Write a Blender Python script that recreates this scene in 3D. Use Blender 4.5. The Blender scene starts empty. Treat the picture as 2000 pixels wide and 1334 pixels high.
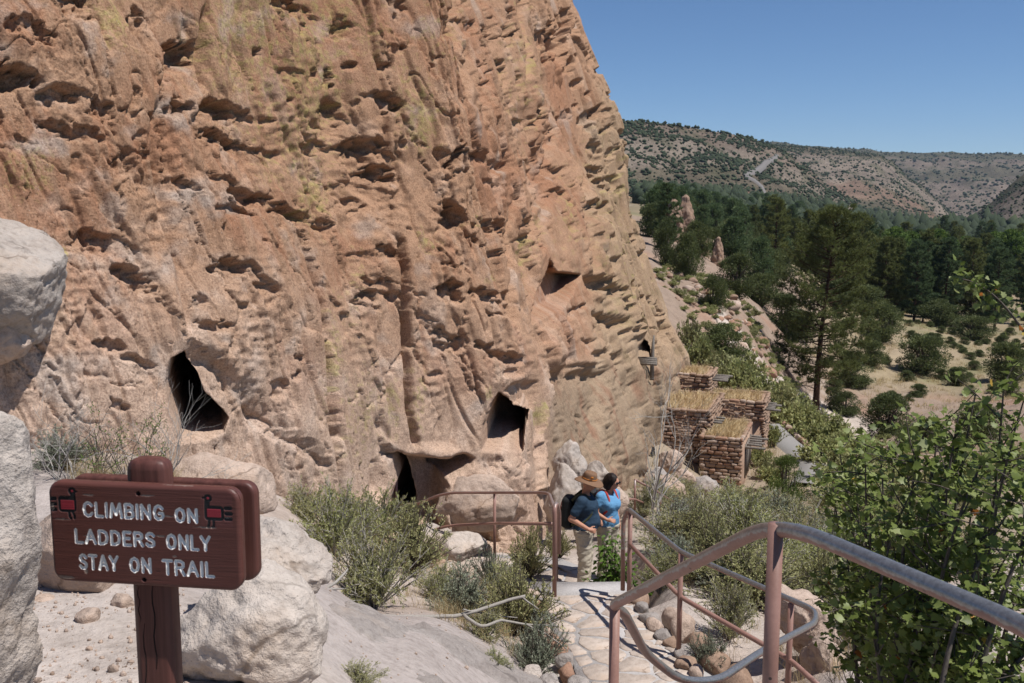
import bpy, math, random
import numpy as np
from mathutils import Vector, Matrix
D = bpy.data
SC = bpy.context.scene
COL = SC.collection
R = math.radians
rng = np.random.default_rng(7)

# ------------------------------------------------------------------ camera, sky, sun, exposure
FPX = 1944.0                                   # focal length in photo pixels (35 mm on 36 mm, 2000 px wide)
PITCH = math.atan(267.0 / FPX)                 # looking slightly down; the eye is at z = 0
cam_d = D.cameras.new('camera'); cam = D.objects.new('camera', cam_d); COL.objects.link(cam)
cam_d.sensor_width = 36.0; cam_d.lens = 35.0
cam_d.clip_start = 0.05; cam_d.clip_end = 20000
cam.location = (0, 0, 0); cam.rotation_euler = (math.pi / 2 - PITCH, 0, 0)
cam_d.dof.use_dof = True; cam_d.dof.focus_distance = 6.5; cam_d.dof.aperture_fstop = 9.0
SC.camera = cam
SUN_EL, SUN_AZ = R(62), math.atan2(0.90, -0.44)   # azimuth clockwise from +Y
SUNV = Vector((math.sin(SUN_AZ) * math.cos(SUN_EL), math.cos(SUN_AZ) * math.cos(SUN_EL), math.sin(SUN_EL)))
world = D.worlds.new('World'); SC.world = world; world.use_nodes = True
wn = world.node_tree.nodes; wl = world.node_tree.links
sky = wn.new('ShaderNodeTexSky'); sky.sky_type = 'NISHITA'; sky.sun_disc = False
sky.sun_elevation = SUN_EL; sky.sun_rotation = SUN_AZ
sky.altitude = 1900; sky.air_density = 0.9; sky.dust_density = 0.0; sky.ozone_density = 6.0
wn['Background'].inputs['Strength'].default_value = 0.076
hs = wn.new('ShaderNodeHueSaturation'); hs.inputs['Saturation'].default_value = 1.06; hs.inputs['Value'].default_value = 1.1; wl.new(sky.outputs[0], hs.inputs['Color']); wl.new(hs.outputs[0], wn['Background'].inputs['Color'])
sun_d = D.lights.new('sun', 'SUN'); sun = D.objects.new('sun', sun_d); COL.objects.link(sun)
sun_d.energy = 4.8; sun_d.angle = R(0.53); sun_d.color = (1.0, 0.97, 0.93)
sun.rotation_euler = (-SUNV).to_track_quat('-Z', 'Y').to_euler()
SC.view_settings.view_transform = 'Standard'; SC.view_settings.look = 'None'
SC.view_settings.exposure = 0.25; SC.view_settings.gamma = 1.0
SC.render.engine = 'CYCLES'
SC.cycles.max_bounces = 5; SC.cycles.diffuse_bounces = 2; SC.cycles.glossy_bounces = 2
SC.cycles.transmission_bounces = 2; SC.cycles.transparent_max_bounces = 4
SC.cycles.use_adaptive_sampling = True; SC.cycles.adaptive_threshold = 0.008
SC.cycles.use_denoising = True; SC.cycles.denoiser = 'OPENIMAGEDENOISE'; SC.cycles.denoising_input_passes = 'RGB_ALBEDO_NORMAL'; SC.cycles.denoising_prefilter = 'ACCURATE'

# ------------------------------------------------------------------ helpers
CP, SP = math.cos(PITCH), math.sin(PITCH)
def P(px, py, y):
    """photo pixel + distance ahead of the eye -> world point (works on arrays)"""
    u = np.asarray(px, float) - 1000.0; v = 667.0 - np.asarray(py, float)
    fy = FPX * CP + v * SP; fz = -FPX * SP + v * CP
    s = y / fy
    return np.stack(np.broadcast_arrays(u * s, y + 0 * s, fz * s), -1)
def proj(p):
    p = np.asarray(p, float)
    d = p[..., 1] * CP - p[..., 2] * SP; up = p[..., 1] * SP + p[..., 2] * CP
    return 1000 + FPX * p[..., 0] / d, 667 - FPX * up / d

def _hash(ix, iy, iz, seed):
    h = (ix.astype(np.uint32) * np.uint32(374761393)) ^ (iy.astype(np.uint32) * np.uint32(668265263)) ^ (iz.astype(np.uint32) * np.uint32(2147483647)) ^ np.uint32(seed * 1013904223 & 0xffffffff)
    h = (h ^ (h >> np.uint32(13))) * np.uint32(1274126177)
    h = (h ^ (h >> np.uint32(16))) * np.uint32(2246822519)
    return h ^ (h >> np.uint32(15))
def noise2(x, y, seed=0):
    """gradient noise, about -1..1"""
    x = np.asarray(x, np.float32); y = np.asarray(y, np.float32)
    fx = np.floor(x); fy = np.floor(y); ix = fx.astype(np.int64); iy = fy.astype(np.int64)
    dx = x - fx; dy = y - fy
    ux = dx * dx * dx * (dx * (dx * 6 - 15) + 10); uy = dy * dy * dy * (dy * (dy * 6 - 15) + 10)
    def g(ax, ay, ddx, ddy):
        a = _hash(ax, ay, np.zeros_like(ax), seed).astype(np.float32) * np.float32(2 * np.pi / 4294967296.0)
        return np.cos(a) * ddx + np.sin(a) * ddy
    a = g(ix, iy, dx, dy); b = g(ix + 1, iy, dx - 1, dy); c = g(ix, iy + 1, dx, dy - 1); d = g(ix + 1, iy + 1, dx - 1, dy - 1)
    return ((a * (1 - ux) + b * ux) * (1 - uy) + (c * (1 - ux) + d * ux) * uy) * 1.5
def noise3(x, y, z, seed=0):
    x = np.asarray(x, np.float32); y = np.asarray(y, np.float32); z = np.asarray(z, np.float32)
    f = [np.floor(q) for q in (x, y, z)]; i = [q.astype(np.int64) for q in f]
    d = [x - f[0], y - f[1], z - f[2]]; u = [q * q * q * (q * (q * 6 - 15) + 10) for q in d]
    out = 0
    for a in (0, 1):
        for b in (0, 1):
            for c in (0, 1):
                h = _hash(i[0] + a, i[1] + b, i[2] + c, seed)
                th = (h & np.uint32(0xffff)).astype(np.float32) * np.float32(2 * np.pi / 65536); cz = (h >> np.uint32(16)).astype(np.float32) / np.float32(32768.0) - 1
                sz = np.sqrt(np.maximum(0, 1 - cz * cz))
                gv = np.cos(th) * sz * (d[0] - a) + np.sin(th) * sz * (d[1] - b) + cz * (d[2] - c)
                w = (u[0] if a else 1 - u[0]) * (u[1] if b else 1 - u[1]) * (u[2] if c else 1 - u[2])
                out = out + gv * w
    return out * 1.6
def fbm2(x, y, oct=4, seed=0, gain=0.5, lac=2.03):
    s = 0; a = 1.0; t = 0
    for k in range(oct):
        s = s + a * noise2(x, y, seed + k * 17); t += a; a *= gain; x = x * lac + 3.7; y = y * lac + 1.3
    return s / t
def fbm3(p, oct=4, seed=0, gain=0.5):
    s = 0; a = 1.0; t = 0; x, y, z = p[..., 0], p[..., 1], p[..., 2]
    for k in range(oct):
        s = s + a * noise3(x, y, z, seed + k * 17); t += a; a *= gain; x = x * 2.03 + 3.1; y = y * 2.03 + 1.7; z = z * 2.03 + 5.3
    return s / t
def worley2(x, y, seed=0):
    x = np.asarray(x, np.float32); y = np.asarray(y, np.float32)
    ix = np.floor(x).astype(np.int64); iy = np.floor(y).astype(np.int64)
    f1 = np.full(x.shape, 9.0, np.float32); f2 = f1.copy()
    for a in (-1, 0, 1):
        for b in (-1, 0, 1):
            h = _hash(ix + a, iy + b, np.zeros_like(ix), seed)
            cx = ix + a + (h & np.uint32(0xffff)).astype(np.float32) / 65536; cy = iy + b + (h >> np.uint32(16)).astype(np.float32) / 65536
            dd = np.sqrt((cx - x) ** 2 + (cy - y) ** 2).astype(np.float32)
            f2 = np.minimum(f2, np.maximum(f1, dd)); f1 = np.minimum(f1, dd)
    return f1, f2
def sst(a, b, x):
    t = np.clip((x - a) / (b - a), 0, 1); return t * t * (3 - 2 * t)

def mesh(name, V, F, smooth=False, attrs=None, mats=None, fmat=None):
    """V (n,3); F an (m,k) array or a list of such arrays"""
    me = D.meshes.new(name); V = np.asarray(V, np.float32).reshape(-1, 3)
    Fs = [np.asarray(f, np.int32) for f in (F if isinstance(F, list) else [F]) if len(f)]
    me.vertices.add(len(V)); me.vertices.foreach_set('co', V.ravel())
    nl = sum(f.size for f in Fs); nf = sum(len(f) for f in Fs)
    me.loops.add(nl); me.polygons.add(nf)
    me.loops.foreach_set('vertex_index', np.concatenate([f.ravel() for f in Fs]))
    tot = np.concatenate([np.full(len(f), f.shape[1], np.int32) for f in Fs])
    st = np.concatenate([[0], np.cumsum(tot)[:-1]]).astype(np.int32)
    me.polygons.foreach_set('loop_start', st)
    try: me.polygons.foreach_set('loop_total', tot)
    except Exception: pass
    if smooth: me.polygons.foreach_set('use_smooth', np.ones(nf, bool))
    if fmat is not None: me.polygons.foreach_set('material_index', np.asarray(fmat, np.int32))
    for m in (mats or []): me.materials.append(m)
    for k, a in (attrs or {}).items():
        a = np.asarray(a, np.float32)
        if a.ndim == 1:
            at = me.attributes.new(k, 'FLOAT', 'POINT'); at.data.foreach_set('value', a)
        else:
            at = me.attributes.new(k, 'FLOAT_COLOR', 'POINT')
            at.data.foreach_set('color', np.concatenate([a, np.ones((len(a), 1), np.float32)], 1).ravel())
    me.update(calc_edges=True); me.validate(verbose=False)
    return me
def obj(name, me, mat=None, parent=None, loc=None, label=None, cat=None, group=None, kind=None):
    o = D.objects.new(name, me); COL.objects.link(o)
    if mat is not None and me is not None and len(me.materials) == 0: me.materials.append(mat)
    if parent is not None: o.parent = parent
    if loc is not None: o.location = loc
    return tag(o, label, cat, group, kind)
def tag(o, label=None, cat=None, group=None, kind=None):
    if label: o['label'] = label
    if cat: o['category'] = cat
    if group: o['group'] = group
    if kind: o['kind'] = kind
    return o
def copy_tree(o, loc=None, rz=None, scale=None, label=None, group=None):
    c = o.copy(); COL.objects.link(c)
    if loc is not None: c.location = loc
    if rz is not None: c.rotation_euler = (0, 0, rz)
    if scale is not None: c.scale = scale if hasattr(scale, '__len__') else (scale,) * 3
    if label: c['label'] = label
    if group: c['group'] = group
    for ch in list(o.children):
        d = ch.copy(); COL.objects.link(d); d.parent = c
        for g in list(ch.children):
            e = g.copy(); COL.objects.link(e); e.parent = d
    return c
def grid_faces(nr, nc):
    i = np.arange(nr * nc).reshape(nr, nc)
    return np.stack([i[:-1, :-1], i[:-1, 1:], i[1:, 1:], i[1:, :-1]], -1).reshape(-1, 4)
class MB:
    """collects pieces of one mesh"""
    def __init__(s): s.V = []; s.T = []; s.Q = []; s.n = 0; s.A = {}
    def add(s, V, F, **at):
        V = np.asarray(V, float).reshape(-1, 3); F = np.asarray(F, int)
        if F.size: (s.T if F.shape[1] == 3 else s.Q).append(F + s.n)
        s.V.append(V); s.n += len(V)
        for k, a in at.items(): s.A.setdefault(k, []).append(np.broadcast_to(np.asarray(a, float), (len(V),) + np.shape(a)[1:] if np.ndim(a) and len(a) == len(V) else (len(V),)) if np.ndim(a) < 2 else np.asarray(a, float))
        return s
    def build(s, name, smooth=False):
        F = []
        if s.T: F.append(np.concatenate(s.T))
        if s.Q: F.append(np.concatenate(s.Q))
        return mesh(name, np.concatenate(s.V), F, smooth, {k: np.concatenate(v) for k, v in s.A.items()})
def frames(pts):
    """parallel-transport frames along a polyline"""
    pts = np.asarray(pts, float); t = np.gradient(pts, axis=0); t /= np.linalg.norm(t, axis=1)[:, None] + 1e-12
    a = np.array([0, 0, 1.0]) if abs(t[0, 2]) < .9 else np.array([1.0, 0, 0])
    n = np.cross(t[0], a); n /= np.linalg.norm(n); N = [n]
    for k in range(1, len(pts)):
        n = N[-1] - t[k] * np.dot(N[-1], t[k]); n /= np.linalg.norm(n) + 1e-12; N.append(n)
    N = np.array(N); return t, N, np.cross(t, N)
def tube(pts, r, sides=8, caps=True):
    pts = np.asarray(pts, float); n = len(pts); r = np.broadcast_to(np.asarray(r, float), (n,))
    t, N, B = frames(pts); a = np.arange(sides) * 2 * np.pi / sides
    V = pts[:, None] + r[:, None, None] * (np.cos(a)[None, :, None] * N[:, None] + np.sin(a)[None, :, None] * B[:, None])
    V = V.reshape(-1, 3); i = np.arange(n * sides).reshape(n, sides); j = np.roll(i, -1, 1)
    Q = np.stack([i[:-1], j[:-1], j[1:], i[1:]], -1).reshape(-1, 4)
    if caps:
        k = len(V); V = np.concatenate([V, pts[[0, -1]]])
        c0 = np.stack([j[0], i[0], np.full(sides, k), np.full(sides, k)], -1); c1 = np.stack([i[-1], j[-1], np.full(sides, k + 1), np.full(sides, k + 1)], -1)
        return V, Q, np.concatenate([c0, c1])[:, :3]
    return V, Q, np.zeros((0, 3), int)
def add_tube(mb, pts, r, sides=8, caps=True, **at):
    V, Q, T = tube(pts, r, sides, caps); n0 = mb.n
    mb.add(V, Q, **at)
    if len(T): mb.T.append(T + n0)
def round_path(pts, rad, n=6):
    """polyline with its corners rounded"""
    pts = [np.asarray(p, float) for p in pts]; out = [pts[0]]
    for k in range(1, len(pts) - 1):
        a, b, c = pts[k - 1], pts[k], pts[k + 1]; r = rad[k] if hasattr(rad, '__len__') else rad
        la, lc = np.linalg.norm(a - b), np.linalg.norm(c - b); q = min(r, la * .48, lc * .48)
        p0 = b + (a - b) / la * q; p1 = b + (c - b) / lc * q
        for i in range(n + 1):
            s = i / n; out.append(p0 * (1 - s) ** 2 + 2 * b * s * (1 - s) + p1 * s * s)
    out.append(pts[-1]); return np.array(out)
def resample(pts, step):
    pts = np.asarray(pts, float); d = np.r_[0, np.cumsum(np.linalg.norm(np.diff(pts, axis=0), axis=1))]
    n = max(2, int(d[-1] / step) + 1); s = np.linspace(0, d[-1], n)
    return np.stack([np.interp(s, d, pts[:, k]) for k in range(pts.shape[1])], -1)
def unit(v):
    v = np.asarray(v, float); return v / (np.linalg.norm(v, axis=-1, keepdims=True) + 1e-12)
def icos(sub):
    import bmesh
    bm = bmesh.new(); bmesh.ops.create_icosphere(bm, subdivisions=sub, radius=1.0)
    V = np.array([v.co[:] for v in bm.verts]); F = np.array([[v.index for v in f.verts] for f in bm.faces]); bm.free()
    return V, F

# ------------------------------------------------------------------ materials
class NT:
    def __init__(s, name, rough=0.9, spec=0.2):
        s.m = D.materials.new(name); s.m.use_nodes = True; s.t = s.m.node_tree; s.n = s.t.nodes
        s.b = s.n['Principled BSDF']; s.b.inputs['Roughness'].default_value = rough
        s.b.inputs['Specular IOR Level'].default_value = spec
        s._tc = None
    def new(s, ty, **kw):
        k = s.n.new(ty)
        for a, v in kw.items(): setattr(k, a, v)
        return k
    def link(s, a, b): s.t.links.new(a, b); return s
    def put(s, inp, v):
        if hasattr(v, 'is_linked') or hasattr(v, 'links'): s.t.links.new(v, inp)
        else: inp.default_value = (*v, 1.0) if hasattr(v, '__len__') and len(v) == 3 and inp.type == 'RGBA' else v
    def co(s, scale=(1, 1, 1), which='Object'):
        if s._tc is None: s._tc = s.new('ShaderNodeTexCoord')
        m = s.new('ShaderNodeMapping'); m.inputs['Scale'].default_value = scale if hasattr(scale, '__len__') else (scale,) * 3
        s.link(s._tc.outputs[which], m.inputs['Vector']); return m.outputs[0]
    def noise(s, scale, detail=4, rough=0.55, vec=None, out='Fac'):
        k = s.new('ShaderNodeTexNoise'); k.inputs['Scale'].default_value = scale; k.inputs['Detail'].default_value = detail; k.inputs['Roughness'].default_value = rough
        s.link(vec if vec is not None else s.co(), k.inputs['Vector']); return k.outputs[out]
    def vor(s, scale, vec=None, feature='F1', out='Distance'):
        k = s.new('ShaderNodeTexVoronoi'); k.feature = feature; k.inputs['Scale'].default_value = scale
        s.link(vec if vec is not None else s.co(), k.inputs['Vector']); return k.outputs[out]
    def ramp(s, fac, stops, mode='LINEAR'):
        k = s.new('ShaderNodeValToRGB'); e = k.color_ramp.elements; k.color_ramp.interpolation = mode
        while len(e) < len(stops): e.new(0.5)
        for q, (p, c) in zip(e, stops):
            q.position = p; q.color = (*c, 1) if hasattr(c, '__len__') else (c, c, c, 1)
        s.link(fac, k.inputs[0]); return k.outputs[0]
    def mix(s, fac, a, b, mode='MIX'):
        k = s.new('ShaderNodeMix'); k.data_type = 'RGBA'; k.blend_type = mode
        s.put(k.inputs[0], fac); s.put(k.inputs[6], a); s.put(k.inputs[7], b); return k.outputs[2]
    def math(s, op, a, b=0.0, c=0.0):
        k = s.new('ShaderNodeMath', operation=op)
        s.put(k.inputs[0], a); s.put(k.inputs[1], b); s.put(k.inputs[2], c); return k.outputs[0]
    def attr(s, name, out='Color'):
        k = s.new('ShaderNodeAttribute'); k.attribute_name = name; return k.outputs[out]
    def rand(s):
        return s.new('ShaderNodeObjectInfo').outputs['Random']
    def bump(s, h, strength=0.5, dist=0.02, prev=None):
        k = s.new('ShaderNodeBump'); k.inputs['Strength'].default_value = strength; k.inputs['Distance'].default_value = dist
        s.link(h, k.inputs['Height'])
        if prev is not None: s.link(prev, k.inputs['Normal'])
        return k.outputs[0]
    def done(s, color=None, normal=None, rough=None, metal=None):
        if color is not None: s.put(s.b.inputs['Base Color'], color)
        if normal is not None: s.link(normal, s.b.inputs['Normal'])
        if rough is not None: s.put(s.b.inputs['Roughness'], rough)
        if metal is not None: s.put(s.b.inputs['Metallic'], metal)
        return s.m
# ------------------------------------------------------------------ the cliff
def cliff_material():
    t = NT('tuff_cliff', 0.95, 0.1)
    col = t.attr('col')
    n1 = t.noise(9, 5, 0.65); n2 = t.noise(45, 4, 0.7); n3 = t.noise(160, 2, 0.6)
    c = t.mix(0.55, col, t.ramp(n1, [(0.3, (.62, .58, .56)), (0.5, (1, 1, 1)), (0.72, (1.22, 1.2, 1.18))]), 'MULTIPLY')
    c = t.mix(0.9, c, t.ramp(n2, [(0.34, (.58, .53, .5)), (0.5, (1, 1, 1)), (0.70, (1.32, 1.30, 1.27))]), 'MULTIPLY')
    # pale clasts and dark pin holes
    v = t.vor(26); cl = t.ramp(v, [(0.0, 1.0), (0.10, 1.0), (0.16, 0.0)])
    c = t.mix(t.math('MULTIPLY', cl, t.ramp(t.noise(7, 3), [(.45, 0.0), (.62, .55)])), c, (.52, .44, .38))
    v2 = t.vor(38); ph = t.ramp(v2, [(0.0, 1.0), (0.09, 1.0), (0.15, 0.0)])
    c = t.mix(t.math('MULTIPLY', ph, t.ramp(t.noise(5, 3), [(.48, 0.0), (.62, .6)])), c, (.12, .07, .05))
    h = t.math('ADD', t.math('MULTIPLY', n2, 0.5), t.math('MULTIPLY', n3, 0.35))
    h = t.math('SUBTRACT', h, t.math('MULTIPLY', ph, 0.5))
    b = t.bump(n1, 0.55, 0.06); b = t.bump(h, 0.75, 0.022, b)
    return t.done(c, b)

# plan of the foot of the cliff: (photo column it stands under, distance, foot height, lean back per metre of height)
CB = np.array([[-520, 7.6, -1.9, .16], [-250, 8.3, -2.0, .17], [0, 8.9, -2.1, .18], [300, 10.1, -2.5, .19], [600, 12.4, -3.7, .18], [780, 14.8, -4.9, .17],
               [900, 15.6, -5.3, .17], [1000, 16.2, -5.5, .19], [1060, 17.0, -5.6, .21], [1090, 18.6, -5.8, .25], [1150, 20.5, -6.1, .29], [1200, 23.5, -6.6, .33], [1250, 30., -7.3, .335], [1300, 38., -7.2, .345],
               [1340, 46., -6.9, .36]])
CAVES = [[(333, 700), (358, 684), (384, 716), (398, 764), (428, 790), (448, 816), (440, 846), (402, 862), (350, 868), (344, 830), (331, 782), (326, 745)], [(943, 832), (953, 790), (970, 764), (1002, 790), (1036, 800), (1028, 846), (1020, 886), (940, 884)], [(762, 890), (786, 886), (800, 930), (815, 1000), (818, 1075), (742, 1066), (752, 1000), (770, 950)], [(1243, 710), (1243, 680), (1249, 668), (1257, 663), (1265, 669), (1270, 682), (1270, 710)]]
def blocks(x, y, sx, sy, seed, sk=0):
    u = ((x + sk * y) / sx).astype(np.float32); v = (y / sy).astype(np.float32); ix = np.floor(u).astype(np.int64); iy = np.floor(v).astype(np.int64); best = np.full(x.shape, 9.0, np.float32); ox = np.zeros(x.shape, np.float32); oy = ox.copy()
    for a in (-1, 0, 1):
        for b in (-1, 0, 1):
            h = _hash(ix + a, iy + b, np.zeros_like(ix), seed); cx = ix + a + (h & np.uint32(0xffff)).astype(np.float32) / 65536; cy = iy + b + (h >> np.uint32(16)).astype(np.float32) / 65536; dd = np.hypot(cx - u, cy - v); n = dd < best; g = _hash(ix + a, iy + b, np.zeros_like(ix), seed + 7)
            ox = np.where(n, (g & np.uint32(0xffff)).astype(np.float32) / 32768 - 1, ox); oy = np.where(n, (g >> np.uint32(16)).astype(np.float32) / 32768 - 1, oy); best = np.where(n, dd, best)
    return ox, oy
LEDGES = [([(395, 335), (450, 345), (480, 375), (530, 385), (570, 400), (610, 425), (640, 440)], 24, 30), ([(380, 222), (400, 195), (440, 192), (480, 205), (505, 225)], 36, 42), ([(395, 262), (430, 255), (470, 270), (510, 285), (555, 292)], 26, 24), ([(-40, 120), (0, 122), (40, 120), (82, 142)], 36, 42), ([(85, 165), (130, 160), (185, 185)], 24, 26),
 ([(95, 235), (150, 250), (185, 262)], 20, 18), ([(330, 108), (345, 78), (395, 72)], 38, 52), ([(640, 285), (690, 272), (745, 285), (775, 300)], 26, 32), ([(690, 335), (740, 325), (780, 345)], 26, 32), ([(860, 412), (885, 402), (905, 430)], 30, 30), ([(640, 360), (700, 350), (780, 380)], 12, 20), ([(420, 512), (450, 505), (480, 520), (520, 560)], 30, 32),
 ([(180, 455), (230, 450), (280, 490)], 20, 26), ([(245, 520), (270, 515), (300, 550), (320, 590)], 26, 26), ([(660, 500), (700, 497), (775, 500)], 18, 15), ([(690, 575), (740, 570), (775, 580)], 20, 17), ([(830, 560), (875, 550), (890, 570)], 26, 28), ([(905, 570), (950, 575), (1000, 600)], 22, 17), ([(930, 675), (970, 680), (1010, 700)], 22, 19), ([(700, 185), (745, 185), (790, 200)], 17, 17),
 ([(860, 295), (930, 300), (985, 320)], 15, 17), ([(930, 425), (960, 435), (1000, 460)], 22, 15), ([(850, 630), (880, 650), (905, 690)], 20, 20), ([(160, 555), (220, 600), (260, 640)], 11, 15), ([(200, 670), (240, 690), (300, 700)], 15, 16), ([(480, 780), (560, 850), (640, 905)], 15, 40), ([(1140, 540), (1170, 545), (1205, 580)], 34, 24), ([(1155, 605), (1185, 610), (1215, 625)], 28, 22), ([(1085, 716), (1130, 702), (1180, 716)], 24, 40), ([(1150, 390), (1165, 385), (1185, 420)], 26, 26),
 ([(230, 300), (260, 310), (290, 360)], 14, 18), ([(540, 130), (575, 140), (600, 165)], 14, 16), ([(640, 210), (660, 205), (690, 235)], 18, 20), ([(30, 480), (90, 500)], 14, 18), ([(545, 18), (590, 10), (620, 30)], 20, 22), ([(655, 50), (690, 45)], 20, 26), ([(1010, 470), (1040, 450)], 12, 16)]
def plates(x, y):
    best = np.full(x.shape, 9.0, np.float32); second = best.copy(); val = np.zeros(x.shape, np.float32); u = (x / 92).astype(np.float32); v = (y / 330).astype(np.float32); ix = np.floor(u).astype(np.int64); iy = np.floor(v).astype(np.int64)
    for a in (-1, 0, 1):
        for b in (-1, 0, 1):
            h = _hash(ix + a, iy + b, np.zeros_like(ix), 91); cx = ix + a + (h & np.uint32(0xffff)).astype(np.float32) / 65536; cy = iy + b + (h >> np.uint32(16)).astype(np.float32) / 65536; dd = np.hypot(cx - u, cy - v).astype(np.float32); hv = (_hash(ix + a, iy + b, np.zeros_like(ix), 93) & np.uint32(1023)).astype(np.float32) / 1023
            n = dd < best; second = np.where(n, best, np.minimum(second, dd)); val = np.where(n, hv, val); best = np.where(n, dd, best)
    e = second - best; return (val - .5) * 13 * sst(0, .045, e) - 5 * sst(.035, 0, e), e
def cliff():
    xs = (CB[:, 0] - 1000) / FPX * CB[:, 1] * 1.01; ys = CB[:, 1]
    # tail that turns behind the nose
    xs = np.r_[xs, xs[-1] + 0.15, xs[-1] - .3, xs[-1] - 3, xs[-1] - 9]; ys = np.r_[ys, 46.9, 48.2, 51, 54]
    zf = np.r_[CB[:, 2], -6.9, -6.5, -6, -5]; ln = np.r_[CB[:, 3], .36, .36, .36, .36]
    L = np.r_[0, np.cumsum(np.hypot(np.diff(xs), np.diff(ys)) / ys[:-1] * FPX)]    # arc length in local photo pixels
    fine = np.linspace(0, L[-1], 1500)
    def sm(a, w=31):
        b = np.interp(fine, L, a); k = np.hanning(w); k /= k.sum(); return np.convolve(np.pad(b, w // 2, mode='reflect', reflect_type='odd'), k, 'valid')
    X, Y, Z, K = sm(xs), sm(ys), sm(zf), sm(ln)
    # columns spaced evenly on the picture for the part in view
    px0 = 1000 + FPX * X / Y
    dx, dy = np.gradient(X), np.gradient(Y); w = np.hypot(dx, dy); nx, ny = dy / w, -dx / w     # outward normal
    kk = np.hanning(61); kk /= kk.sum()
    nx = np.convolve(np.pad(nx, 30, mode='edge'), kk, 'valid'); ny = np.convolve(np.pad(ny, 30, mode='edge'), kk, 'valid')
    ang = (X * dy - Y * dx) / (X * X + Y * Y) * FPX
    wt = np.abs(np.gradient(px0)) + 0.10 * w / Y * FPX * (px0 < 1290) + .6 * w / Y * FPX * (px0 >= 1290)
    wt *= np.where(px0 < -60, .35, 1) ; wt[fine > L[len(CB) + 1]] *= .5
    cw = np.r_[0, np.cumsum(wt)[:-1]]; NC = 880; NR = 620
    cs = np.interp(np.linspace(0, cw[-1], NC), cw, np.arange(len(fine)))
    ip = lambda a: np.interp(cs, np.arange(len(fine)), a)
    X, Y, Z, K, NX, NY = map(ip, (X, Y, Z, K, nx, ny)); n = np.hypot(NX, NY); NX /= n; NY /= n
    S = ip(fine)
    ztop = 0.225 * (Y + 3) + 2.2
    h0 = -1.6
    r = np.linspace(0, 1, NR)[:, None]
    H = h0 + (ztop - Z - h0)[None] * r                                     # height above the foot
    Hl = np.maximum(H, 0)
    kn = int(np.argmin(np.abs(S - L[len(CB) - 1]))) - 12; LX = NX.copy(); LY = NY.copy(); LX[kn:] = NX[kn]; LY[kn:] = NY[kn]
    B = np.stack([X - LX * K * Hl, Y - LY * K * Hl, Z + H], -1)
    px, py = proj(B)
    # ---- relief, in photo pixels at the local distance
    S2 = np.broadcast_to(S, px.shape)
    U = S2 * .62 + 40          # noise runs along the rock surface, so it foreshortens where the wall turns away
    wx = fbm2(U / 42, py / 42, 3, 5) * 19 + noise2(U / 13, py / 13, 8) * 4.6
    wy = fbm2(U / 42, py / 42, 3, 6) * 19 + noise2(U / 13, py / 13, 9) * 4.6
    ob = sst(1040, 1160, px); bx, by = blocks(px, py, 27, 26, 301, .5); b2x, b2y = blocks(px, py, 11, 10, 303, .5); wx = wx * .6 + (bx * 8 + b2x * 2.5) * (1 - .75 * ob); wy = wy * .6 + (by * 6 + b2y * 2.5) * (1 - .6 * ob)     # broken, angular outlines
    qx, qy = px + wx, py + wy; UX = U + wx
    sh = U - 0.13 * (py - 500)                                             # follow the lean of the flutes
    d = 46 * fbm2(sh / 300, py / 420, 2, 11)
    fl = fbm2(sh / 62, py / 330, 3, 12); d = d + 12 * fl - 9 * np.maximum(0, np.abs(fl) * -1 + .12) / .12
    fl2 = noise2(sh / 24, py / 150, 14); d = d + 3.6 * fl2 * (1 - .6 * ob)
    m_soft = sst(.06, .42, fbm2(U / 190, py / 170, 3, 21) + .35 * np.exp(-((px - 700) / 130) ** 2 - ((py - 330) / 160) ** 2) + .3 * np.exp(-((px - 180) / 200) ** 2 - ((py - 250) / 120) ** 2) + .25 * np.exp(-((px - 500) / 170) ** 2 - ((py - 400) / 80) ** 2) + .25 * np.exp(-((px - 930) / 110) ** 2 - ((py - 560) / 130) ** 2) - .3 * np.exp(-((px - 560) / 120) ** 2 - ((py - 110) / 160) ** 2) - .35 * np.exp(-((px - 720) / 130) ** 2 - ((py - 800) / 170) ** 2))               # rough zones against smooth zones
    m_soft = m_soft * (1 - .7 * ob)
    # scooped lips: noise terraces, steep on their lower side
    n = fbm2(U / 120 + .3 * py / 120, py / 140, 4, 31)
    ter = n * 5.0; tf = np.floor(ter); tr = tf + sst(.62, 1.0, ter - tf)
    d = d + (.5 + 4.0 * m_soft) * (tr - ter * .25) * .8
    lip = fbm2(UX / 75 + qy / 160, qy / 48, 3, 41); lp = sst(.12, .42, lip) * m_soft
    d = d - 3.5 * lp * (0.55 + .45 * noise2(U / 33, py / 33, 3))
    d = d + (.4 + 1.9 * m_soft) * fbm2(U / 30, py / 56, 4, 51, .56)
    rf = fbm2(U / 7, py / 6.5, 3, 55, .62); d = d + (.35 + 1.0 * m_soft) * (1 - .5 * ob) * (.3 - np.abs(rf)) * 1.5; ca, cb = blocks(U + .4 * wx, py + .4 * wy, 26, 60, 305, .2); d = d + (.1 + 1.6 * m_soft) * ca * (1 - .7 * ob)
    f1, _ = worley2(UX / 27, qy / 23, 61); pm = sst(.05, .45, fbm2(U / 120, py / 110, 3, 63))
    d = d - 2 * m_soft * pm * sst(.34, .12, f1)
    f1, _ = worley2(UX / 13, qy / 11, 65); pm2 = sst(.0, .35, fbm2(U / 90, py / 70, 3, 67))
    d = d - 1.4 * m_soft * pm2 * sst(.36, .1, f1)
    # plates split off along steep joints
    cell, cid = plates(sh + .8 * wx, py + .8 * wy); d = d + cell
    # ridged cracks
    cr = np.abs(fbm2(sh / 110, py / 260, 3, 71)); d = d - 7 * sst(.022, .0, cr) * sst(-.1, .2, noise2(U / 160, py / 120, 73))
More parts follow.
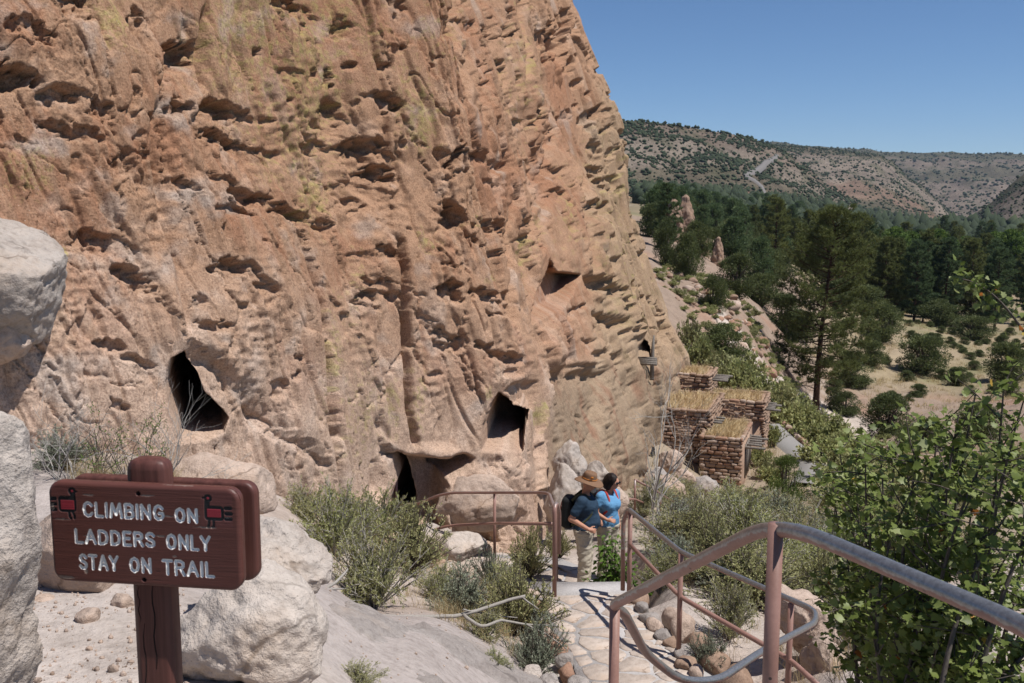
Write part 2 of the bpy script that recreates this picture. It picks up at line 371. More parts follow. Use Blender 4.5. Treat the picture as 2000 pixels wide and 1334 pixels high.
    cr = np.abs(fbm2(UX / 85 + qy / 260, qy / 60, 3, 75)); d = d - 4.5 * sst(.02, .0, cr) * sst(.05, .3, noise2(U / 120, py / 150, 77))
    # ---- hand-placed hollows
    def pocket(cx, cy, rx, ry, depth, rot=0, top=.22, bot=1.0, add=True):
        nonlocal d
        m = (np.abs(px - cx) < 1.6 * max(rx, ry) + 14) & (np.abs(py - cy) < 1.6 * max(rx, ry) + 14)
        if not m.any(): return
        a = R(rot); wk = min(1.0, max(rx, ry) / 26.0); ex, ey = px[m] + wx[m] * wk - cx, py[m] + wy[m] * wk - cy
        u = (ex * math.cos(a) + ey * math.sin(a)) / rx; v = (-ex * math.sin(a) + ey * math.cos(a)) / ry
        q = np.sqrt(u * u + v * v) + 1e-6; dn = np.clip(.5 + .5 * v / q, 0, 1)
        e = top + (bot - top) * dn ** 2
        if 0 < depth < 60 and cx < 1120: depth = depth * (.8 if rx > 22 else .55 if rx > 9 else .8)
        if 0 < depth < 60 and cx >= 1120: depth = depth * .5
        k_ = min(1.0, max(rx, ry) / 24.0)
        d[m] -= depth * sst(0, 1, np.clip((1 - q) / e, 0, 1)) * (1 + .45 * k_ * noise2(px[m] / 17, py[m] / 14, 207))
    def sdpoly(poly, m, X_=None, Y_=None):
        x, y = (qx[m] if X_ is None else X_), (qy[m] if Y_ is None else Y_); poly = np.asarray(poly, float); best = np.full(x.shape, 1e9); ins = np.zeros(x.shape, bool)
        for k in range(len(poly)):
            a, b = poly[k], poly[(k + 1) % len(poly)]; e = b - a
            tt = np.clip(((x - a[0]) * e[0] + (y - a[1]) * e[1]) / (e @ e), 0, 1)
            best = np.minimum(best, np.hypot(x - a[0] - tt * e[0], y - a[1] - tt * e[1]))
            c = ((a[1] > y) != (b[1] > y)) & (x < (b[0] - a[0]) * (y - a[1]) / (b[1] - a[1] + 1e-9) + a[0]); ins ^= c
        return np.where(ins, best, -best)
    def region(poly, depth, edge, warp=1.0, flat=0.0):
        nonlocal d
        p = np.asarray(poly, float); m = (px > p[:, 0].min() - 40) & (px < p[:, 0].max() + 40) & (py > p[:, 1].min() - 40) & (py < p[:, 1].max() + 40)
        s = sdpoly(p, m, px[m] + warp * wx[m], py[m] + warp * wy[m]); k = sst(0, 1, np.clip(s / edge, 0, 1))
        if flat: d[m] = d[m] * (1 - flat * k)
        d[m] -= depth * k
    def crack(pts, width, depth, side=0):
        nonlocal d
        p = np.asarray(pts, float); m = (px > p[:, 0].min() - 60) & (px < p[:, 0].max() + 60) & (py > p[:, 1].min() - 30) & (py < p[:, 1].max() + 30)
        xx = np.interp(py[m], p[:, 1], p[:, 0]); yy0, yy1 = p[0, 1], p[-1, 1]
        f = sst(yy0 - 25, yy0 + 25, py[m]) * sst(yy1 + 25, yy1 - 25, py[m]); e = px[m] + wx[m] * .14 - xx
        d[m] -= f * depth * np.exp(-(e / width) ** 2)
        if side: d[m] += f * side * sst(0, 1, np.clip(e / 5, 0, 1)) * np.exp(-np.maximum(e, 0) / 38)
    E = np.zeros(px.shape + (2,))
    def tunnel(poly, depth, edge, dr, warp=.10):
        p = np.asarray(poly, float); m = (px > p[:, 0].min() - 40) & (px < p[:, 0].max() + 40) & (py > p[:, 1].min() - 40) & (py < p[:, 1].max() + 40)
        sd_ = sdpoly(p, m, px[m] + warp * wx[m], py[m] + warp * wy[m]); k = sst(0, 1, np.clip(sd_ / edge, 0, 1)); d[m] = d[m] * (1 - .8 * sst(-26, 6, sd_)); dr = np.array(dr) / np.hypot(*dr); E[m] += (depth * k)[:, None] * dr
    # broad forms: buttresses and recesses
    for c in [(120, 600, 150, 260, -16), (480, 640, 90, 230, -14), (700, 560, 60, 300, -10), (870, 430, 50, 330, -12), (560, 250, 120, 240, -10), (310, 420, 55, 330, 16), (640, 330, 34, 260, 8), (1000, 300, 40, 300, -10),
              (840, 760, 60, 160, -10), (1050, 400, 26, 150, 18), (1010, 700, 60, 120, -8)]:
        pocket(c[0], c[1], c[2], c[3], c[4], 8, 1, 1)
    for c in [(152, 6, 40, 46, 46), (278, 44, 21, 30, 34), (365, 106, 40, 40, 40), (502, 105, 8, 12, 26), (28, 150, 54, 32, 46), (120, 186, 50, 20, 24, 12), (255, 205, 15, 40, 26, 12),
              (352, 214, 34, 22, 30), (436, 214, 50, 26, 36, 14), (445, 272, 55, 17, 24, 14), (530, 236, 14, 10, 20, 20), (360, 362, 30, 12, 22, 22), (484, 386, 48, 20, 30, 16), (452, 412, 50, 13, 24, 12),
              (566, 418, 42, 14, 28, 20), (633, 440, 13, 18, 22), (606, 420, 18, 12, 18, 30), (190, 470, 50, 26, 24, 10), (258, 540, 40, 26, 34, 30), (290, 565, 25, 16, 18, 40), (438, 526, 40, 18, 36), (505, 570, 34, 12, 20, 30), (378, 600, 14, 20, 22),
              (398, 640, 40, 14, 20, 10), (210, 678, 36, 13, 20, 8), (275, 705, 40, 14, 16, 25), (540, 766, 18, 24, 26), (576, 704, 13, 8, 22), (568, 740, 10, 14, 24), (235, 790, 30, 14, 18, 25), (160, 640, 28, 60, 14, 30), (120, 250, 45, 16, 20, 20), (160, 330, 20, 40, 14, -10),
              (60, 60, 60, 20, 22, 20), (10, 230, 14, 18, 20), (45, 265, 22, 8, 14, 20), (200, 215, 36, 20, 22, 20), (180, 260, 40, 14, 20, 20), (240, 330, 26, 40, 18, 0), (280, 285, 12, 30, 18, -8),
              (600, 150, 12, 22, 22), (578, 60, 10, 22, 18), (548, 18, 34, 18, 20), (662, 62, 20, 30, 16), (683, 130, 15, 15, 30), (752, 132, 15, 13, 30, 20), (772, 95, 22, 12, 18, 10), (645, 160, 7, 24, 26), (612, 90, 12, 18, 14), (655, 208, 14, 14, 22),
              (700, 205, 10, 12, 16), (716, 288, 48, 24, 30, 8), (700, 318, 30, 32, 26), (748, 340, 34, 20, 30, 20), (640, 240, 34, 60, 16), (788, 279, 11, 12, 24), (885, 312, 9, 38, 34, 8), (775, 210, 10, 10, 10), (745, 190, 34, 14, 18, 10), (760, 210, 26, 16, 22, 20),
              (620, 290, 30, 26, 18), (690, 400, 30, 12, 16), (745, 495, 34, 11, 20, 5), (700, 585, 30, 12, 22), (760, 585, 22, 12, 20), (712, 555, 28, 12, 16, 20), (718, 605, 16, 10, 14), (885, 432, 26, 28, 34), (870, 415, 18, 22, 18), (930, 470, 20, 10, 26, 24), (968, 440, 30, 10, 26, 32),
              (922, 445, 6, 8, 14), (860, 300, 16, 14, 16), (935, 310, 22, 16, 20, 15), (970, 330, 20, 10, 16, 30), (905, 338, 20, 10, 14), (878, 350, 14, 8, 14), (955, 360, 14, 8, 14, 20), (970, 495, 28, 10, 20, 20), (876, 522, 22, 11, 22), (870, 572, 26, 22, 30), (885, 590, 12, 12, 20),
              (940, 582, 30, 12, 24, 12), (992, 584, 10, 16, 26), (995, 515, 10, 12, 18), (955, 615, 24, 8, 16, 10), (848, 645, 14, 12, 22), (866, 678, 22, 11, 26), (893, 672, 14, 26, 24, -20), (948, 682, 34, 12, 24, 12), (978, 700, 26, 12, 20, 20), (998, 710, 12, 14, 18), (850, 730, 16, 9, 16),
              (805, 620, 8, 10, 12), (985, 730, 18, 10, 16, -20), (1022, 440, 9, 12, 20), (1012, 240, 24, 14, 14), (985, 220, 10, 24, 20), (945, 80, 8, 40, 30), (990, 60, 7, 40, 24), (975, 70, 24, 7, 18, 10), (985, 140, 8, 30, 20, -10), (940, 150, 6, 40, 20, 0), (900, 60, 20, 40, 20), (875, 60, 14, 30, 16),
              (890, 20, 10, 20, 14), (780, 20, 10, 36, 20, -6), (1082, 80, 18, 60, 30), (1088, 100, 12, 46, 22), (1062, 170, 8, 30, 16), (1058, 220, 12, 34, 34, 14), (1090, 330, 22, 14, 18, 10), (1098, 380, 18, 16, 22), (1088, 270, 12, 30, 18, 8), (1030, 340, 12, 40, 12),
              # the honeycombed right shoulder
              (1168, 415, 26, 30, 34), (1145, 410, 10, 22, 20), (1190, 400, 7, 11, 24), (1150, 230, 13, 18, 26), (1158, 222, 7, 16, 26), (1144, 235, 7, 12, 24), (1170, 300, 10, 22, 28), (1162, 282, 7, 16, 26), (1172, 330, 16, 9, 30, 20), (1163, 345, 9, 12, 26), (1178, 352, 9, 7, 26), (1207, 355, 8, 18, 28, -12),
              (1195, 275, 6, 16, 26, -8), (1208, 290, 7, 26, 30), (1228, 290, 10, 24, 28, -10), (1190, 300, 6, 14, 20), (1197, 375, 5, 9, 20), (1233, 375, 5, 9, 20), (1244, 415, 5, 22, 28, -8), (1268, 440, 6, 14, 26), (1260, 395, 7, 14, 26), (1212, 437, 5, 5, 24), (1240, 395, 5, 10, 20),
              (1266, 500, 10, 22, 34, -6), (1231, 512, 5, 7, 26), (1242, 527, 4, 5, 20), (1252, 537, 4, 4, 20), (1274, 486, 4, 7, 22), (1236, 560, 12, 16, 30, 20), (1170, 556, 36, 15, 40, 22), (1195, 570, 22, 10, 26, 10), (1219, 588, 11, 8, 26, -40), (1215, 605, 6, 12, 22, 40), (1192, 628, 30, 17, 36, 6),
              (1158, 612, 8, 8, 26), (1248, 630, 16, 26, 40, -24), (1262, 640, 12, 16, 26, -20), (1233, 650, 8, 7, 26), (1220, 650, 6, 7, 20), (1271, 580, 6, 12, 26, -14), (1265, 572, 4, 6, 20), (1298, 608, 8, 24, 36, -4), (1308, 650, 13, 32, 38, -14), (1266, 616, 4, 4, 20), (1142, 668, 12, 8, 24, 30),
              (1135, 600, 7, 8, 20), (1120, 610, 10, 14, 24), (1165, 695, 14, 10, 26), (1203, 702, 14, 18, 34), (1180, 690, 14, 8, 20), (1212, 735, 12, 14, 30), (1220, 760, 10, 12, 24), (1290, 675, 14, 8, 20, 20), (1235, 668, 10, 8, 18), (1187, 520, 8, 14, 20), (1205, 500, 6, 12, 18), (1155, 808, 7, 7, 24), (1152, 822, 6, 7, 22),
              (1215, 700, 8, 16, 24), (1110, 130, 9, 20, 24), (1125, 165, 6, 12, 20), (1134, 112, 5, 14, 22), (1150, 150, 6, 12, 18), (1105, 60, 6, 18, 16), (1185, 225, 5, 9, 20), (1210, 330, 5, 8, 18), (1195, 445, 5, 9, 18), (1180, 470, 7, 9, 18), (1225, 470, 4, 8, 18), (1250, 470, 4, 7, 18),
              (1195, 240, 5, 7, 18), (1217, 395, 4, 6, 18), (1250, 350, 4, 9, 20), (1240, 330, 5, 12, 24), (1255, 560, 4, 5, 18), (1285, 590, 4, 7, 18), (1285, 545, 4, 9, 20), (1170, 260, 5, 7, 18), (1140, 190, 6, 10, 20), (1165, 195, 5, 8, 18), (1120, 220, 8, 16, 16)]:
        pocket(*c)
    r2 = np.random.default_rng(3)
    for k in range(60):                                                        # small holes all over the shoulder
        yy = r2.uniform(40, 720); xx = r2.uniform(1120, 1150 + yy * .24); s = r2.uniform(3.5, 7.5); pocket(xx, yy, s, s * r2.uniform(1.1, 2.2), s * 2.2, r2.uniform(-25, 10), .3, .9)
    for k in range(14):                                                       # and scattered over the rest
        xx = r2.uniform(-40, 1060); yy = r2.uniform(-20, 930); s = r2.uniform(3.5, 10) * (1 if r2.random() < .85 else 1.6); pocket(xx, yy, s * r2.uniform(1, 1.9), s, s * 2.0, r2.uniform(-10, 45), .25, 1)
    for pts, dep, wid in LEDGES:
        p = np.asarray(pts, float); m = (px > p[:, 0].min() - 30) & (px < p[:, 0].max() + 30) & (py > p[:, 1].min() - 40) & (py < p[:, 1].max() + 4 * wid + 30)
        ex = px[m] + .5 * wx[m]; t_ = py[m] + .55 * wy[m] - np.interp(ex, p[:, 0], p[:, 1]); f = sst(p[0, 0] - 12, p[0, 0] + 14, ex) * sst(p[-1, 0] + 12, p[-1, 0] - 14, ex)
        d[m] -= dep * (.62 if p[0, 0] < 1060 else .5) * f * sst(0, 4.5, t_) * np.exp(-np.maximum(t_, 0) / wid) * (1 + .4 * noise2(px[m] / 15, py[m] / 13, 311))
    crack([(408, 20), (410, 160)], 8, 34, 6)
    crack([(596, 470), (612, 560), (640, 760), (668, 950), (675, 1040)], 5, 26, 12)
    crack([(772, 470), (778, 560), (787, 660), (797, 800), (812, 870)], 5, 26, 9)
    crack([(330, 120), (300, 260), (345, 520), (355, 660)], 9, 16, -6)
    crack([(195, 20), (210, 100)], 5, 16, 4)
    crack([(700, -60), (735, 100), (760, 300)], 5, 9, 7)
    crack([(912, 100), (935, 190), (950, 300)], 5, 14, 6)
    crack([(1000, 380), (1002, 640)], 4, 14, 6)
    crack([(890, -50), (893, 110), (897, 200)], 6, 16, 8)
    crack([(1030, -40), (1020, 160), (1046, 260)], 4, 9, 7)
    crack([(1075, 150), (1085, 300), (1060, 470)], 7, 14, -8)
    crack([(1140, 330), (1150, 470), (1160, 560)], 5, 14, 5)
    # grey recess column above the wide alcove, and the alcoves and caves
    region([(1062, 240), (1085, 290), (1075, 400), (1045, 480), (1020, 470), (1030, 380), (1042, 300)], 12, 14, .8)
    tunnel([(1076, 500), (1090, 528), (1136, 536), (1118, 580), (1098, 606), (1062, 622), (1036, 640), (1042, 596), (1058, 545)], 105, 10, (-.25, 1), .2)
    region([(1045, 470), (1068, 440), (1070, 480), (1052, 510)], 26, 12, .4)
    region([(1070, 725), (1110, 712), (1185, 720), (1190, 930), (1075, 960)], 20, 16, .4, .55)   # carved back wall
    region([(1045, 640), (1100, 600), (1132, 640), (1130, 700), (1080, 720), (1045, 700)], -16, 26, .6)
    tunnel(CAVES[0], 600, 15, (-.30, 1))
    region([(352, 664), (420, 680), (520, 770), (600, 850), (660, 900), (640, 930), (560, 880), (470, 830), (410, 770), (350, 700)], 26, 44, .7)
    tunnel(CAVES[1], 300, 13, (.05, 1))
    region([(985, 744), (1010, 735), (1046, 745), (1050, 800), (1000, 792), (975, 764)], 12, 12, .4, .4)
    region([(748, 884), (775, 872), (800, 888), (860, 892), (915, 880), (936, 894), (928, 915), (886, 952), (882, 1010), (884, 1075), (738, 1060), (752, 1000), (772, 960), (768, 910)], 0, 30, .4, .6); tunnel([(752, 886), (775, 872), (800, 884), (860, 890), (915, 880), (936, 894), (928, 915), (886, 952), (882, 1010), (884, 1080), (736, 1080), (752, 1000), (772, 960), (768, 910)], 130, 44, (-.1, 1), .2)
    tunnel(CAVES[2], 260, 12, (-.05, 1))
    region([(800, 860), (870, 862), (905, 880), (880, 915), (840, 930), (805, 905)], -16, 24, .3)
    pocket(862, 925, 26, 26, 34, 20); pocket(758, 884, 13, 20, 40, 10)
    region([(890, 1062), (905, 1030), (960, 1012), (990, 1040), (1000, 1075)], 34, 14, .4)
    region([(905, 905), (1040, 890), (1050, 1030), (985, 1010), (905, 1000)], -14, 30, .5, .5)
    tunnel(CAVES[3], 160, 4, (.12, 1), .1)
    lw = sst(1085, 1120, px) * sst(640, 720, py) * sst(1330, 1290, px); d = d + lw * (6 * fbm2(px / 26, py / 90, 4, 141) - 7 * sst(.1, .45, fbm2(px / 20, py / 34, 4, 143)) + 1.5 * fbm2(px / 7, py / 9, 3, 145))
    # the arete that closes the near wall on the right
    region([(1056, 780), (1074, 800), (1080, 960), (1060, 960)], -8, 8, .3, .5)
    # light shells of rock scaled off low down
    d = d * np.where(py > 1060, .6, 1)
    far = sst(1335, 1350, px) + (S2 > L[len(CB) - 1]); d = np.where(S2 > L[len(CB)], d * .7, d)
    amp = d / FPX * B[..., 1]
    nz = np.broadcast_to(K, px.shape); nn = np.sqrt(1 + nz * nz)
    V = B + np.stack([NX / nn, NY / nn, nz / nn], -1) * amp[..., None]
    V[..., :2] += E / FPX * B[..., 1:2]
    # ---- colour of the rock itself, plus painted shade in its hollows
    big = fbm2(sh / 260, py / 230, 3, 81); med = fbm2(U / 60, py / 80, 4, 83); stv = fbm2(sh / 16, py / 190, 3, 85)
    tan = np.array([.385, .238, .153]); red = np.array([.325, .172, .104]); gry = np.array([.44, .36, .305]); pale = np.array([.505, .382, .30])
    def lerp(c, t, k): return c + (t - c) * k[..., None]
    c = np.broadcast_to(tan, px.shape + (3,)).copy()
    c = lerp(c, red, sst(-.12, .42, big + .55 * stv) * .85)
    low = sst(270, 800, py + 120 * med - .25 * px)
    c = lerp(c, pale, np.clip(.70 * low + .30 * sst(.1, .5, med), 0, .75))
    c = lerp(c, gry, np.clip(sst(.12, .5, fbm2(U / 90, py / 110, 4, 87)) * .8 * sst(700, 300, px) + .5 * sst(.2, .5, fbm2(U / 70, py / 90, 4, 88)), 0, .85))
    c = lerp(c, np.array([.345, .255, .168]), sst(1120, 1190, px + 30 * med) * .75)                # yellower on the shoulder
    dk = sst(.18, .5, fbm2(U / 40, py / 60, 4, 93)) * sst(1120, 1180, px); c = lerp(c, np.array([.2, .15, .085]), dk * .7)
    c = lerp(c, np.array([.235, .17, .115]), np.clip(sst(22, 0, np.maximum(np.abs(px - 1128) / 2.6 - 5, np.abs(py - 835) / 5 - 8)), 0, 1) * .75)
    lwc = sst(1085, 1120, px) * sst(690, 740, py); c = lerp(c, np.array([.275, .205, .14]), lwc * .6); c = lerp(c, np.array([.24, .125, .08]), lwc * sst(.05, .4, fbm2(U / 30, py / 110, 3, 147)) * .7)
    # lichen: yellow-green streaks where water runs
    lich = np.zeros(px.shape)
    for (x, y, rx, ry, s) in [(225, 40, 40, 60, 1), (480, 60, 110, 160, .8), (600, 160, 90, 230, .85), (520, 200, 60, 120, .6), (615, 380, 34, 70, 1), (70, 330, 60, 60, .7), (25, 330, 40, 60, .5), (820, 230, 40, 70, 1.1), (790, 180, 30, 110, .6),
                              (1020, 130, 40, 160, .55), (1045, 190, 20, 90, .55), (1030, 500, 14, 60, .9), (828, 470, 22, 30, 1), (930, 430, 30, 20, .5), (955, 545, 18, 12, .9), (640, 700, 24, 130, .7), (700, 820, 50, 120, .55), (760, 800, 20, 60, .9), (810, 780, 18, 90, .7), (945, 770, 10, 16, .9),
                              (680, 560, 20, 100, .5), (1055, 810, 12, 26, 1.3), (650, 20, 60, 90, .8), (1110, 430, 20, 90, .6), (1200, 420, 60, 200, .45), (1230, 560, 60, 90, .5), (1065, 440, 10, 30, 1), (135, 495, 10, 14, 1.2), (860, 60, 60, 80, .5), (720, 60, 60, 100, .5), (545, 320, 50, 90, .5)]:
        lich = np.maximum(lich, s * np.exp(-((px - x) / rx) ** 2 - ((py - y) / ry) ** 2))
    fine_ = fbm2(sh / 7, py / 16, 4, 95, .6); lm = sst(.0, .22, fine_ + .52 * lich - .33 + .25 * fbm2(px / 40, py / 60, 3, 97)) * np.clip(lich * 1.6, 0, 1)
    c = lerp(c, np.array([.37, .31, .13]), lm * .45)
    spot = sst(.36, .5, fbm2(px / 12, py / 14, 3, 99) + .28 * lich) * np.clip(lich * 2, 0, 1); c = lerp(c, np.array([.36, .33, .11]), spot * .4)
    c = c * (1 + .12 * stv[..., None]) * (1 + .10 * med[..., None])
    rind = sst(820, 380, py + 90 * med) * sst(-200, 250, px + 200 * big); c = c * (1 - rind[..., None] * np.array([.09, .12, .145]))     # weathered rind higher up
    hollow_shade = sst(75, 150, -d)  # shade of deep hollows and cave mouths, painted into the rock colour
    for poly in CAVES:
        p = np.asarray(poly, float); m = (px > p[:, 0].min() - 20) & (px < p[:, 0].max() + 20) & (py > p[:, 1].min() - 20) & (py < p[:, 1].max() + 20); hollow_shade[m] = np.maximum(hollow_shade[m], sst(4, 18, sdpoly(p, m, px[m] + .1 * wx[m], py[m] + .1 * wy[m])))
    c = lerp(c, np.array([.10, .075, .06]), hollow_shade * .85)
    c = np.clip(c, .03, .7)
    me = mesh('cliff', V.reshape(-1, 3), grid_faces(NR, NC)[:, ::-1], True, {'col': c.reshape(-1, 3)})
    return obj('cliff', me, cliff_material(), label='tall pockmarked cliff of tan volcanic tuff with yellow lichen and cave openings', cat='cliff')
CLIFF = cliff()
# ------------------------------------------------------------------ ground and far country
# control points: photo column, photo row, distance (the spot where the ground is seen or must be)
GP = np.array([
 (-900, 1500, 3), (-300, 1500, 3), (-600, 1050, 6), (-300, 1000, 6.5), (-100, 1240, 4.4), (100, 1270, 4.36), (250, 1270, 4.4), (150, 1180, 4.9), (330, 1334, 4.1), (100, 930, 7.6), (300, 945, 8.0), (200, 905, 9), (450, 1010, 9.0), (560, 1010, 10.5),
 (-200, 880, 9), (-700, 900, 8), (400, 1700, 2.4), (900, 2000, 2.0), (1000, 3800, 1.0), (200, 3800, 1.0), (1700, 3800, 1.0), (2400, 3800, 1.), (1300, 1920, 2.3), (1800, 2000, 2.3), (2300, 2000, 2.2), (-600, 3800, 1.0),
 (700, 1334, 5.3), (640, 1170, 6.6), (800, 1250, 6.5), (1000, 1345, 7.0), (1080, 1345, 7.9), (860, 1215, 8.0), (950, 1280, 7.6), (700, 1190, 8.6), (750, 1090, 11.5), (900, 1205, 9.3), (1020, 1190, 9.7), (850, 1125, 13.2), (640, 1060, 11.5), (950, 1140, 12.8),
 (740, 1050, 14.6), (880, 1085, 15.4), (1000, 1095, 15.6), (1100, 1090, 16), (1150, 1060, 17.5),
 (1100, 1345, 8.05), (1300, 1345, 8.05), (1480, 1345, 8.0), (1060, 1180, 9.8), (1240, 1178, 9.85), (1330, 1190, 9.7), (1140, 1680, 5.9), (1400, 1650, 5.9),
 (1450, 1120, 12), (1330, 1080, 14.5), (1260, 1020, 19), (1350, 1005, 21), (1300, 965, 27), (1230, 975, 24), (1200, 930, 30), (1440, 962, 36.5), (1300, 880, 38), (1350, 960, 33), (1500, 1010, 27), (1550, 1160, 11.5), (1650, 1330, 7.5), (1700, 1250, 9.2), (1620, 1090, 15),
 (1900, 1330, 7), (2000, 1150, 13), (2300, 1200, 12), (1800, 1010, 27), (2000, 900, 45), (2400, 880, 45), (1700, 900, 53), (1600, 800, 85), (1500, 838, 46), (1590, 905, 40), (1560, 800, 60), (1650, 960, 34), (1430, 745, 56), (1340, 695, 58), (1350, 640, 68), (1400, 570, 84), (1300, 530, 88), (1260, 560, 70),
 (1500, 712, 74), (1480, 650, 80), (1560, 780, 76), (1750, 770, 98), (1900, 705, 128), (2000, 640, 170), (2400, 690, 130), (1800, 640, 150), (1700, 600, 205), (1600, 640, 120), (1500, 560, 130), (1450, 490, 190), (1330, 480, 130), (1250, 440, 160), (1250, 425, 240), (1400, 440, 300), (1550, 500, 310), (1650, 520, 330),
 (1800, 500, 420), (2000, 520, 360), (2400, 540, 320), (1700, 460, 650), (1900, 452, 700), (2300, 452, 700), (1500, 440, 500), (1380, 405, 520), (1250, 390, 520), (1550, 400, 800), (1350, 380, 800), (1800, 432, 1300), (2100, 432, 1300),
 (1500, 408, 1100), (1400, 385, 1100), (1200, 400, 400), (1000, 500, 60), (700, 600, 40), (0, 700, 25), (-600, 700, 22), (900, 420, 300), (0, 450, 200), (-600, 450, 200), (0, 420, 1200), (800, 410, 1200)], float)
_gw = P(GP[:, 0], GP[:, 1], GP[:, 2]); _u = (GP[:, 0] - 1000) / 420.0; _v = np.log(GP[:, 2]) * 1.35; _t = _gw[:, 2] / _gw[:, 1]
def _phi(r2): return np.sqrt(r2 + 0.02)
_K = _phi((_u[:, None] - _u[None]) ** 2 + (_v[:, None] - _v[None]) ** 2); _n = len(_u)
_A = np.zeros((_n + 3, _n + 3)); _A[:_n, :_n] = _K - np.eye(_n) * .004; _A[:_n, _n:] = np.stack([np.ones(_n), _u, _v], 1); _A[_n:, :_n] = _A[:_n, _n:].T
_w = np.linalg.solve(_A, np.r_[_t, 0, 0, 0])
def ground_raw(x, y):
    x = np.asarray(x, float); y = np.maximum(np.asarray(y, float), .6); sh = np.broadcast(x, y).shape
    x = np.broadcast_to(x, sh).ravel(); y = np.broadcast_to(y, sh).ravel()
    u = np.clip(x / y * FPX / 420.0, -5, 4.5); y = np.minimum(y, 1250); v = np.log(y) * 1.35; out = np.empty(len(x))
    for s in range(0, len(x), 20000):
        e = slice(s, s + 20000); k = _phi((u[e, None] - _u[None]) ** 2 + (v[e, None] - _v[None]) ** 2)
        out[e] = k @ _w[:_n] + _w[_n] + _w[_n + 1] * u[e] + _w[_n + 2] * v[e]
    return (out * y).reshape(sh)
ZP, ZL = -4.07, -5.72                          # upper flagged landing, lower landing
def seg_dist(x, y, pts):
    best = np.full(np.broadcast(x, y).shape, 1e9)
    for a, b in zip(pts[:-1], pts[1:]):
        a, b = np.asarray(a, float), np.asarray(b, float); e = b - a
        t = np.clip(((x - a[0]) * e[0] + (y - a[1]) * e[1]) / (e @ e), 0, 1); best = np.minimum(best, np.hypot(x - a[0] - t * e[0], y - a[1] - t * e[1]))
    return best
PATH_UP = [(1.75, 5.6), (1.45, 7.0), (1.05, 8.6), (0.72, 10.2)]
PATH_LO = [(0.85, 13.0), (0.6, 14.6), (-1.1, 15.2)]
HOUSE_PATH = [tuple(P(a, b, c)[:2]) for a, b, c in ((1500, 818, 47), (1535, 850, 44), (1575, 885, 41), (1592, 915, 39), (1580, 960, 35))]
def ground(x, y):
    x = np.asarray(x, float); y = np.asarray(y, float)
    z = ground_raw(x, y)
    k = sst(1.25, .62, seg_dist(x, y, PATH_UP)); z = z * (1 - k) + (ZP - .07) * k
    d = seg_dist(x, y, [(0.72, 10.2), (0.85, 13.0)]); k = sst(1.2, .6, d); zz = np.interp(y, [10.2, 10.4, 13.0], [ZP - .25, ZP - .55, ZL - .05]); z = z * (1 - k) + zz * k
    k = sst(1.5, .9, seg_dist(x, y, PATH_LO)); z = z * (1 - k) + (ZL - .05) * k
    s = np.sqrt(np.maximum(y, 1)); on = sst(.6, 1.3, np.minimum(seg_dist(x, y, PATH_UP), seg_dist(x, y, PATH_LO)))
    z = z + on * (.05 * fbm2(x / 1.1, y / 1.1, 3, 201) * np.minimum(1, s / 3)) + np.where(y > 20, .55 * fbm2(x / 9, y / 9, 3, 203) * sst(20, 70, y) + 1.8 * fbm2(x / 50, y / 50, 3, 205) * sst(60, 220, y), 0)
    tal = sst(44, 56, y) * sst(135, 100, y); z = z + tal * (.5 * fbm2(x / 3.4, y / 3.4, 3, 207) + .22 * fbm2(x / 1.1, y / 1.1, 3, 209))
    return z
def soil_material(name='soil'):
    t = NT(name, 0.97, 0.08); col = t.attr('col')
    n1 = t.noise(1.3, 5, .65); n2 = t.noise(14, 5, .7); n3 = t.noise(70, 3, .7)
    c = t.mix(.6, col, t.ramp(n1, [(.3, (.72, .7, .68)), (.5, (1, 1, 1)), (.7, (1.2, 1.2, 1.2))]), 'MULTIPLY')
    c = t.mix(.6, c, t.ramp(n2, [(.32, (.62, .6, .58)), (.5, (1, 1, 1)), (.72, (1.25, 1.25, 1.25))]), 'MULTIPLY')
    v = t.vor(30); c = t.mix(t.math('MULTIPLY', t.ramp(v, [(0, .7), (.16, .5), (.24, 0.0)]), t.ramp(n2, [(.45, 0.0), (.6, 1.0)])), c, (.30, .23, .18))
    b = t.bump(n2, .5, .06); b = t.bump(n3, .5, .012, b)
    return t.done(c, b)
SOIL = soil_material()
SAND = np.array([.47, .405, .36]); DIRT = np.array([.33, .24, .185]); WHITE = np.array([.52, .445, .385]); STRAW = np.array([.27, .215, .135]); OLIVE = np.array([.13, .12, .06]); GREYROCK = np.array([.345, .30, .278])
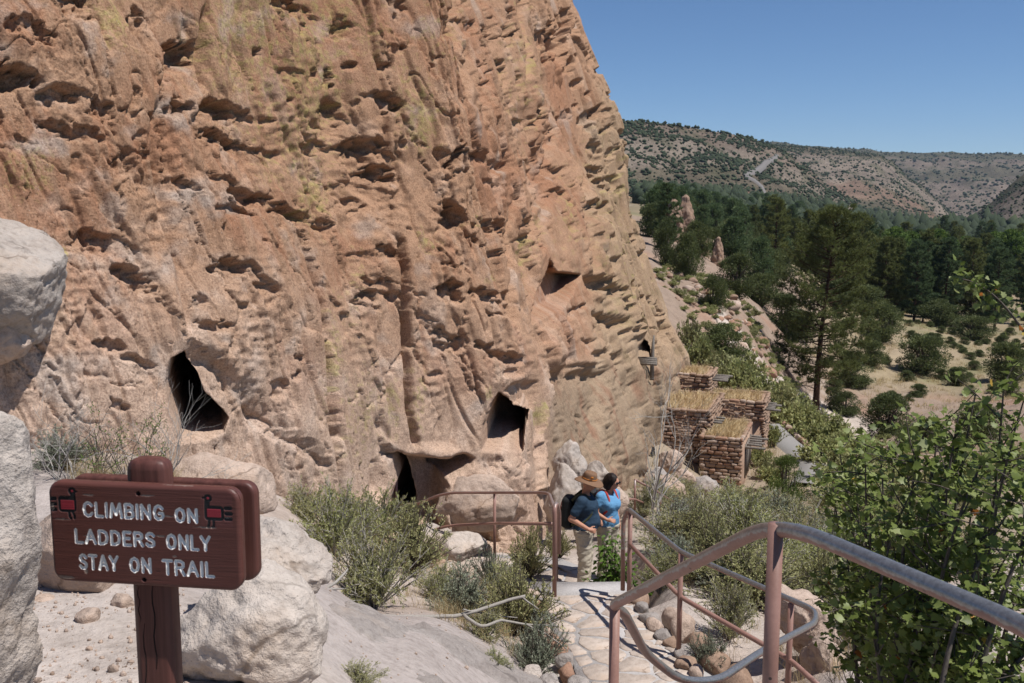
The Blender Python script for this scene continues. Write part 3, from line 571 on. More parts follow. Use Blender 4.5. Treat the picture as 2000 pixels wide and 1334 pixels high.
def terrain():
    NU, NV = 430, 520
    pxs = np.concatenate([np.linspace(-1300, -60, 24, endpoint=False), np.linspace(-60, 2060, 250, endpoint=False), np.linspace(2060, 3400, 30)])
    ys = np.exp(np.concatenate([np.linspace(math.log(.5), math.log(3.5), 30, endpoint=False), np.linspace(math.log(3.5), math.log(135), 400, endpoint=False), np.linspace(math.log(135), math.log(6000), 150)]))
    U, Y = np.meshgrid((pxs - 1000) / FPX, ys); X = U * Y * 1.0
    Z = ground(X, Y)
    # behind the cliff line the sheet is lifted no higher than the foot, so it stays inside the rock
    px = 1000 + U * FPX
    c = np.broadcast_to(SAND * .95, X.shape + (3,)).copy()
    def lerp(c, t, k): return c + (t - c) * k[..., None]
    n = fbm2(X / 2.2, Y / 2.2, 4, 211); nb = fbm2(X / 14, Y / 14, 4, 213); s2 = fbm2(X / .5, Y / .5, 3, 215)
    c = lerp(c, DIRT, sst(-.2, .4, n) * .55 * sst(5, 8, Y))
    c = lerp(c, GREYROCK, sst(4.6, 5.4, Y) * sst(9, 8, Y) * sst(1.2, .4, X) * .8)
    c = lerp(c, np.array([.26, .2, .13]), sst(12, 22, Y) * sst(.3, 2, X) * .75)
    pyv = proj(np.stack([X, Y, Z], -1))[1]
    far = sst(40, 60, Y); c = lerp(c, DIRT * .78, far * .8)
    c = lerp(c, np.array([.30, .185, .13]), far * sst(.0, .4, fbm2(X / 6, Y / 6, 4, 221)) * sst(130, 100, Y) * .7); c = lerp(c, np.array([.40, .34, .285]), far * sst(.2, .5, fbm2(X / 4, Y / 4, 4, 223)) * sst(130, 100, Y) * .6)
    stripe = np.exp(-((px - np.interp(pyv, [600, 660, 720, 770, 830], [1395, 1440, 1475, 1560, 1690])) / np.interp(pyv, [600, 700, 800], [16, 34, 40])) ** 2) * sst(52, 60, Y) * sst(100, 88, Y)
    c = lerp(c, WHITE, sst(.25, .7, stripe + .9 * nb * stripe + .6 * n * stripe) * .8)
    fl = sst(92, 108, Y) * sst(1540, 1680, px) + sst(170, 260, Y) * sst(1680, 1540, px); c = lerp(c, STRAW * 1.05, fl * .85); c = lerp(c, np.array([.15, .15, .07]), fl * sst(.0, .35, nb) * .75); c = lerp(c, DIRT, fl * sst(.1, .4, fbm2(X / 30, Y / 30, 3, 217)) * .4)
    up = sst(240, 320, Y); c = lerp(c, np.array([.2, .16, .105]), up * .7); c = lerp(c, WHITE * .9, up * sst(.22, .5, fbm2(X / 26, Y / 60, 4, 219)) * sst(1600, 1480, px) * .8)
    c = c * (1 + .12 * s2[..., None])
    me = mesh('ground', np.stack([X, Y, Z], -1).reshape(-1, 3), grid_faces(*X.shape), True, {'col': np.clip(c, .02, .8).reshape(-1, 3)})
    return obj('ground', me, SOIL, kind='structure', label='dry sloping ground of sand, dirt and straw-coloured grass')
TERRAIN = terrain()

# the mesas: crest line given in the photo at a distance, foot nearer to the eye
def hill_material():
    t = NT('mesa_rock', .97, .05); col = t.attr('col')
    co = t.co(); n = t.noise(.05, 6, .7); n2 = t.noise(.35, 4, .7)
    c = t.mix(.7, col, t.ramp(n, [(.3, (.62, .62, .66)), (.5, (1, 1, 1)), (.72, (1.25, 1.22, 1.2))]), 'MULTIPLY')
    c = t.mix(.7, c, t.ramp(n2, [(.34, (.5, .5, .52)), (.5, (1, 1, 1)), (.66, (1.3, 1.3, 1.3))]), 'MULTIPLY')
    return t.done(c, t.bump(n2, .9, 2.5))
HILL = hill_material()
HILLS = []
def make_hill(crest, foot, d_crest, d_foot, cols, seed, prof=1.0, rough=6, nr=110, ncol=260, plateau=900, label=None):
    crest = np.asarray(crest, float); foot = np.asarray(foot, float)
    pxs = np.linspace(crest[0, 0], crest[-1, 0], ncol)
    cp = np.interp(pxs, crest[:, 0], crest[:, 1]); fp = np.interp(pxs, foot[:, 0], foot[:, 1])
    dc = np.interp(pxs, crest[[0, -1], 0], d_crest); df = np.interp(pxs, crest[[0, -1], 0], d_foot)
    zc = P(pxs, cp, dc)[:, 2]; zf = P(pxs, fp, df)[:, 2] - 25
    r = np.linspace(0, 1, nr)[:, None]
    rows = int(nr * .8); s = np.clip(np.linspace(0, 1.25, nr), 0, 1)[:, None]; ex = np.clip(np.linspace(0, 1.25, nr) - 1, 0, 1)[:, None] * 4
    Yd = df + (dc - df) * s + ex * plateau
    k = s ** prof; k = k + .035 * np.sin(k * 19 + 2.5 * noise2(pxs / 90, pxs * 0 + 3, seed)[None]) * np.sin(np.pi * np.clip(k, 0, 1))
    Z = zf + (zc - zf) * k
    X = (pxs - 1000) / FPX * Yd * 1.005
    gul = 1 - np.abs(fbm2(X / 160, Yd / 420, 4, seed + 1)) * 2.2
    Z = Z + rough * (fbm2(X / 110, Yd / 110, 5, seed) * 1.3 + gul * .7) * np.sin(np.pi * np.clip(s * .92, 0, 1)) - ex * 10
    n = fbm2(X / 60, Z / 18, 4, seed + 5); c = np.empty(X.shape + (3,)); c[:] = cols[0]
    def lerp(c, t, k): return c + (np.asarray(t) - c) * k[..., None]
    for (lo, hi, col, am) in cols[1]:
        c = lerp(c, col, sst(lo - .05, lo + .03, k + .1 * n) * sst(hi + .05, hi - .03, k + .1 * n) * am)
    c = lerp(c, (.085, .085, .05), sst(.0, .32, fbm2(X / 38, Yd / 38, 4, seed + 8)) * .62); c = c * (1 + .35 * n[..., None]) * .9
    me = mesh('mesa', np.stack([X, Yd, Z], -1).reshape(-1, 3), grid_faces(*X.shape), True, {'col': np.clip(c, .02, .8).reshape(-1, 3)})
    o = obj('mesa_slope', me, HILL, kind='structure', label=label)
    HILLS.append((X, Yd, Z, pxs)); return o
ROCKY = (.175, .135, .104); PALE_ = (.24, .20, .16); RED_ = (.27, .15, .10); BRUSH = (.075, .075, .045)
make_hill([(1000, 205), (1215, 237), (1290, 243), (1380, 257), (1455, 272), (1490, 285), (1530, 303), (1570, 330), (1600, 360), (1660, 400)], [(1000, 375), (1300, 355), (1450, 350), (1540, 380), (1660, 412)], (820, 1150), (560, 800),
          (ROCKY, [(.0, .18, RED_, .5), (.2, .42, BRUSH, .45), (.45, .75, PALE_, .6), (.75, .92, ROCKY, .6)]), 301, 1.0, 7, label='rocky brush-dotted mesa slope nearest the cliff')
make_hill([(1380, 262), (1480, 282), (1560, 290), (1650, 296), (1700, 302), (1730, 318), (1760, 350), (1785, 362), (1820, 395), (1860, 430)], [(1380, 400), (1600, 385), (1700, 388), (1780, 400), (1860, 440)], (1750, 1900), (1150, 1350),
          (ROCKY, [(.0, .22, BRUSH, .6), (.22, .38, RED_, .3), (.4, .8, PALE_, .55), (.85, 1.1, BRUSH, .6)]), 311, .9, 9, label='pale layered mesa slope beyond the road')
make_hill([(1400, 279), (1500, 278), (1560, 286), (1640, 291), (1700, 297), (1780, 300), (1830, 298), (1880, 302), (1930, 301), (2000, 304), (2200, 306), (2600, 300), (3200, 290)], [(1400, 440), (1800, 420), (2000, 410), (3200, 410)], (3400, 3000), (1900, 1700),
          ((.17, .135, .105), [(.0, .4, (.19, .15, .12), .7), (.45, .62, BRUSH, .6), (.8, 1.1, BRUSH, .85)]), 321, 1.25, 24, plateau=2000, label='dark wooded mesa along the skyline')
make_hill([(1850, 470), (1900, 415), (1930, 388), (1960, 358), (2000, 328), (2080, 285), (2200, 240), (2500, 180), (3000, 150)], [(1850, 480), (1950, 440), (2200, 450), (3000, 460)], (1000, 900), (640, 560),
          ((.17, .135, .105), [(.3, .6, (.2, .165, .135), .6), (.8, 1.1, BRUSH, .6)]), 331, 1.0, 10, label='steep dark slope closing the canyon on its far side')
# road up the mesa foot
def on_hills(px, py, lo=200, hi=5000):
    """where the sight line through a photo point meets the far ground (first hit)"""
    ys = np.exp(np.linspace(math.log(lo), math.log(hi), 500)); pts = P(np.full(500, px), np.full(500, py), ys)
    g = far_height(pts[:, 0], pts[:, 1]); k = np.argmax(g > pts[:, 2])
    return (pts[k, 0], pts[k, 1], g[k]) if (g > pts[:, 2]).any() else None
def far_height(x, y):
    x = np.asarray(x, float); y = np.asarray(y, float); z = ground(x, y); p = 1000 + x / y / 1.005 * FPX
    for (X, Yd, Z, pxs) in HILLS:
        j = np.clip(np.searchsorted(pxs, p) - 1, 0, len(pxs) - 2); f = (p - pxs[j]) / (pxs[j + 1] - pxs[j]); ins = (p > pxs[0]) & (p < pxs[-1])
        for q in np.flatnonzero(ins):
            col = Yd[:, j[q]]
            if col[0] <= y[q] <= col[-1]:
                a = np.interp(y[q], Yd[:, j[q]], Z[:, j[q]]); b = np.interp(y[q], Yd[:, j[q] + 1], Z[:, j[q] + 1]); z[q] = max(z[q], a * (1 - f[q]) + b * f[q])
    return z
# ------------------------------------------------------------------ rock pieces
def rock_material(name, cols, sc=1.0, bump=.8):
    t = NT(name, .95, .12); rnd = t.rand()
    n1 = t.noise(2.2 * sc, 5, .65); n2 = t.noise(14 * sc, 5, .7); n3 = t.noise(75 * sc, 3, .7); g = t.vor(44 * sc)
    c = t.ramp(n1, [(.3, cols[0]), (.5, cols[1]), (.7, cols[2])])
    c = t.mix(.55, c, t.ramp(n2, [(.32, (.55, .52, .5)), (.5, (1, 1, 1)), (.72, (1.25, 1.25, 1.25))]), 'MULTIPLY')
    c = t.mix(t.math('MULTIPLY', t.ramp(g, [(0, .75), (.12, .6), (.2, 0.0)]), t.ramp(n2, [(.46, 0.0), (.58, 1.0)])), c, tuple(v * .45 for v in cols[0]))
    c = t.mix(.6, c, t.ramp(rnd, [(0, (.78, .76, .75)), (1, (1.12, 1.1, 1.08))]), 'MULTIPLY')
    dv = t.new('ShaderNodeVectorMath', operation='ADD'); t.link(t.co(), dv.inputs[0]); nv = t.noise(2.5 * sc, 3, .6, out='Color'); sv = t.new('ShaderNodeVectorMath', operation='SCALE'); t.link(nv, sv.inputs[0]); sv.inputs['Scale'].default_value = .5 / sc; t.link(sv.outputs[0], dv.inputs[1])
    ck = t.vor(1.7 * sc, dv.outputs[0], 'DISTANCE_TO_EDGE'); ckm = t.math('MULTIPLY', t.ramp(ck, [(0, 1.0), (.010, .8), (.028, 0.0)]), t.ramp(t.noise(1.6 * sc, 3), [(.48, 0.0), (.58, 1.0)]))
    c = t.mix(t.math('MULTIPLY', ckm, .8), c, tuple(v * .4 for v in cols[0])); st = t.ramp(t.noise(1.1 * sc, 5, .7), [(.5, 0.0), (.68, .65)]); c = t.mix(st, c, (cols[1][0] * .86, cols[1][1] * .70, cols[1][2] * .56))
    b = t.bump(n2, bump * .6, .05 / sc); b = t.bump(ckm, -bump * .5, .03 / sc, b) if False else b; b = t.bump(n3, bump * .8, .012 / sc, b); b = t.bump(g, bump * .35, .01 / sc, b)
    return t.done(c, b)
M_PALE = rock_material('pale_tuff', [(.36, .30, .255), (.44, .385, .34), (.52, .47, .425)])
M_TUFF = rock_material('pink_tuff', [(.35, .26, .205), (.45, .35, .285), (.53, .43, .36)])
M_GREY = rock_material('grey_tuff', [(.27, .235, .214), (.335, .30, .276), (.41, .375, .35)])
M_REDS = rock_material('red_stone', [(.25, .14, .095), (.33, .20, .14), (.39, .265, .195)], 3.0)
M_BRN = rock_material('brown_stone', [(.22, .148, .108), (.315, .218, .16), (.40, .29, .215)], 3.0)
def rock_mesh(rx, ry, rz, seed, sub=5, lump=.28, facets=9, flat=.0):
    V, F = icos(sub); r = np.random.default_rng(seed); V = V * np.array([rx, ry, rz]); S = np.array([rx, ry, rz])
    for _ in range(facets):
        n = unit(r.normal(size=3)); h = r.uniform(.58, .92) * np.sqrt(((n * S) ** 2).sum()); e = V @ n - h
        V = V - np.maximum(e, 0)[:, None] * n * .88
    m = S.max(); nn = unit(V / S)
    V = V + nn * m * (lump * .5 * fbm3(V / m * 1.5 + seed, 3, seed)[:, None] + lump * .30 * (.28 - np.abs(fbm3(V / m * 3.6 + seed, 4, seed + 3, .5)))[:, None])
    V = V + nn * m * .018 * fbm3(V / m * 22, 3, seed + 9, .6)[:, None]
    return V, F
def boulder(name, px, py, y, w, h, dpt, seed, mat, label, sub=5, lump=.28, facets=9, rot=0, cat='boulder', group=None, parent=None):
    """centre px,py at distance y; half sizes w,h in photo pixels, depth half size as a ratio of w"""
    c = P(px, py, y); k = y / FPX; V, F = rock_mesh(w * k, w * k * dpt, h * k, seed, sub, lump, facets)
    a = R(rot); V = np.stack([V[:, 0] * math.cos(a) - V[:, 2] * math.sin(a), V[:, 1], V[:, 0] * math.sin(a) + V[:, 2] * math.cos(a)], -1)
    return obj(name, mesh(name, V, F, True), mat, loc=c, label=label, cat=cat if parent is None else None, group=group, parent=parent)
boulder('boulder', -62, 1095, 2.7, 128, 450, .8, 11, M_PALE, 'pale boulder standing at the edge beside the wooden sign', 6, .22, 7, cat='boulder')
boulder('boulder', 0, 548, 8.95, 132, 132, .9, 14, M_PALE, 'large cream boulder perched high against the cliff', 6, .3, 7, rot=-8)
boulder('boulder', -10, 650, 8.9, 90, 60, .8, 15, M_TUFF, 'dark-sided rock wedged beneath the perched cream boulder', 5, .35, 8, rot=10)
boulder('boulder', 488, 1255, 4.3, 165, 165, .8, 21, M_PALE, 'big lumpy cream boulder standing behind the sign post', 6, .34, 8, rot=-10)
boulder('boulder', 535, 1092, 5.0, 118, 98, .9, 24, M_PALE, 'angular pale boulder with a pointed side, behind the sign board', 6, .4, 10, rot=-22)
boulder('boulder', 150, 1085, 5.3, 150, 96, .8, 27, M_TUFF, 'flat-bottomed boulder overhanging a dark gap below the sign', 5, .26, 8, rot=8)
boulder('boulder', 30, 1170, 4.9, 36, 40, .9, 29, M_TUFF, 'small brown rock tucked beside the near pale boulder', 4, .3, 7)
for i, (x, y, w, h, lab) in enumerate([(174, 1206, 27, 20, 'small angular stone, highest of the pile on the sandy ground'), (178, 1238, 20, 20, 'small round stone under the angular stone of the pile'), (84, 1195, 40, 34, 'brown rock at the mouth of the dark gap'),
                                       (226, 1258, 24, 14, 'flat pale stone beside the sign post foot'), (160, 1252, 14, 8, 'tiny stone in front of the round stone'), (140, 1228, 22, 11, 'low pale stone left of the round stone'), (242, 1178, 26, 24, 'grey stone half hidden behind the sign post')]):
    g = 4.7 if i not in (6, 2) else 4.95
    boulder('stone', x, y, g, w, h, .9, 41 + i, M_TUFF if i != 3 else M_PALE, lab, 4, .3, 9, cat='stone')
# pebbles strewn on the sand
def pebbles():
    mb = MB(); r = np.random.default_rng(5); V0, F0 = icos(1)
    for k in range(900):
        y = r.uniform(3.9, 5.6) if k < 600 else r.uniform(5, 9); px = r.uniform(-60, 330) if k < 600 else r.uniform(420, 1090)
        x = (px - 1000) / FPX * y; s = (.003 + .012 * r.random() ** 3) * (1 + 1.2 * (r.random() < .05)); V = V0 * s * r.uniform(.6, 1.3, 3) * r.uniform(.85, 1.15, (len(V0), 1)); mb.add(V + np.array([x, y, float(ground(x, y)) + s * .3]), F0)
    obj('gravel', mb.build('gravel', True), M_TUFF, kind='stuff', label='small gravel strewn over the sandy ground')
pebbles()
# sloping slab of bedrock between the boulders and the path
def slab(name, poly, mat, label, seed, thick=.5, cat='rock', n=90, amp=.05):
    """a rounded sheet of bedrock: outline corners as (px, py, distance)"""
    p = np.array(poly, float); W = P(p[:, 0], p[:, 1], p[:, 2]); A = np.c_[W[:, :2], np.ones(len(W))]; co = np.linalg.lstsq(A, W[:, 2], rcond=None)[0]
    lo, hi = W[:, :2].min(0) - .2, W[:, :2].max(0) + .2; gx, gy = np.meshgrid(np.linspace(lo[0], hi[0], n), np.linspace(lo[1], hi[1], n))
    # signed distance to the outline
    best = np.full(gx.shape, 1e9); ins = np.zeros(gx.shape, bool)
    for k in range(len(W)):
        a, b = W[k, :2], W[(k + 1) % len(W), :2]; e = b - a; t = np.clip(((gx - a[0]) * e[0] + (gy - a[1]) * e[1]) / (e @ e), 0, 1)
        best = np.minimum(best, np.hypot(gx - a[0] - t * e[0], gy - a[1] - t * e[1])); ins ^= ((a[1] > gy) != (b[1] > gy)) & (gx < (b[0] - a[0]) * (gy - a[1]) / (b[1] - a[1] + 1e-12) + a[0])
    s = np.where(ins, best, -best) + .1 * fbm2(gx * 2.2, gy * 2.2, 3, seed)
    dz = np.sqrt((gx[..., None] - W[:, 0]) ** 2 + (gy[..., None] - W[:, 1]) ** 2); wt = 1 / (dz ** 2.5 + .02); zi = (wt * W[:, 2]).sum(-1) / wt.sum(-1)
    z = zi - thick * (1 - sst(-.12, .16, s)) + amp * fbm2(gx * 1.6, gy * 1.6, 4, seed + 1) * 1.6 + amp * .35 * fbm2(gx * 9, gy * 9, 4, seed + 2, .6)
    q = fbm2(gx * 1.1 + gy * .5, gy * 2.0, 3, seed + 4) * 4; z = z + amp * .5 * (np.floor(q) + sst(.7, 1, q - np.floor(q)) - q)
    f = grid_faces(n, n); keep = (s.ravel()[f] > -.2).all(1)
    return obj(name, mesh(name, np.stack([gx, gy, z], -1).reshape(-1, 3), f[keep], True), mat, label=label, cat=cat)
slab('bedrock_slab', [(600, 1170, 6.3), (660, 1150, 6.8), (780, 1195, 7.2), (900, 1235, 7.6), (1030, 1300, 7.7), (1110, 1350, 7.8), (1040, 1400, 6.6), (760, 1420, 5.2), (560, 1400, 4.8), (540, 1290, 5.3)], M_GREY, 'long smooth slab of grey bedrock sloping down to the path', 61, .5, 'rock', 150, .05)
boulder('boulder', 1040, 1318, 7.6, 26, 20, .9, 67, M_PALE, 'white angular rock lying at the lower end of the bedrock slab', 5, .3, 10)
boulder('boulder', 1075, 1340, 7.4, 30, 26, .9, 68, M_GREY, 'round grey rock beside the paved path edge', 5, .3, 8)
# bedrock and boulders under the cliff beside the people
boulder('boulder', 1112, 900, 18.6, 36, 46, .8, 71, M_PALE, 'tall white rock shoulder behind the man with the hat', 5, .3, 8)
boulder('boulder', 1100, 975, 17.6, 44, 70, .8, 72, M_PALE, 'rounded cream rock mass at the cliff foot behind the people', 5, .32, 8, rot=10)
boulder('boulder', 1165, 935, 19.2, 34, 38, .8, 73, M_PALE, 'low white boulder right behind the woman', 5, .3, 9)
boulder('boulder', 1190, 985, 17.6, 36, 46, .8, 74, M_TUFF, 'brown sloping rock beside the woman', 5, .3, 9, rot=-20)
boulder('boulder', 930, 985, 15.7, 92, 58, .35, 75, M_TUFF, 'broad undercut rock ledge behind the metal handrail', 5, .26, 8, rot=4)
boulder('boulder', 905, 1066, 14.4, 52, 26, .8, 76, M_PALE, 'low pale rock lying in front of the carved alcove', 5, .3, 9)
boulder('boulder', 840, 1050, 15.2, 55, 26, .7, 77, M_PALE, 'smooth pale ledge at the floor of the carved alcove', 5, .26, 7)
boulder('boulder', 440, 945, 9.0, 130, 62, .5, 78, M_TUFF, 'smooth pale ledge below the black cave mouth', 5, .2, 6, rot=-4)
# jagged rock on the slope by the stair
boulder('boulder', 1568, 1215, 8.3, 52, 110, .8, 81, M_TUFF, 'tall jagged cream rock behind the handrail bend', 5, .5, 14, rot=24)
boulder('boulder', 1612, 1300, 7.9, 52, 60, .8, 82, M_TUFF, 'broken cream rock at the foot of the jagged rock', 5, .5, 14, rot=20)
boulder('boulder', 1300, 960, 27, 60, 30, .8, 83, M_TUFF, 'sloping pale rock below the stone house wall', 5, .4, 9, rot=-25)
boulder('boulder', 1365, 955, 33, 40, 30, .8, 84, M_GREY, 'grey rock under the corner of the stone house', 5, .4, 9, rot=-10)

boulder('boulder', 1312, 905, 33, 30, 26, .8, 85, M_TUFF, 'blocky tan rock against the near wall of the stone house', 5, .4, 10)
boulder('boulder', 1332, 936, 31, 26, 20, .8, 86, M_TUFF, 'small tan rock on the slope in front of the stone house', 5, .4, 10)
boulder('boulder', 1285, 935, 29, 26, 24, .8, 87, M_GREY, 'grey rock at the cliff foot beside the bare tree', 5, .4, 10)
# ------------------------------------------------------------------ paved landing, steps, edge stones
M_FLAG = rock_material('flagstone', [(.38, .31, .26), (.45, .38, .325), (.50, .43, .375)], 1.6, .35)
def mortar_material():
    t = NT('mortar', .95, .1); n = t.noise(6, 5, .65); n2 = t.noise(60, 4, .7)
    c = t.mix(.6, t.ramp(n, [(.3, (.36, .335, .32)), (.7, (.46, .43, .41))]), t.ramp(n2, [(.3, (.7, .7, .7)), (.7, (1.2, 1.2, 1.2))]), 'MULTIPLY')
    return t.done(c, t.bump(n2, .5, .008))
M_MORT = mortar_material()
def ribbon(pts, wl, wr, z0, z1, n=60, zf=None):
    """solid strip along a plan polyline"""
    p = resample(np.array(pts, float), .12); t = unit(np.gradient(p, axis=0)); nl = np.stack([-t[:, 1], t[:, 0]], 1)
    wl = np.interp(np.linspace(0, 1, len(p)), np.linspace(0, 1, len(wl)), wl) if hasattr(wl, '__len__') else np.full(len(p), wl)
    wr = np.interp(np.linspace(0, 1, len(p)), np.linspace(0, 1, len(wr)), wr) if hasattr(wr, '__len__') else np.full(len(p), wr)
    wob = .04 * noise2(np.arange(len(p)) * .7, np.zeros(len(p)), 5)
    a = p + nl * (wl + wob)[:, None]; b = p - nl * (wr + wob)[:, None]
    z1 = np.broadcast_to(z1, len(p)); z0 = np.broadcast_to(z0, len(p))
    V = np.stack([np.c_[a, z0], np.c_[a, z1], np.c_[b, z1], np.c_[b, z0]], 1).reshape(-1, 3); i = np.arange(len(p) * 4).reshape(-1, 4)
    Q = np.concatenate([np.stack([i[:-1, k], i[1:, k], i[1:, k + 1], i[:-1, k + 1]], -1) for k in range(3)] + [i[[0]], i[[-1], ::-1]])
    return V, Q
path = obj('path', mesh('path', *ribbon(PATH_UP, [.62, .56, .50], [.62, .56, .5], ZP - .4, ZP)), M_MORT, kind='structure', label='flagstone landing between the stairs')
def poly_clip(poly, n, d):
    out = []
    for k in range(len(poly)):
        a, b = poly[k], poly[(k + 1) % len(poly)]; da, db = a @ n - d, b @ n - d
        if da <= 0: out.append(a)
        if da * db < 0: out.append(a + (b - a) * da / (da - db))
    return out
def voronoi_cells(pts, box):
    cells = []
    for i, p in enumerate(pts):
        poly = [np.array(q, float) for q in box]
        for j in np.argsort(((pts - p) ** 2).sum(1))[1:18]:
            q = pts[j]; n = q - p; poly = poly_clip(poly, n, n @ (p + q) / 2)
            if len(poly) < 3: break
        cells.append(poly)
    return cells
def prism(poly, z0, z1, bev, r=None):
    """flat stone with a chamfered upper edge"""
    p = np.array(poly); c = p.mean(0); n = len(p); inn = p + (c - p) * np.minimum(.5, bev / (np.linalg.norm(p - c, axis=1)[:, None] + 1e-9))
    V = np.concatenate([np.c_[p, np.full(n, z0)], np.c_[p, np.full(n, z1 - bev)], np.c_[inn, np.full(n, z1)], [[*c, z1 + (0 if r is None else r)]]])
    a = np.arange(n); b = (a + 1) % n
    Q = np.concatenate([np.stack([a, b, b + n, a + n], -1), np.stack([a + n, b + n, b + 2 * n, a + 2 * n], -1)]); T = np.stack([a + 2 * n, b + 2 * n, np.full(n, 3 * n)], -1)
    return V, Q, T
def flags(spine, half, z, step, parent, seed, proud=.009, gap=.017, off=0):
    p = resample(np.array(spine, float), .05); t = unit(np.gradient(p, axis=0)); nl = np.stack([-t[:, 1], t[:, 0]], 1); L = np.r_[0, np.cumsum(np.linalg.norm(np.diff(p, axis=0), axis=1))]
    r = np.random.default_rng(seed); pts = []
    s = -step
    while s < L[-1] + step:
        u = -half - step + r.uniform(0, step)
        while u < half + step: pts.append((s + r.uniform(-.3, .3) * step, u + r.uniform(-.25, .25) * step)); u += step * r.uniform(.95, 1.6)
        s += step * .8
    pts = np.array(pts)
    cells = voronoi_cells(pts, [(-.0, -half), (L[-1], -half), (L[-1], half), (0, half)])
    for c in cells:
        if len(c) < 3: continue
        c = np.array(c); m = c.mean(0); ar = .5 * abs((c[:, 0] * np.roll(c[:, 1], -1) - c[:, 1] * np.roll(c[:, 0], -1)).sum())
        if ar < .010: continue
        # subdivide, shrink for the joint, roughen
        q = []
        for k in range(len(c)):
            a, b = c[k], c[(k + 1) % len(c)]
            q += [a * .9 + b * .1, a * .5 + b * .5 + r.normal(size=2) * .012, a * .1 + b * .9]
        q = np.array(q); g = gap * r.uniform(.6, 1.5); q = q + (m - q) * np.minimum(.4, g / (np.linalg.norm(q - m, axis=1)[:, None] + 1e-6))
        w = np.stack([np.interp(q[:, 0], L, p[:, k]) + np.interp(q[:, 0], L, nl[:, k]) * q[:, 1] for k in (0, 1)], 1)
        V, Q, T = prism(w, z - .05, z + proud * r.uniform(.6, 1.2), .007); zc = V.mean(0)
        tilt = r.normal(size=2) * .006; V[:, 2] += (V[:, 0] - zc[0]) * tilt[0] + (V[:, 1] - zc[1]) * tilt[1]
        o = obj('flagstone', mesh('flagstone', V - zc, [T, Q]), M_FLAG, parent=parent); o.location = zc
flags(PATH_UP, .50, ZP, .30, path, 3)
# steps down from the landing, then the lower landing
for k in range(9):
    f = k / 9; y0 = 10.22 + k * .31; x0 = .72 + .13 * f; z = ZP - .19 * k - (.0 if k else .0)
    if k == 0: V, Q = ribbon([(.735, 10.0), (.72, 10.3)], .52, .52, ZP - .5, ZP + .03)
    else: V, Q = ribbon([(x0, y0), (x0 + .01, y0 + .34)], .54, .54, z - .4, z)
    obj('path_step', mesh('path_step', V, Q), M_MORT, kind='structure', label='worn stone step on the trail' if k else 'stone edge of the upper landing')
low = obj('path', mesh('path', *ribbon([(0.9, 12.6), (0.75, 14.0), (0.3, 14.9), (-1.6, 15.3)], [.9, .75, .6], [.95, .9, .6], ZL - .4, ZL)), M_MORT, kind='structure', label='dusty lower landing where the people stand')
flags([(0.85, 12.9), (0.75, 14.0), (0.3, 14.9), (-1.4, 15.3)], .62, ZL, .5, low, 8, .012, .018)
# the trail the camera stands on
def edging(pts, name, parent, mat, seed, size=.17, jitter=.04, zoff=-.02, fn=None):
    r = np.random.default_rng(seed); p = resample(np.array(pts, float), .02); L = np.r_[0, np.cumsum(np.linalg.norm(np.diff(p, axis=0), axis=1))]; s = 0
    while s < L[-1]:
        l = size * r.uniform(.7, 1.7); q = np.array([np.interp(s + l / 2, L, p[:, k]) for k in range(3)]); t = np.array([np.interp(min(s + l, L[-1]), L, p[:, k]) - np.interp(s, L, p[:, k]) for k in range(2)])
        V, F = rock_mesh(1, 1, 1, seed + int(s * 100), 3, .14, 20); V = V * np.array([l * .62, size * r.uniform(.45, .7), size * r.uniform(.42, .6)])
        V = V + unit(V) * (.06 * size * fbm3(V / size * 6 + s, 3, 5))[:, None]; o = obj(name, mesh(name, V, F, False), mat[int(r.integers(len(mat)))], parent=parent); o.location = q + np.array([r.normal() * jitter * .4, r.normal() * jitter * .4, size * .18 + zoff]); o.rotation_euler = (0, 0, math.atan2(t[1], t[0]) + r.normal() * .15)
        s += l * 1.0
zb = ZP + .0
edging([(1.98, 6.9, zb), (1.72, 7.7, zb), (1.60, 8.3, zb), (1.42, 9.0, zb), (1.28, 9.7, zb)], 'edge_stone', path, [M_BRN, M_TUFF, M_GREY, M_TUFF], 90, .18)
edging([(.62, 7.5, zb + .03), (.46, 8.6, zb), (.28, 9.3, zb), (.2, 10.0, zb)], 'edge_stone', path, [M_REDS, M_TUFF, M_GREY], 190, .17)
edging([(1.28, 9.75, zb), (1.36, 10.6, zb - .3), (1.5, 12.0, zb - 1.1)], 'edge_stone', path, [M_BRN, M_TUFF], 290, .26)
# second row of retaining stones
edging([(2.15, 7.4, zb - .02), (1.9, 8.3, zb - .05), (1.62, 9.3, zb)], 'edge_stone', path, [M_TUFF, M_BRN], 390, .26)

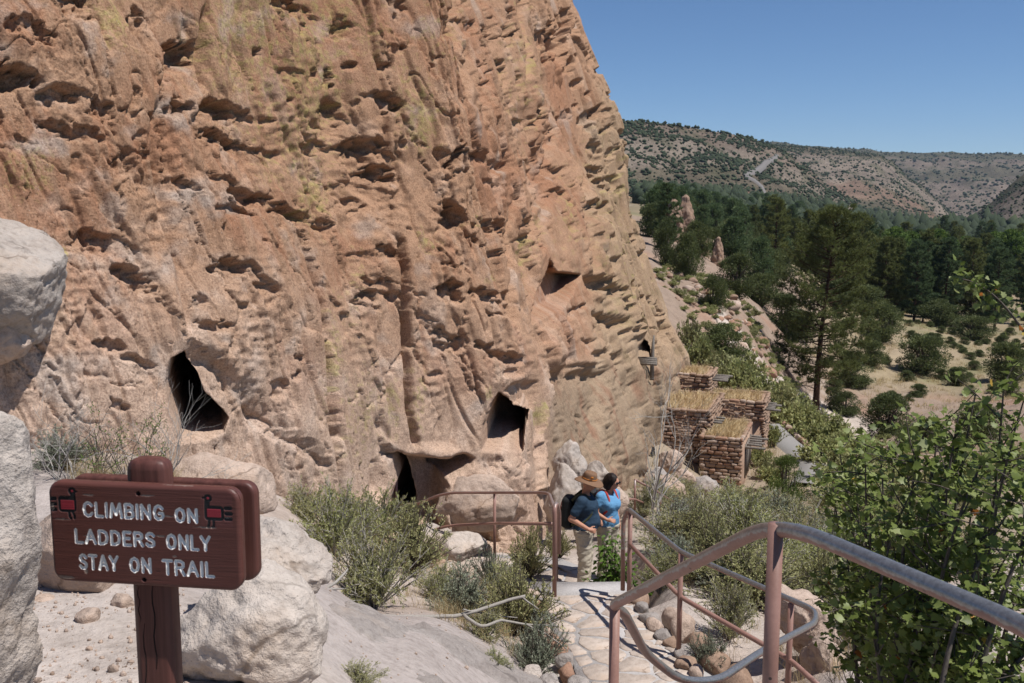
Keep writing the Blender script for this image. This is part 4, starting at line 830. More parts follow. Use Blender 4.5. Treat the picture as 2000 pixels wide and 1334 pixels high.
# ------------------------------------------------------------------ handrails
def rail_material():
    t = NT('painted_pipe', .42, .45); n = t.noise(16, 5, .7); n2 = t.noise(70, 4, .7); w = t.attr('wear', 'Fac')
    paint = t.mix(.5, t.ramp(t.noise(5, 3), [(.3, (.235, .125, .096)), (.7, (.30, .168, .135))]), t.ramp(n2, [(.3, (.8, .78, .77)), (.7, (1.15, 1.15, 1.15))]), 'MULTIPLY')
    geo = t.new('ShaderNodeNewGeometry'); sep = t.new('ShaderNodeSeparateXYZ'); t.link(geo.outputs['Normal'], sep.inputs[0])
    up = t.math('ADD', t.math('MULTIPLY', sep.outputs['Z'], .55), t.math('MULTIPLY', t.math('SUBTRACT', n, .5), .9))
    k = t.math('MULTIPLY', t.ramp(t.math('ADD', up, t.math('SUBTRACT', w, .75)), [(.12, 0.0), (.22, 1.0)]), w)
    k = t.math('MINIMUM', k, 1.0)
    steel = t.ramp(n2, [(.3, (.20, .19, .185)), (.7, (.36, .345, .335))])
    c = t.mix(k, paint, steel)
    v = t.vor(22); chip = t.math('MULTIPLY', t.ramp(v, [(0, 1.0), (.10, 1.0), (.13, 0.0)]), t.ramp(t.noise(3.5, 3), [(.5, 0.0), (.56, 1.0)]))
    c = t.mix(chip, c, (.05, .03, .025))
    return t.done(c, t.bump(n2, .12, .004), t.ramp(k, [(0, .5), (1, .34)]), t.math('MULTIPLY', k, .7))
M_RAIL = rail_material()
def pipe(name, pts, r, parent, wear, rad=.12, sides=14):
    p = round_path(pts, rad, 7); p = resample(p, .05) if len(p) > 2 and False else p
    mb = MB(); add_tube(mb, p, r, sides, True, wear=wear)
    return obj(name, mb.build(name, True), M_RAIL, parent=parent)
def q3(px, py, y): return P(px, py, y)
RR = .0235
hr = obj('handrail', None, label='long pinkish pipe handrail, worn to bare steel on top, following the stairs', cat='handrail'); hr.location = (0, 0, 0)
A0 = q3(2330, 1420, 1.62); A1 = q3(2000, 1222, 2.1); A2 = q3(1518, 1016, 2.9); A3 = q3(1196, 1182, 4.25)
rt = q3(1216, 1196, 4.33); r1 = q3(1262, 1278, 5.1); r2 = q3(1330, 1330, 5.35); r3 = q3(1402, 1330, 5.5); r4 = q3(1482, 1275, 5.9); r5 = q3(1592, 1216, 7.0); r5b = q3(1592, 1192, 7.35); r6 = q3(1330, 1078, 8.6); r7 = q3(1226, 993, 9.85)
up = np.array([A3, A2, A1, A0])
pipe('top_rail', [A0, A1, A2, A3, rt + np.array([.012, .04, -.02]), r1, r2, r3, r4, r5, r5b, r6, r7, r7 + np.array([-.035, .07, -.16]), r7 + np.array([-.03, .07, -.9])], RR, hr, 1.0, [0, .1, .22, .085, .09, .3, .3, .3, .4, .14, .14, .1, .07, .05, 0])
def post(parent, top, zb, wear=.15, r=RR):
    return pipe('post', [top + np.array([0, 0, -.01]), np.array([top[0], top[1], zb])], r, parent, wear)
post(hr, A2 + np.array([-.004, .0, 0]), -1.95); post(hr, A3 + np.array([.012, .012, 0]), -2.9); post(hr, q3(1400, 1332, 5.5), -3.6); post(hr, q3(1545, 1176, 7.55), ZP - .1); post(hr, r6, ZP - .05); post(hr, r7 + np.array([.02, -.06, 0]), ZP - .1)
m6 = r6 + np.array([0, 0, -.42]); m7 = r7 + np.array([0.02, -.06, -.36])
pipe('middle_rail', [m7, m6, q3(1545, 1290, 7.55), q3(1600, 1340, 7.0)], RR * .92, hr, .1)
lr = obj('handrail', None, label='pink pipe handrail with two bars in front of the carved alcove', cat='handrail')
l0 = q3(775, 986, 15.6); l1 = q3(815, 985, 15.4); l2 = q3(868, 962, 15.1); l3 = q3(1072, 962, 13.4); l4 = q3(1085, 1000, 11.6); 
pipe('top_rail', [l0, l1, l2, q3(965, 962, 14.6), l3, l4, q3(1087, 1150, 11.6)], .0225, lr, .55, [0, .3, .4, .1, .3, .12, 0])
k0 = q3(778, 1043, 15.6); k1 = q3(830, 1042, 15.4); k2 = q3(870, 1027, 15.1); k3 = q3(1078, 1023, 11.7)
pipe('middle_rail', [k0, k1, k2, q3(965, 1022, 14.6), k3], .022, lr, .05, .3)
pipe('post', [q3(966, 965, 14.6), q3(966, 1090, 14.6)], .0225, lr, .1); pipe('post', [q3(774, 903, 15.6), q3(772, 1075, 15.6)], .028, lr, .5)
pipe('post', [q3(1083, 1165, 9.97), q3(1083, 994, 9.97), q3(1086, 988, 10.0) + np.array([0, .03, .02]), q3(1092, 1000, 10.3), q3(1092, 1080, 10.45)], .0235, lr, .6, .05)
br = obj('handrail', None, label='thin handrail descending behind the woman towards the stone house', cat='handrail')
b0 = q3(1240, 938, 19.5); pipe('post', [b0, q3(1240, 995, 19.5)], .0225, br, .6)
pipe('top_rail', [q3(1240, 937, 19.5), q3(1275, 955, 20.4), q3(1330, 990, 21.5)], .022, br, .5); pipe('middle_rail', [q3(1216, 975, 18.5), q3(1240, 975, 19.5), q3(1275, 990, 20.4)], .022, br, .2)
pipe('post', [q3(1290, 964, 20.7), q3(1290, 1015, 20.7)], .0225, br, .3)
# ------------------------------------------------------------------ the sign
STROKES = {
 'C': (.80, [[(.78, .80), (.62, .95), (.40, 1), (.16, .86), (.04, .5), (.16, .14), (.40, 0), (.62, .05), (.78, .2)]]),
 'L': (.62, [[(.04, 1), (.04, 0), (.62, 0)]]), 'I': (.08, [[(.04, 1), (.04, 0)]]),
 'M': (1.0, [[(.0, 0), (.16, 1), (.5, .2), (.84, 1), (1.0, 0)]]),
 'B': (.72, [[(.04, 0), (.04, 1), (.45, 1), (.66, .88), (.66, .66), (.45, .53), (.04, .53)], [(.45, .53), (.70, .42), (.72, .16), (.5, 0), (.04, 0)]]),
 'N': (.80, [[(.04, 0), (.04, 1), (.76, 0), (.76, 1)]]),
 'G': (.84, [[(.78, .80), (.62, .95), (.40, 1), (.16, .86), (.04, .5), (.16, .14), (.40, 0), (.66, .04), (.80, .2), (.80, .45), (.5, .45)]]),
 'O': (.86, [[(.43, 1), (.16, .87), (.04, .5), (.16, .13), (.43, 0), (.70, .13), (.82, .5), (.70, .87), (.43, 1)]]),
 'A': (.84, [[(.0, 0), (.42, 1), (.84, 0)], [(.16, .36), (.68, .36)]]),
 'D': (.78, [[(.04, 0), (.04, 1), (.38, 1), (.66, .85), (.76, .5), (.66, .15), (.38, 0), (.04, 0)]]),
 'E': (.64, [[(.62, 1), (.04, 1), (.04, 0), (.62, 0)], [(.04, .52), (.52, .52)]]),
 'R': (.74, [[(.04, 0), (.04, 1), (.45, 1), (.68, .87), (.68, .62), (.45, .5), (.04, .5)], [(.4, .5), (.74, 0)]]),
 'S': (.72, [[(.68, .82), (.52, .97), (.3, 1), (.09, .88), (.07, .68), (.22, .55), (.5, .46), (.67, .33), (.66, .13), (.46, .0), (.22, .02), (.04, .17)]]),
 'Y': (.78, [[(.0, 1), (.39, .48), (.78, 1)], [(.39, .48), (.39, 0)]]), 'T': (.74, [[(.0, 1), (.74, 1)], [(.37, 1), (.37, 0)]])}
BW, BH = .622, .322
def board_xy(cx, cy):                       # from pixels on an enlarged view of the board to board metres
    u = (cx - 75) / 1180; v = (cy - 180 - 55 / 1180 * (cx - 75)) / (565 + 15 * u); return (u - .5) * BW, (.5 - v) * BH
def word_strokes(word, x0, x1, ytop, ybot):
    W = [STROKES[c][0] for c in word]; gap = .34; tot = sum(W) + gap * (len(word) - 1); s = (x1 - x0) / tot; x = x0; out = []
    for c, w in zip(word, W):
        for st in STROKES[c][1]: out.append([(x + a * s, ybot + b * (ytop - ybot)) for a, b in st])
        x += (w + gap) * s
    return out
def board_front():
    nx, ny = 440, 225; gx, gy = np.meshgrid(np.linspace(-BW / 2 - .002, BW / 2 + .002, nx), np.linspace(-BH / 2 - .002, BH / 2 + .002, ny))
    def rr(x, y, w, h, r): qx = np.abs(x) - w / 2 + r; qy = np.abs(y) - h / 2 + r; return np.hypot(np.maximum(qx, 0), np.maximum(qy, 0)) + np.minimum(np.maximum(qx, qy), 0) - r
    sd = -rr(gx, gy, BW, BH, .042)
    RO = .013; e = np.clip(sd, 0, RO); z = -(RO - np.sqrt(np.maximum(0, RO * RO - (RO - e) ** 2)))
    col = np.empty(gx.shape + (3,)); grain = fbm2(gx * 9, gy * 260, 3, 401); gr2 = fbm2(gx * 3, gy * 60, 3, 403)
    col[:] = (.098, .034, .026); col *= (1 + .14 * grain + .16 * gr2)[..., None]
    crk = sst(.62, .72, fbm2(gx * 14, gy * 330, 3, 405, .6) + .25 * noise2(gx * 12, gy * 30, 407)); z = z - .0012 * crk; col *= (1 - .55 * crk)[..., None]
    z = z + .00025 * grain
    def dist(polys):
        b = np.full(gx.shape, 9.0)
        for pl in polys:
            for a, c in zip(pl[:-1], pl[1:]):
                a, c = np.array(a), np.array(c); m = (gx > min(a[0], c[0]) - .02) & (gx < max(a[0], c[0]) + .02) & (gy > min(a[1], c[1]) - .02) & (gy < max(a[1], c[1]) + .02)
                ee = c - a; x, y = gx[m], gy[m]; t = np.clip(((x - a[0]) * ee[0] + (y - a[1]) * ee[1]) / (ee @ ee + 1e-12), 0, 1); b[m] = np.minimum(b[m], np.hypot(x - a[0] - t * ee[0], y - a[1] - t * ee[1]))
        return b
    S = []
    for w, xa, xb, yt, yb in [('CLIMBING', 296, 790, 303, 376), ('ON', 866, 996, 342, 412), ('LADDERS', 236, 728, 455, 526), ('ONLY', 806, 1066, 488, 562), ('STAY', 254, 490, 598, 672), ('ON', 570, 697, 618, 692), ('TRAIL', 776, 1082, 632, 708)]:
        ax, ay = board_xy(xa, yt); _, ay0 = board_xy(xa, yb); bx, by = board_xy(xb, yt + 55 / 1180 * (xb - xa))
        S += word_strokes(w, ax, bx, ay, ay0)
    dd = dist(S); hw = .0050
    z = z - .0052 * np.sqrt(np.clip(1 - (dd / hw) ** 2, 0, 1)); k = sst(hw * 1.08, hw * .88, dd + .0007 * noise2(gx * 300, gy * 300, 409)); wear = sst(.35, .6, fbm2(gx * 60, gy * 120, 3, 411)) * .5
    col = col + (np.array([.74, .73, .70]) * (1 - .25 * wear[..., None]) - col) * k[..., None]
    # two birds, one at each upper corner, facing each other
    def blob(pts, r): return dist([[board_xy(*p) for p in pts]]) - r
    def rect(x0, y0, x1, y1, r=.003):
        (a, b), (c, d_) = board_xy(x0, y0), board_xy(x1, y1); sl = -(55 / 1180); cx, cy = (a + c) / 2, (b + d_) / 2
        return rr(gx - cx, gy - cy, abs(c - a), abs(b - d_), r)
    for bird in (dict(body=(138, 264, 250, 360), red=(152, 288, 238, 344), neck=[(236, 300), (232, 262), (226, 240)], head=(228, 240), beak=[(236, 240), (256, 243)], tail=[(92, 280, 118, 280), (94, 310, 120, 310), (92, 341, 118, 341)], legs=[[(202, 350), (206, 384), (214, 392)], [(222, 350), (236, 376), (236, 392)]]),
                 dict(body=(1042, 324, 1160, 414), red=(1058, 344, 1142, 394), neck=[(1058, 340), (1060, 305), (1066, 285)], head=(1066, 285), beak=[(1058, 284), (1036, 282)], tail=[(1172, 342, 1200, 342), (1174, 372, 1202, 373), (1172, 402, 1200, 403)], legs=[[(1070, 405), (1066, 434), (1060, 446)], [(1096, 405), (1096, 438), (1088, 448)]])):
        plate = rect(bird['body'][0] - 66 if bird['head'][0] < 500 else 1022, 196 if bird['head'][0] < 500 else 246, 262 if bird['head'][0] < 500 else 1214, 400 if bird['head'][0] < 500 else 452, .004)
        col = col + (np.array([.125, .042, .04]) - col) * (sst(.0008, -.0008, plate) * .35)[..., None]
        bl = np.minimum.reduce([rect(*bird['body'], .012), blob(bird['neck'], .0085), blob([bird['head'], (bird['head'][0] + 1, bird['head'][1])], .0125), blob(bird['beak'], .0032)] + [blob([(a, b), (c, d_)], .0062) for a, b, c, d_ in bird['tail']] + [blob(l, .0042) for l in bird['legs']])
        k = sst(.0007, -.0007, bl); z = z - .0022 * k; col = col + (np.array([.012, .012, .013]) - col) * k[..., None]
        rd = np.minimum(rect(*bird['red'], .002), blob([bird['head'], (bird['head'][0] + 1, bird['head'][1])], .0042)); k = sst(.0006, -.0006, rd); z = z + .0012 * k; col = col + (np.array([.235, .022, .032]) - col) * k[..., None]
    # bolt holes, peeled spots
    for c in ((642, 256), (652, 742)):
        hd = blob([c, (c[0] + 1, c[1])], .0068); k = sst(.0006, -.0006, hd); z = z - .016 * k; col *= (1 - .8 * k)[..., None]
    peel = np.zeros(gx.shape)
    for (a, b, rx, ry) in [(335, 262, 60, 6), (700, 268, 60, 7), (150, 395, 70, 7), (290, 690, 18, 24), (165, 725, 80, 14), (770, 495, 40, 7), (320, 490, 40, 6), (820, 383, 60, 7), (1010, 385, 20, 7), (1050, 448, 90, 6), (100, 330, 20, 30), (1190, 395, 30, 5), (500, 190, 180, 5), (900, 215, 160, 6), (850, 610, 20, 8)]:
        x, y = board_xy(a, b); peel = np.maximum(peel, np.exp(-((gx - x) / (rx / 1180 * BW)) ** 2 - ((gy - y) / (ry / 565 * BH)) ** 2))
    pk = sst(.45, .6, peel * .8 + .45 * fbm2(gx * 40, gy * 300, 3, 413)); col = col + (np.array([.30, .235, .19]) * (1 + .3 * grain[..., None]) - col) * (pk * .75 * (dd > hw))[..., None]; z = z - .0012 * pk
    f = grid_faces(ny, nx); keep = (sd.ravel()[f] > -.0008).all(1)
    V = np.stack([gx, -z, gy], -1).reshape(-1, 3)
    return mesh('board', V, f[keep], True, {'col': np.clip(col, .005, .9).reshape(-1, 3)})
def wood_paint(name, attr=False):
    t = NT(name, .48, .35); co = t.co((3, 3, 60)) if not attr else t.co((3, 1, 90)); n = t.noise(2.0, 4, .65, co); n2 = t.noise(9, 4, .7)
    if attr: c = t.attr('col')
    else:
        cog = t.co((55, 55, 2.0)); n = t.noise(1.0, 4, .65, cog); c = t.ramp(n, [(.25, (.055, .020, .015)), (.5, (.094, .034, .026)), (.75, (.13, .050, .038))])
        c = t.mix(t.ramp(t.math('ADD', t.math('MULTIPLY', n, .5), t.math('MULTIPLY', n2, .5)), [(.62, 0.0), (.68, .6)]), c, (.29, .225, .18))
    return t.done(c, t.bump(n, .35, .003), t.ramp(n2, [(.3, .42), (.7, .62)]))
M_SIGN = wood_paint('sign_face', True); M_WOODP = wood_paint('sign_wood')
def rounded_board(w, h, t, r, ro):
    """prism with rounded corners and rounded-over edges, its front at y = 0"""
    a = np.concatenate([np.linspace(0, np.pi / 2, 9) + k * np.pi / 2 for k in range(4)]); cx = np.repeat([1, -1, -1, 1], 9) * (w / 2 - r); cz = np.repeat([1, 1, -1, -1], 9) * (h / 2 - r)
    ring = lambda ins, y: np.stack([cx + np.cos(a) * (r - ins), np.full(36, y), cz + np.sin(a) * (r - ins)], -1)
    q = [(ro, 0), (ro * .45, ro * .12), (ro * .12, ro * .45), (0, ro), (0, t - ro), (ro * .12, t - ro * .45), (ro * .45, t - ro * .12), (ro, t)]
    V = np.concatenate([ring(i, y) for i, y in q]); i = np.arange(36); j = (i + 1) % 36
    Q = np.concatenate([np.stack([k * 36 + i, k * 36 + j, (k + 1) * 36 + j, (k + 1) * 36 + i], -1) for k in range(len(q) - 1)])
    n = len(V); V = np.concatenate([V, [[0, 0, 0], [0, t, 0]]]); T = np.concatenate([np.stack([j, i, np.full(36, n)], -1), np.stack([7 * 36 + i, 7 * 36 + j, np.full(36, n + 1)], -1)])
    return V, Q, T
def make_sign():
    c = P(281, 1047, 2.93)                                     # middle of the front board
    root = obj('wooden_sign', None, loc=(c[0], c[1], -2.05), label='dark red wooden trail sign with routed white lettering on a post', cat='sign'); root.rotation_euler = (0, 0, R(-8.5))
    zc = c[2] + 2.05
    fb = obj('front_board', board_front(), M_SIGN, parent=root, loc=(0, 0, zc))
    V, Q, T = rounded_board(BW, BH, .042, .042, .013); V = V * np.array([.9985, 1, .997]) + np.array([0, .0006, 0])
    keep = Q[(Q // 36).min(1) >= 3]                            # sides and back only; the routed front closes it
    V2 = V.copy(); obj('board_edge', mesh('board_edge', V2, [T[36:], keep], True), M_WOODP, parent=fb)
    V, Q, T = rounded_board(BW, BH, .042, .042, .013)
    bb = obj('rear_board', mesh('rear_board', V, [T, Q], True), M_WOODP, parent=root, loc=(.0, .118, zc - .014))
    # post: chamfered square with a faceted cap
    r, ch = .064, .020; oc = np.array([(-r + ch, -r), (r - ch, -r), (r, -r + ch), (r, r - ch), (r - ch, r), (-r + ch, r), (-r, r - ch), (-r, -r + ch)]) * np.array([1.0, .58])
    top = zc + .222
    lev = [(-.3, 1.0), (zc - .1, 1.0), (top - .03, 1.0), (top - .012, .93), (top - .002, .80), (top + .004, .55)]
    V = np.concatenate([np.c_[oc * s, np.full(8, z)] for z, s in lev] + [[[0, 0, top + .006]]]); i = np.arange(8); j = (i + 1) % 8
    Q = np.concatenate([np.stack([k * 8 + i, k * 8 + j, k * 8 + 8 + j, k * 8 + 8 + i], -1) for k in range(len(lev) - 1)]); T = np.stack([(len(lev) - 1) * 8 + i, (len(lev) - 1) * 8 + j, np.full(8, len(V) - 1)], -1)
    me = mesh('post', V, [T, Q]); po = obj('post', me, M_WOODP, parent=root, loc=(-.012, .0425 + .0372, 0))
    bv = po.modifiers.new('bevel', 'BEVEL'); bv.width = .005; bv.segments = 2
    for (x, z0, z1, w) in ((.008, zc - .45, zc - .16, .0022), (-.028, zc - .62, zc - .3, .0016), (-.04, zc - .3, zc - .18, .0012)):          # weather checks down the post
        mb = MB(); p = np.array([(x + .004 * math.sin(k * 1.7), -.0375, z) for k, z in enumerate(np.linspace(z0, z1, 9))]); add_tube(mb, p, np.array([.3, .8, 1, 1, 1, 1, 1, .8, .3]) * w, 5)
        obj('weather_crack', mb.build('weather_crack'), M_DARKGAP, parent=po)
def plain(name, col, rough=.8, spec=.2):
    t = NT(name, rough, spec); n = t.noise(25, 3, .6); c = t.mix(.5, col, t.ramp(n, [(.3, (.75, .75, .75)), (.7, (1.2, 1.2, 1.2))]), 'MULTIPLY'); return t.done(c)
M_DARKGAP = plain('dark_gap', (.012, .008, .007))
make_sign()

# ------------------------------------------------------------------ the stone rooms against the cliff
def adobe_material():
    t = NT('adobe', .97, .06); n = t.noise(2.2, 5, .65); n2 = t.noise(22, 4, .7)
    c = t.mix(.6, t.ramp(n, [(.3, (.27, .175, .125)), (.5, (.35, .235, .17)), (.7, (.42, .30, .225))]), t.ramp(n2, [(.3, (.7, .68, .66)), (.7, (1.2, 1.2, 1.2))]), 'MULTIPLY')
    return t.done(c, t.bump(n2, .6, .03))
M_ADOBE = adobe_material()
M_LOG = (lambda t: t.done(t.ramp(t.noise(1.0, 4, .65, t.co((30, 30, 3))), [(.3, (.10, .085, .072)), (.7, (.26, .23, .20))]), t.bump(t.noise(1.0, 4, .65, t.co((40, 40, 3))), .5, .01)))(NT('grey_log', .9, .1))
STONES = []
for k in range(14):
    V, F = icos(2); V = np.sign(V) * np.abs(V) ** .42; V = V / np.abs(V).max(0); V = V * (1 + .13 * fbm3(V * 1.3 + k * 7, 3, 500 + k)[:, None]) ; STONES.append(mesh('stone', V, F, True, mats=[[M_BRN, M_REDS, M_TUFF, M_BRN][k % 4]]))
HA, HB = np.array([.945, -.327]), np.array([.327, .945])
r_h = np.random.default_rng(77)
def face_stones(parent, o, ax, L, z0, z1, out, sw=.33, shh=.14, top=True, into=None):
    """courses of stones on a wall face: o plan origin, ax plan direction, out plan outward normal"""
    z = z1 - shh / 2 + (.05 if top else 0); ang = math.atan2(ax[1], ax[0])
    while z > z0:
        s = -r_h.uniform(0, .15); hh = shh * r_h.uniform(.8, 1.2)
        while s < L:
            w = sw * r_h.uniform(.55, 1.45); m = min(s + w, L + .04); c0 = max(s, -.03); wd = m - c0
            if wd > .07:
                p = o + ax * (c0 + wd / 2) + out * r_h.uniform(-.015, .03)
                if into is not None:
                    W, FF = icos(1); W = np.sign(W) * np.abs(W) ** .5 * (1 + .1 * r_h.normal(size=(len(W), 1))) * np.array([wd * .48, .085, hh * .45]); ca_, sa_ = math.cos(ang), math.sin(ang); into.add(np.stack([W[:, 0] * ca_ - W[:, 1] * sa_ + p[0], W[:, 0] * sa_ + W[:, 1] * ca_ + p[1], W[:, 2] + z], -1), FF); s += w; continue
                st = D.objects.new('stone', STONES[int(r_h.integers(14))]); COL.objects.link(st); st.parent = parent
                st.location = (p[0], p[1], z + r_h.normal() * .012); st.scale = (wd * .48, .085, hh * .45); st.rotation_euler = (0, r_h.normal() * .05, ang + r_h.normal() * .05 + (math.pi if r_h.random() < .5 else 0))
            s += w
        z -= hh
def make_house():
    root = obj('stone_house', None, label='reconstructed stone dwelling of stepped rooms with dry grass on its roofs beside the cliff', cat='house')
    def room(fr, L, T, zt, zb, front=True, right=True, fz=None, rz=None, sw=.33, name='room_wall', roof_col=None, lean=0):
        """fr: plan of the front right corner; L length to the left; T depth back"""
        fr = np.array(fr); fl = fr - HA * L; bl = fl + HB * T; br_ = fr + HB * T; i = .06
        pl = [fl + (HA + HB) * i, fr + (-HA + HB) * i, br_ + (-HA - HB) * i, bl + (HA - HB) * i]
        V = np.array([[*p, z] for z in (zb, zt - .06) for p in pl]); Q = [(0, 1, 5, 4), (1, 2, 6, 5), (2, 3, 7, 6), (3, 0, 4, 7), (4, 5, 6, 7)]
        w = obj(name, mesh(name, V, np.array(Q)), M_ADOBE, parent=root)
        if front: face_stones(w, fl, HA, L, fz if fz is not None else zb, zt, -HB, sw)
        cop = MB()
        if right: face_stones(w, fr, HB, T, rz if rz is not None else zb, zt, HA, sw * 1.15, into=cop)
        # parapet of stones along the other edges
        face_stones(w, bl, HA, L, zt - .08, zt, HB, sw * 1.2, into=cop); face_stones(w, fl, HB, T, zt - .08, zt, -HA, sw * 1.2, into=cop); obj('coping_stones', cop.build('coping_stones', True), M_BRN, parent=w, kind='stuff')
        return fl, fr, bl, br_
    def corner(px, py, y): q = P(px, py, y); return q[:2], q[2]
    out = {}
    c, z = corner(1449, 858, 37.0); out['B'] = room(c, 1.55, 3.6, z, z - 2.1, True, False); zB = z
    face_stones(root.children[-1], c, HB, 3.2, z - .16, z, HA, .3)
    # pole framing on the sunlit plaster end
    for s in (.55, .95, 1.3, 1.62, 2.3): 
        p = c + HB * s + HA * .10; mb = MB(); add_tube(mb, np.array([(p[0], p[1], z - .3), (p[0] + .01, p[1], z - 1.0), (p[0], p[1], z - 1.65)]), .035, 7); obj('wall_pole', mb.build('wall_pole', True), M_LOG, parent=root)
    V = np.array([[*(c + HB * s + HA * q), zz] for zz in (z - 2.4, z - .17) for (s, q) in ((-.02, -.1), (-.02, .07), (3.2, .07), (3.2, -.1))]); obj('plaster_wall', mesh('plaster_wall', V, np.array([(0, 1, 5, 4), (1, 2, 6, 5), (2, 3, 7, 6), (4, 5, 6, 7)])), M_ADOBE, parent=root)
    c2, z = corner(1387, 803, 38.6); out['A'] = room(c2, 2.3, 4.0, z, z - 2.9, True, True, z - 2.5, z - .75); zA = z
    c3, z = corner(1492, 786, 41.2); out['C'] = room(c3, 2.75, 2.5, z, z - 3.2, True, True, z - .75, z - 2.6); zC = z
    c4, z = corner(1386, 733, 43.0); out['D'] = room(c4, 3.0, 2.2, z, z - 2.0, True, True, z - .85, z - .9); zD = z
    # grass on the roofs
    for key, zz, dens, cut in (('A', zA, 420, 0), ('B', zB, 520, 0), ('C', zC, 420, 0), ('D', zD, 420, 0)):
        fl, fr, bl, br_ = out[key]; mb = MB(); n = dens; a = r_h.uniform(.1, .9, n); b = r_h.uniform(.08, .92, n); p = fl + (fr - fl) * a[:, None] + (bl - fl) * b[:, None]
        nb = 7; base = np.repeat(np.c_[p, np.full(n, zz - .08)], nb, 0) + r_h.normal(size=(n * nb, 3)) * np.array([.05, .05, 0]); lean = r_h.normal(size=(n * nb, 3)) * np.array([.12, .10, 0]) + np.array([.08, -.02, 0]); hgt = r_h.uniform(.08, .34, (n * nb, 1))
        tip = base + lean * hgt * 5 * .8 + np.array([0, 0, 1]) * hgt; sd = unit(r_h.normal(size=(n * nb, 3)) * np.array([1, 1, 0])) * .012
        V = np.stack([base - sd, base + sd, tip], 1).reshape(-1, 3); mb.add(V, np.arange(len(V)).reshape(-1, 3)); o = obj('roof_grass', mb.build('roof_grass'), M_STRAW, parent=root, kind='stuff')
    # beams
    def beam(p, d, L, r=.055, z=0):
        d = unit(np.array([d[0], d[1], 0])); mb = MB(); q = np.array([p[0], p[1], z]); k = r_h.normal(size=3) * .012; add_tube(mb, np.array([q - d * .3, q + d * L * .5 + k, q + d * L]), [r, r * .97, r * .9], 8); obj('roof_beam', mb.build('roof_beam', True), M_LOG, parent=root)
    for s in (.5, .95, 1.35, 1.75, 2.15, 2.5): beam(c + HB * s, HA, r_h.uniform(.5, .85), .05, zB - .42 + s * .0)
    for s in (.25, .6, .95, 1.3, 1.65): beam(c3 + HB * s, HA, r_h.uniform(.4, .75), .055, zC - .35)
    for s in (.3, .7, 1.1, 1.5): beam(c4 + HB * s, HA, r_h.uniform(.5, .9), .06, zD - .25)
    for s in (.3, .75, 1.2): beam(c2 + HB * s, HA, .45, .05, zA - .5)
M_STRAW = (lambda t: t.done(t.ramp(t.noise(3.0, 3), [(.3, (.50, .36, .18)), (.5, (.66, .50, .28)), (.7, (.76, .63, .40))])))(NT('dry_grass', .8, .15))
make_house()
# pole landing in front of the small cliff doorway
pl = obj('pole_platform', None, label='small landing of grey poles on a post below the little cliff doorway', cat='platform')
for k in range(4):
    a = P(1242 + k, 699 + k * 4, 35.5 - k * .2); b = P(1282, 701 + k * 3.6, 34.9 - k * .2); mb = MB(); add_tube(mb, np.array([a, (a + b) / 2 + np.array([0, 0, .01]), b]), .05, 8); obj('pole', mb.build('pole', True), M_LOG, parent=pl)
mb = MB(); add_tube(mb, P(np.array([1277., 1275, 1274, 1273]), np.array([655., 680, 700, 742]), 35.1), [.03, .06, .07, .075], 8); obj('post', mb.build('post', True), M_LOG, parent=pl)
# trail passing the house, with its stone edging
M_TRAIL = plain('trail_asphalt', (.24, .225, .21), .95)
gx = [(x, y) for x, y in HOUSE_PATH]; zz = [float(ground(x, y)) for x, y in HOUSE_PATH]
pp = resample(np.array([(x, y, z + .14) for (x, y), z in zip(HOUSE_PATH, zz)]), .3); tt = unit(np.gradient(pp[:, :2], axis=0)); nl = np.stack([-tt[:, 1], tt[:, 0]], 1)
rows = [np.c_[pp[:, :2] + nl * o_, pp[:, 2] - dz] for o_, dz in ((.9, .6), (.55, 0), (0, .0), (-.55, 0), (-.9, .6))]
hp = obj('path', mesh('path', np.stack(rows, 1).reshape(-1, 3), grid_faces(len(pp), 5)), M_TRAIL, kind='structure', label='grey trail passing the stone house')
edging([(p[0] - n[0] * .75, p[1] - n[1] * .62, p[2]) for p, n in zip(pp, -nl)], 'edge_stone', hp, [M_BRN, M_TUFF, M_REDS], 490, .3, .05)
# ------------------------------------------------------------------ plants
def leaf_material(name, stops, trans=.35, rough=.6):
    t = NT(name, rough, .25); v = t.attr('v', 'Fac'); rnd = t.rand()
    c = t.ramp(v, stops); c = t.mix(.7, c, t.ramp(rnd, [(0, (.78, .8, .78)), (1, (1.2, 1.16, 1.1))]), 'MULTIPLY')
    t.done(c); tr = t.new('ShaderNodeBsdfTranslucent'); t.link(c, tr.inputs['Color'])
    mx = t.new('ShaderNodeMixShader'); mx.inputs[0].default_value = trans; t.link(t.b.outputs[0], mx.inputs[1]); t.link(tr.outputs[0], mx.inputs[2]); t.link(mx.outputs[0], t.n['Material Output'].inputs['Surface']); return t.m
def bark_material(name, a, b, sc=1):
    t = NT(name, .92, .1); n = t.noise(1.0, 5, .7, t.co((26 * sc, 26 * sc, 5 * sc))); return t.done(t.ramp(n, [(.3, a), (.7, b)]), t.bump(n, .7, .02 / sc))
M_PINE = leaf_material('pine_needles', [(0, (.07, .085, .03)), (.5, (.135, .155, .05)), (.9, (.21, .225, .08)), (1, (.26, .23, .09))], .4)
M_PINE2 = leaf_material('pine_needles_cool', [(0, (.05, .078, .036)), (.5, (.095, .14, .06)), (1, (.16, .205, .085))], .4)
M_JUN = leaf_material('juniper_leaf', [(0, (.05, .066, .026)), (.5, (.098, .12, .044)), (1, (.165, .185, .07))], .35)
M_JUNB = leaf_material('young_juniper_leaf', [(0, (.045, .07, .018)), (.5, (.10, .14, .035)), (1, (.17, .21, .06))], .3)
M_SAGE = leaf_material('sage_leaf', [(0, (.22, .22, .095)), (.5, (.34, .335, .155)), (.8, (.45, .42, .215)), (1, (.58, .49, .27))], .3)
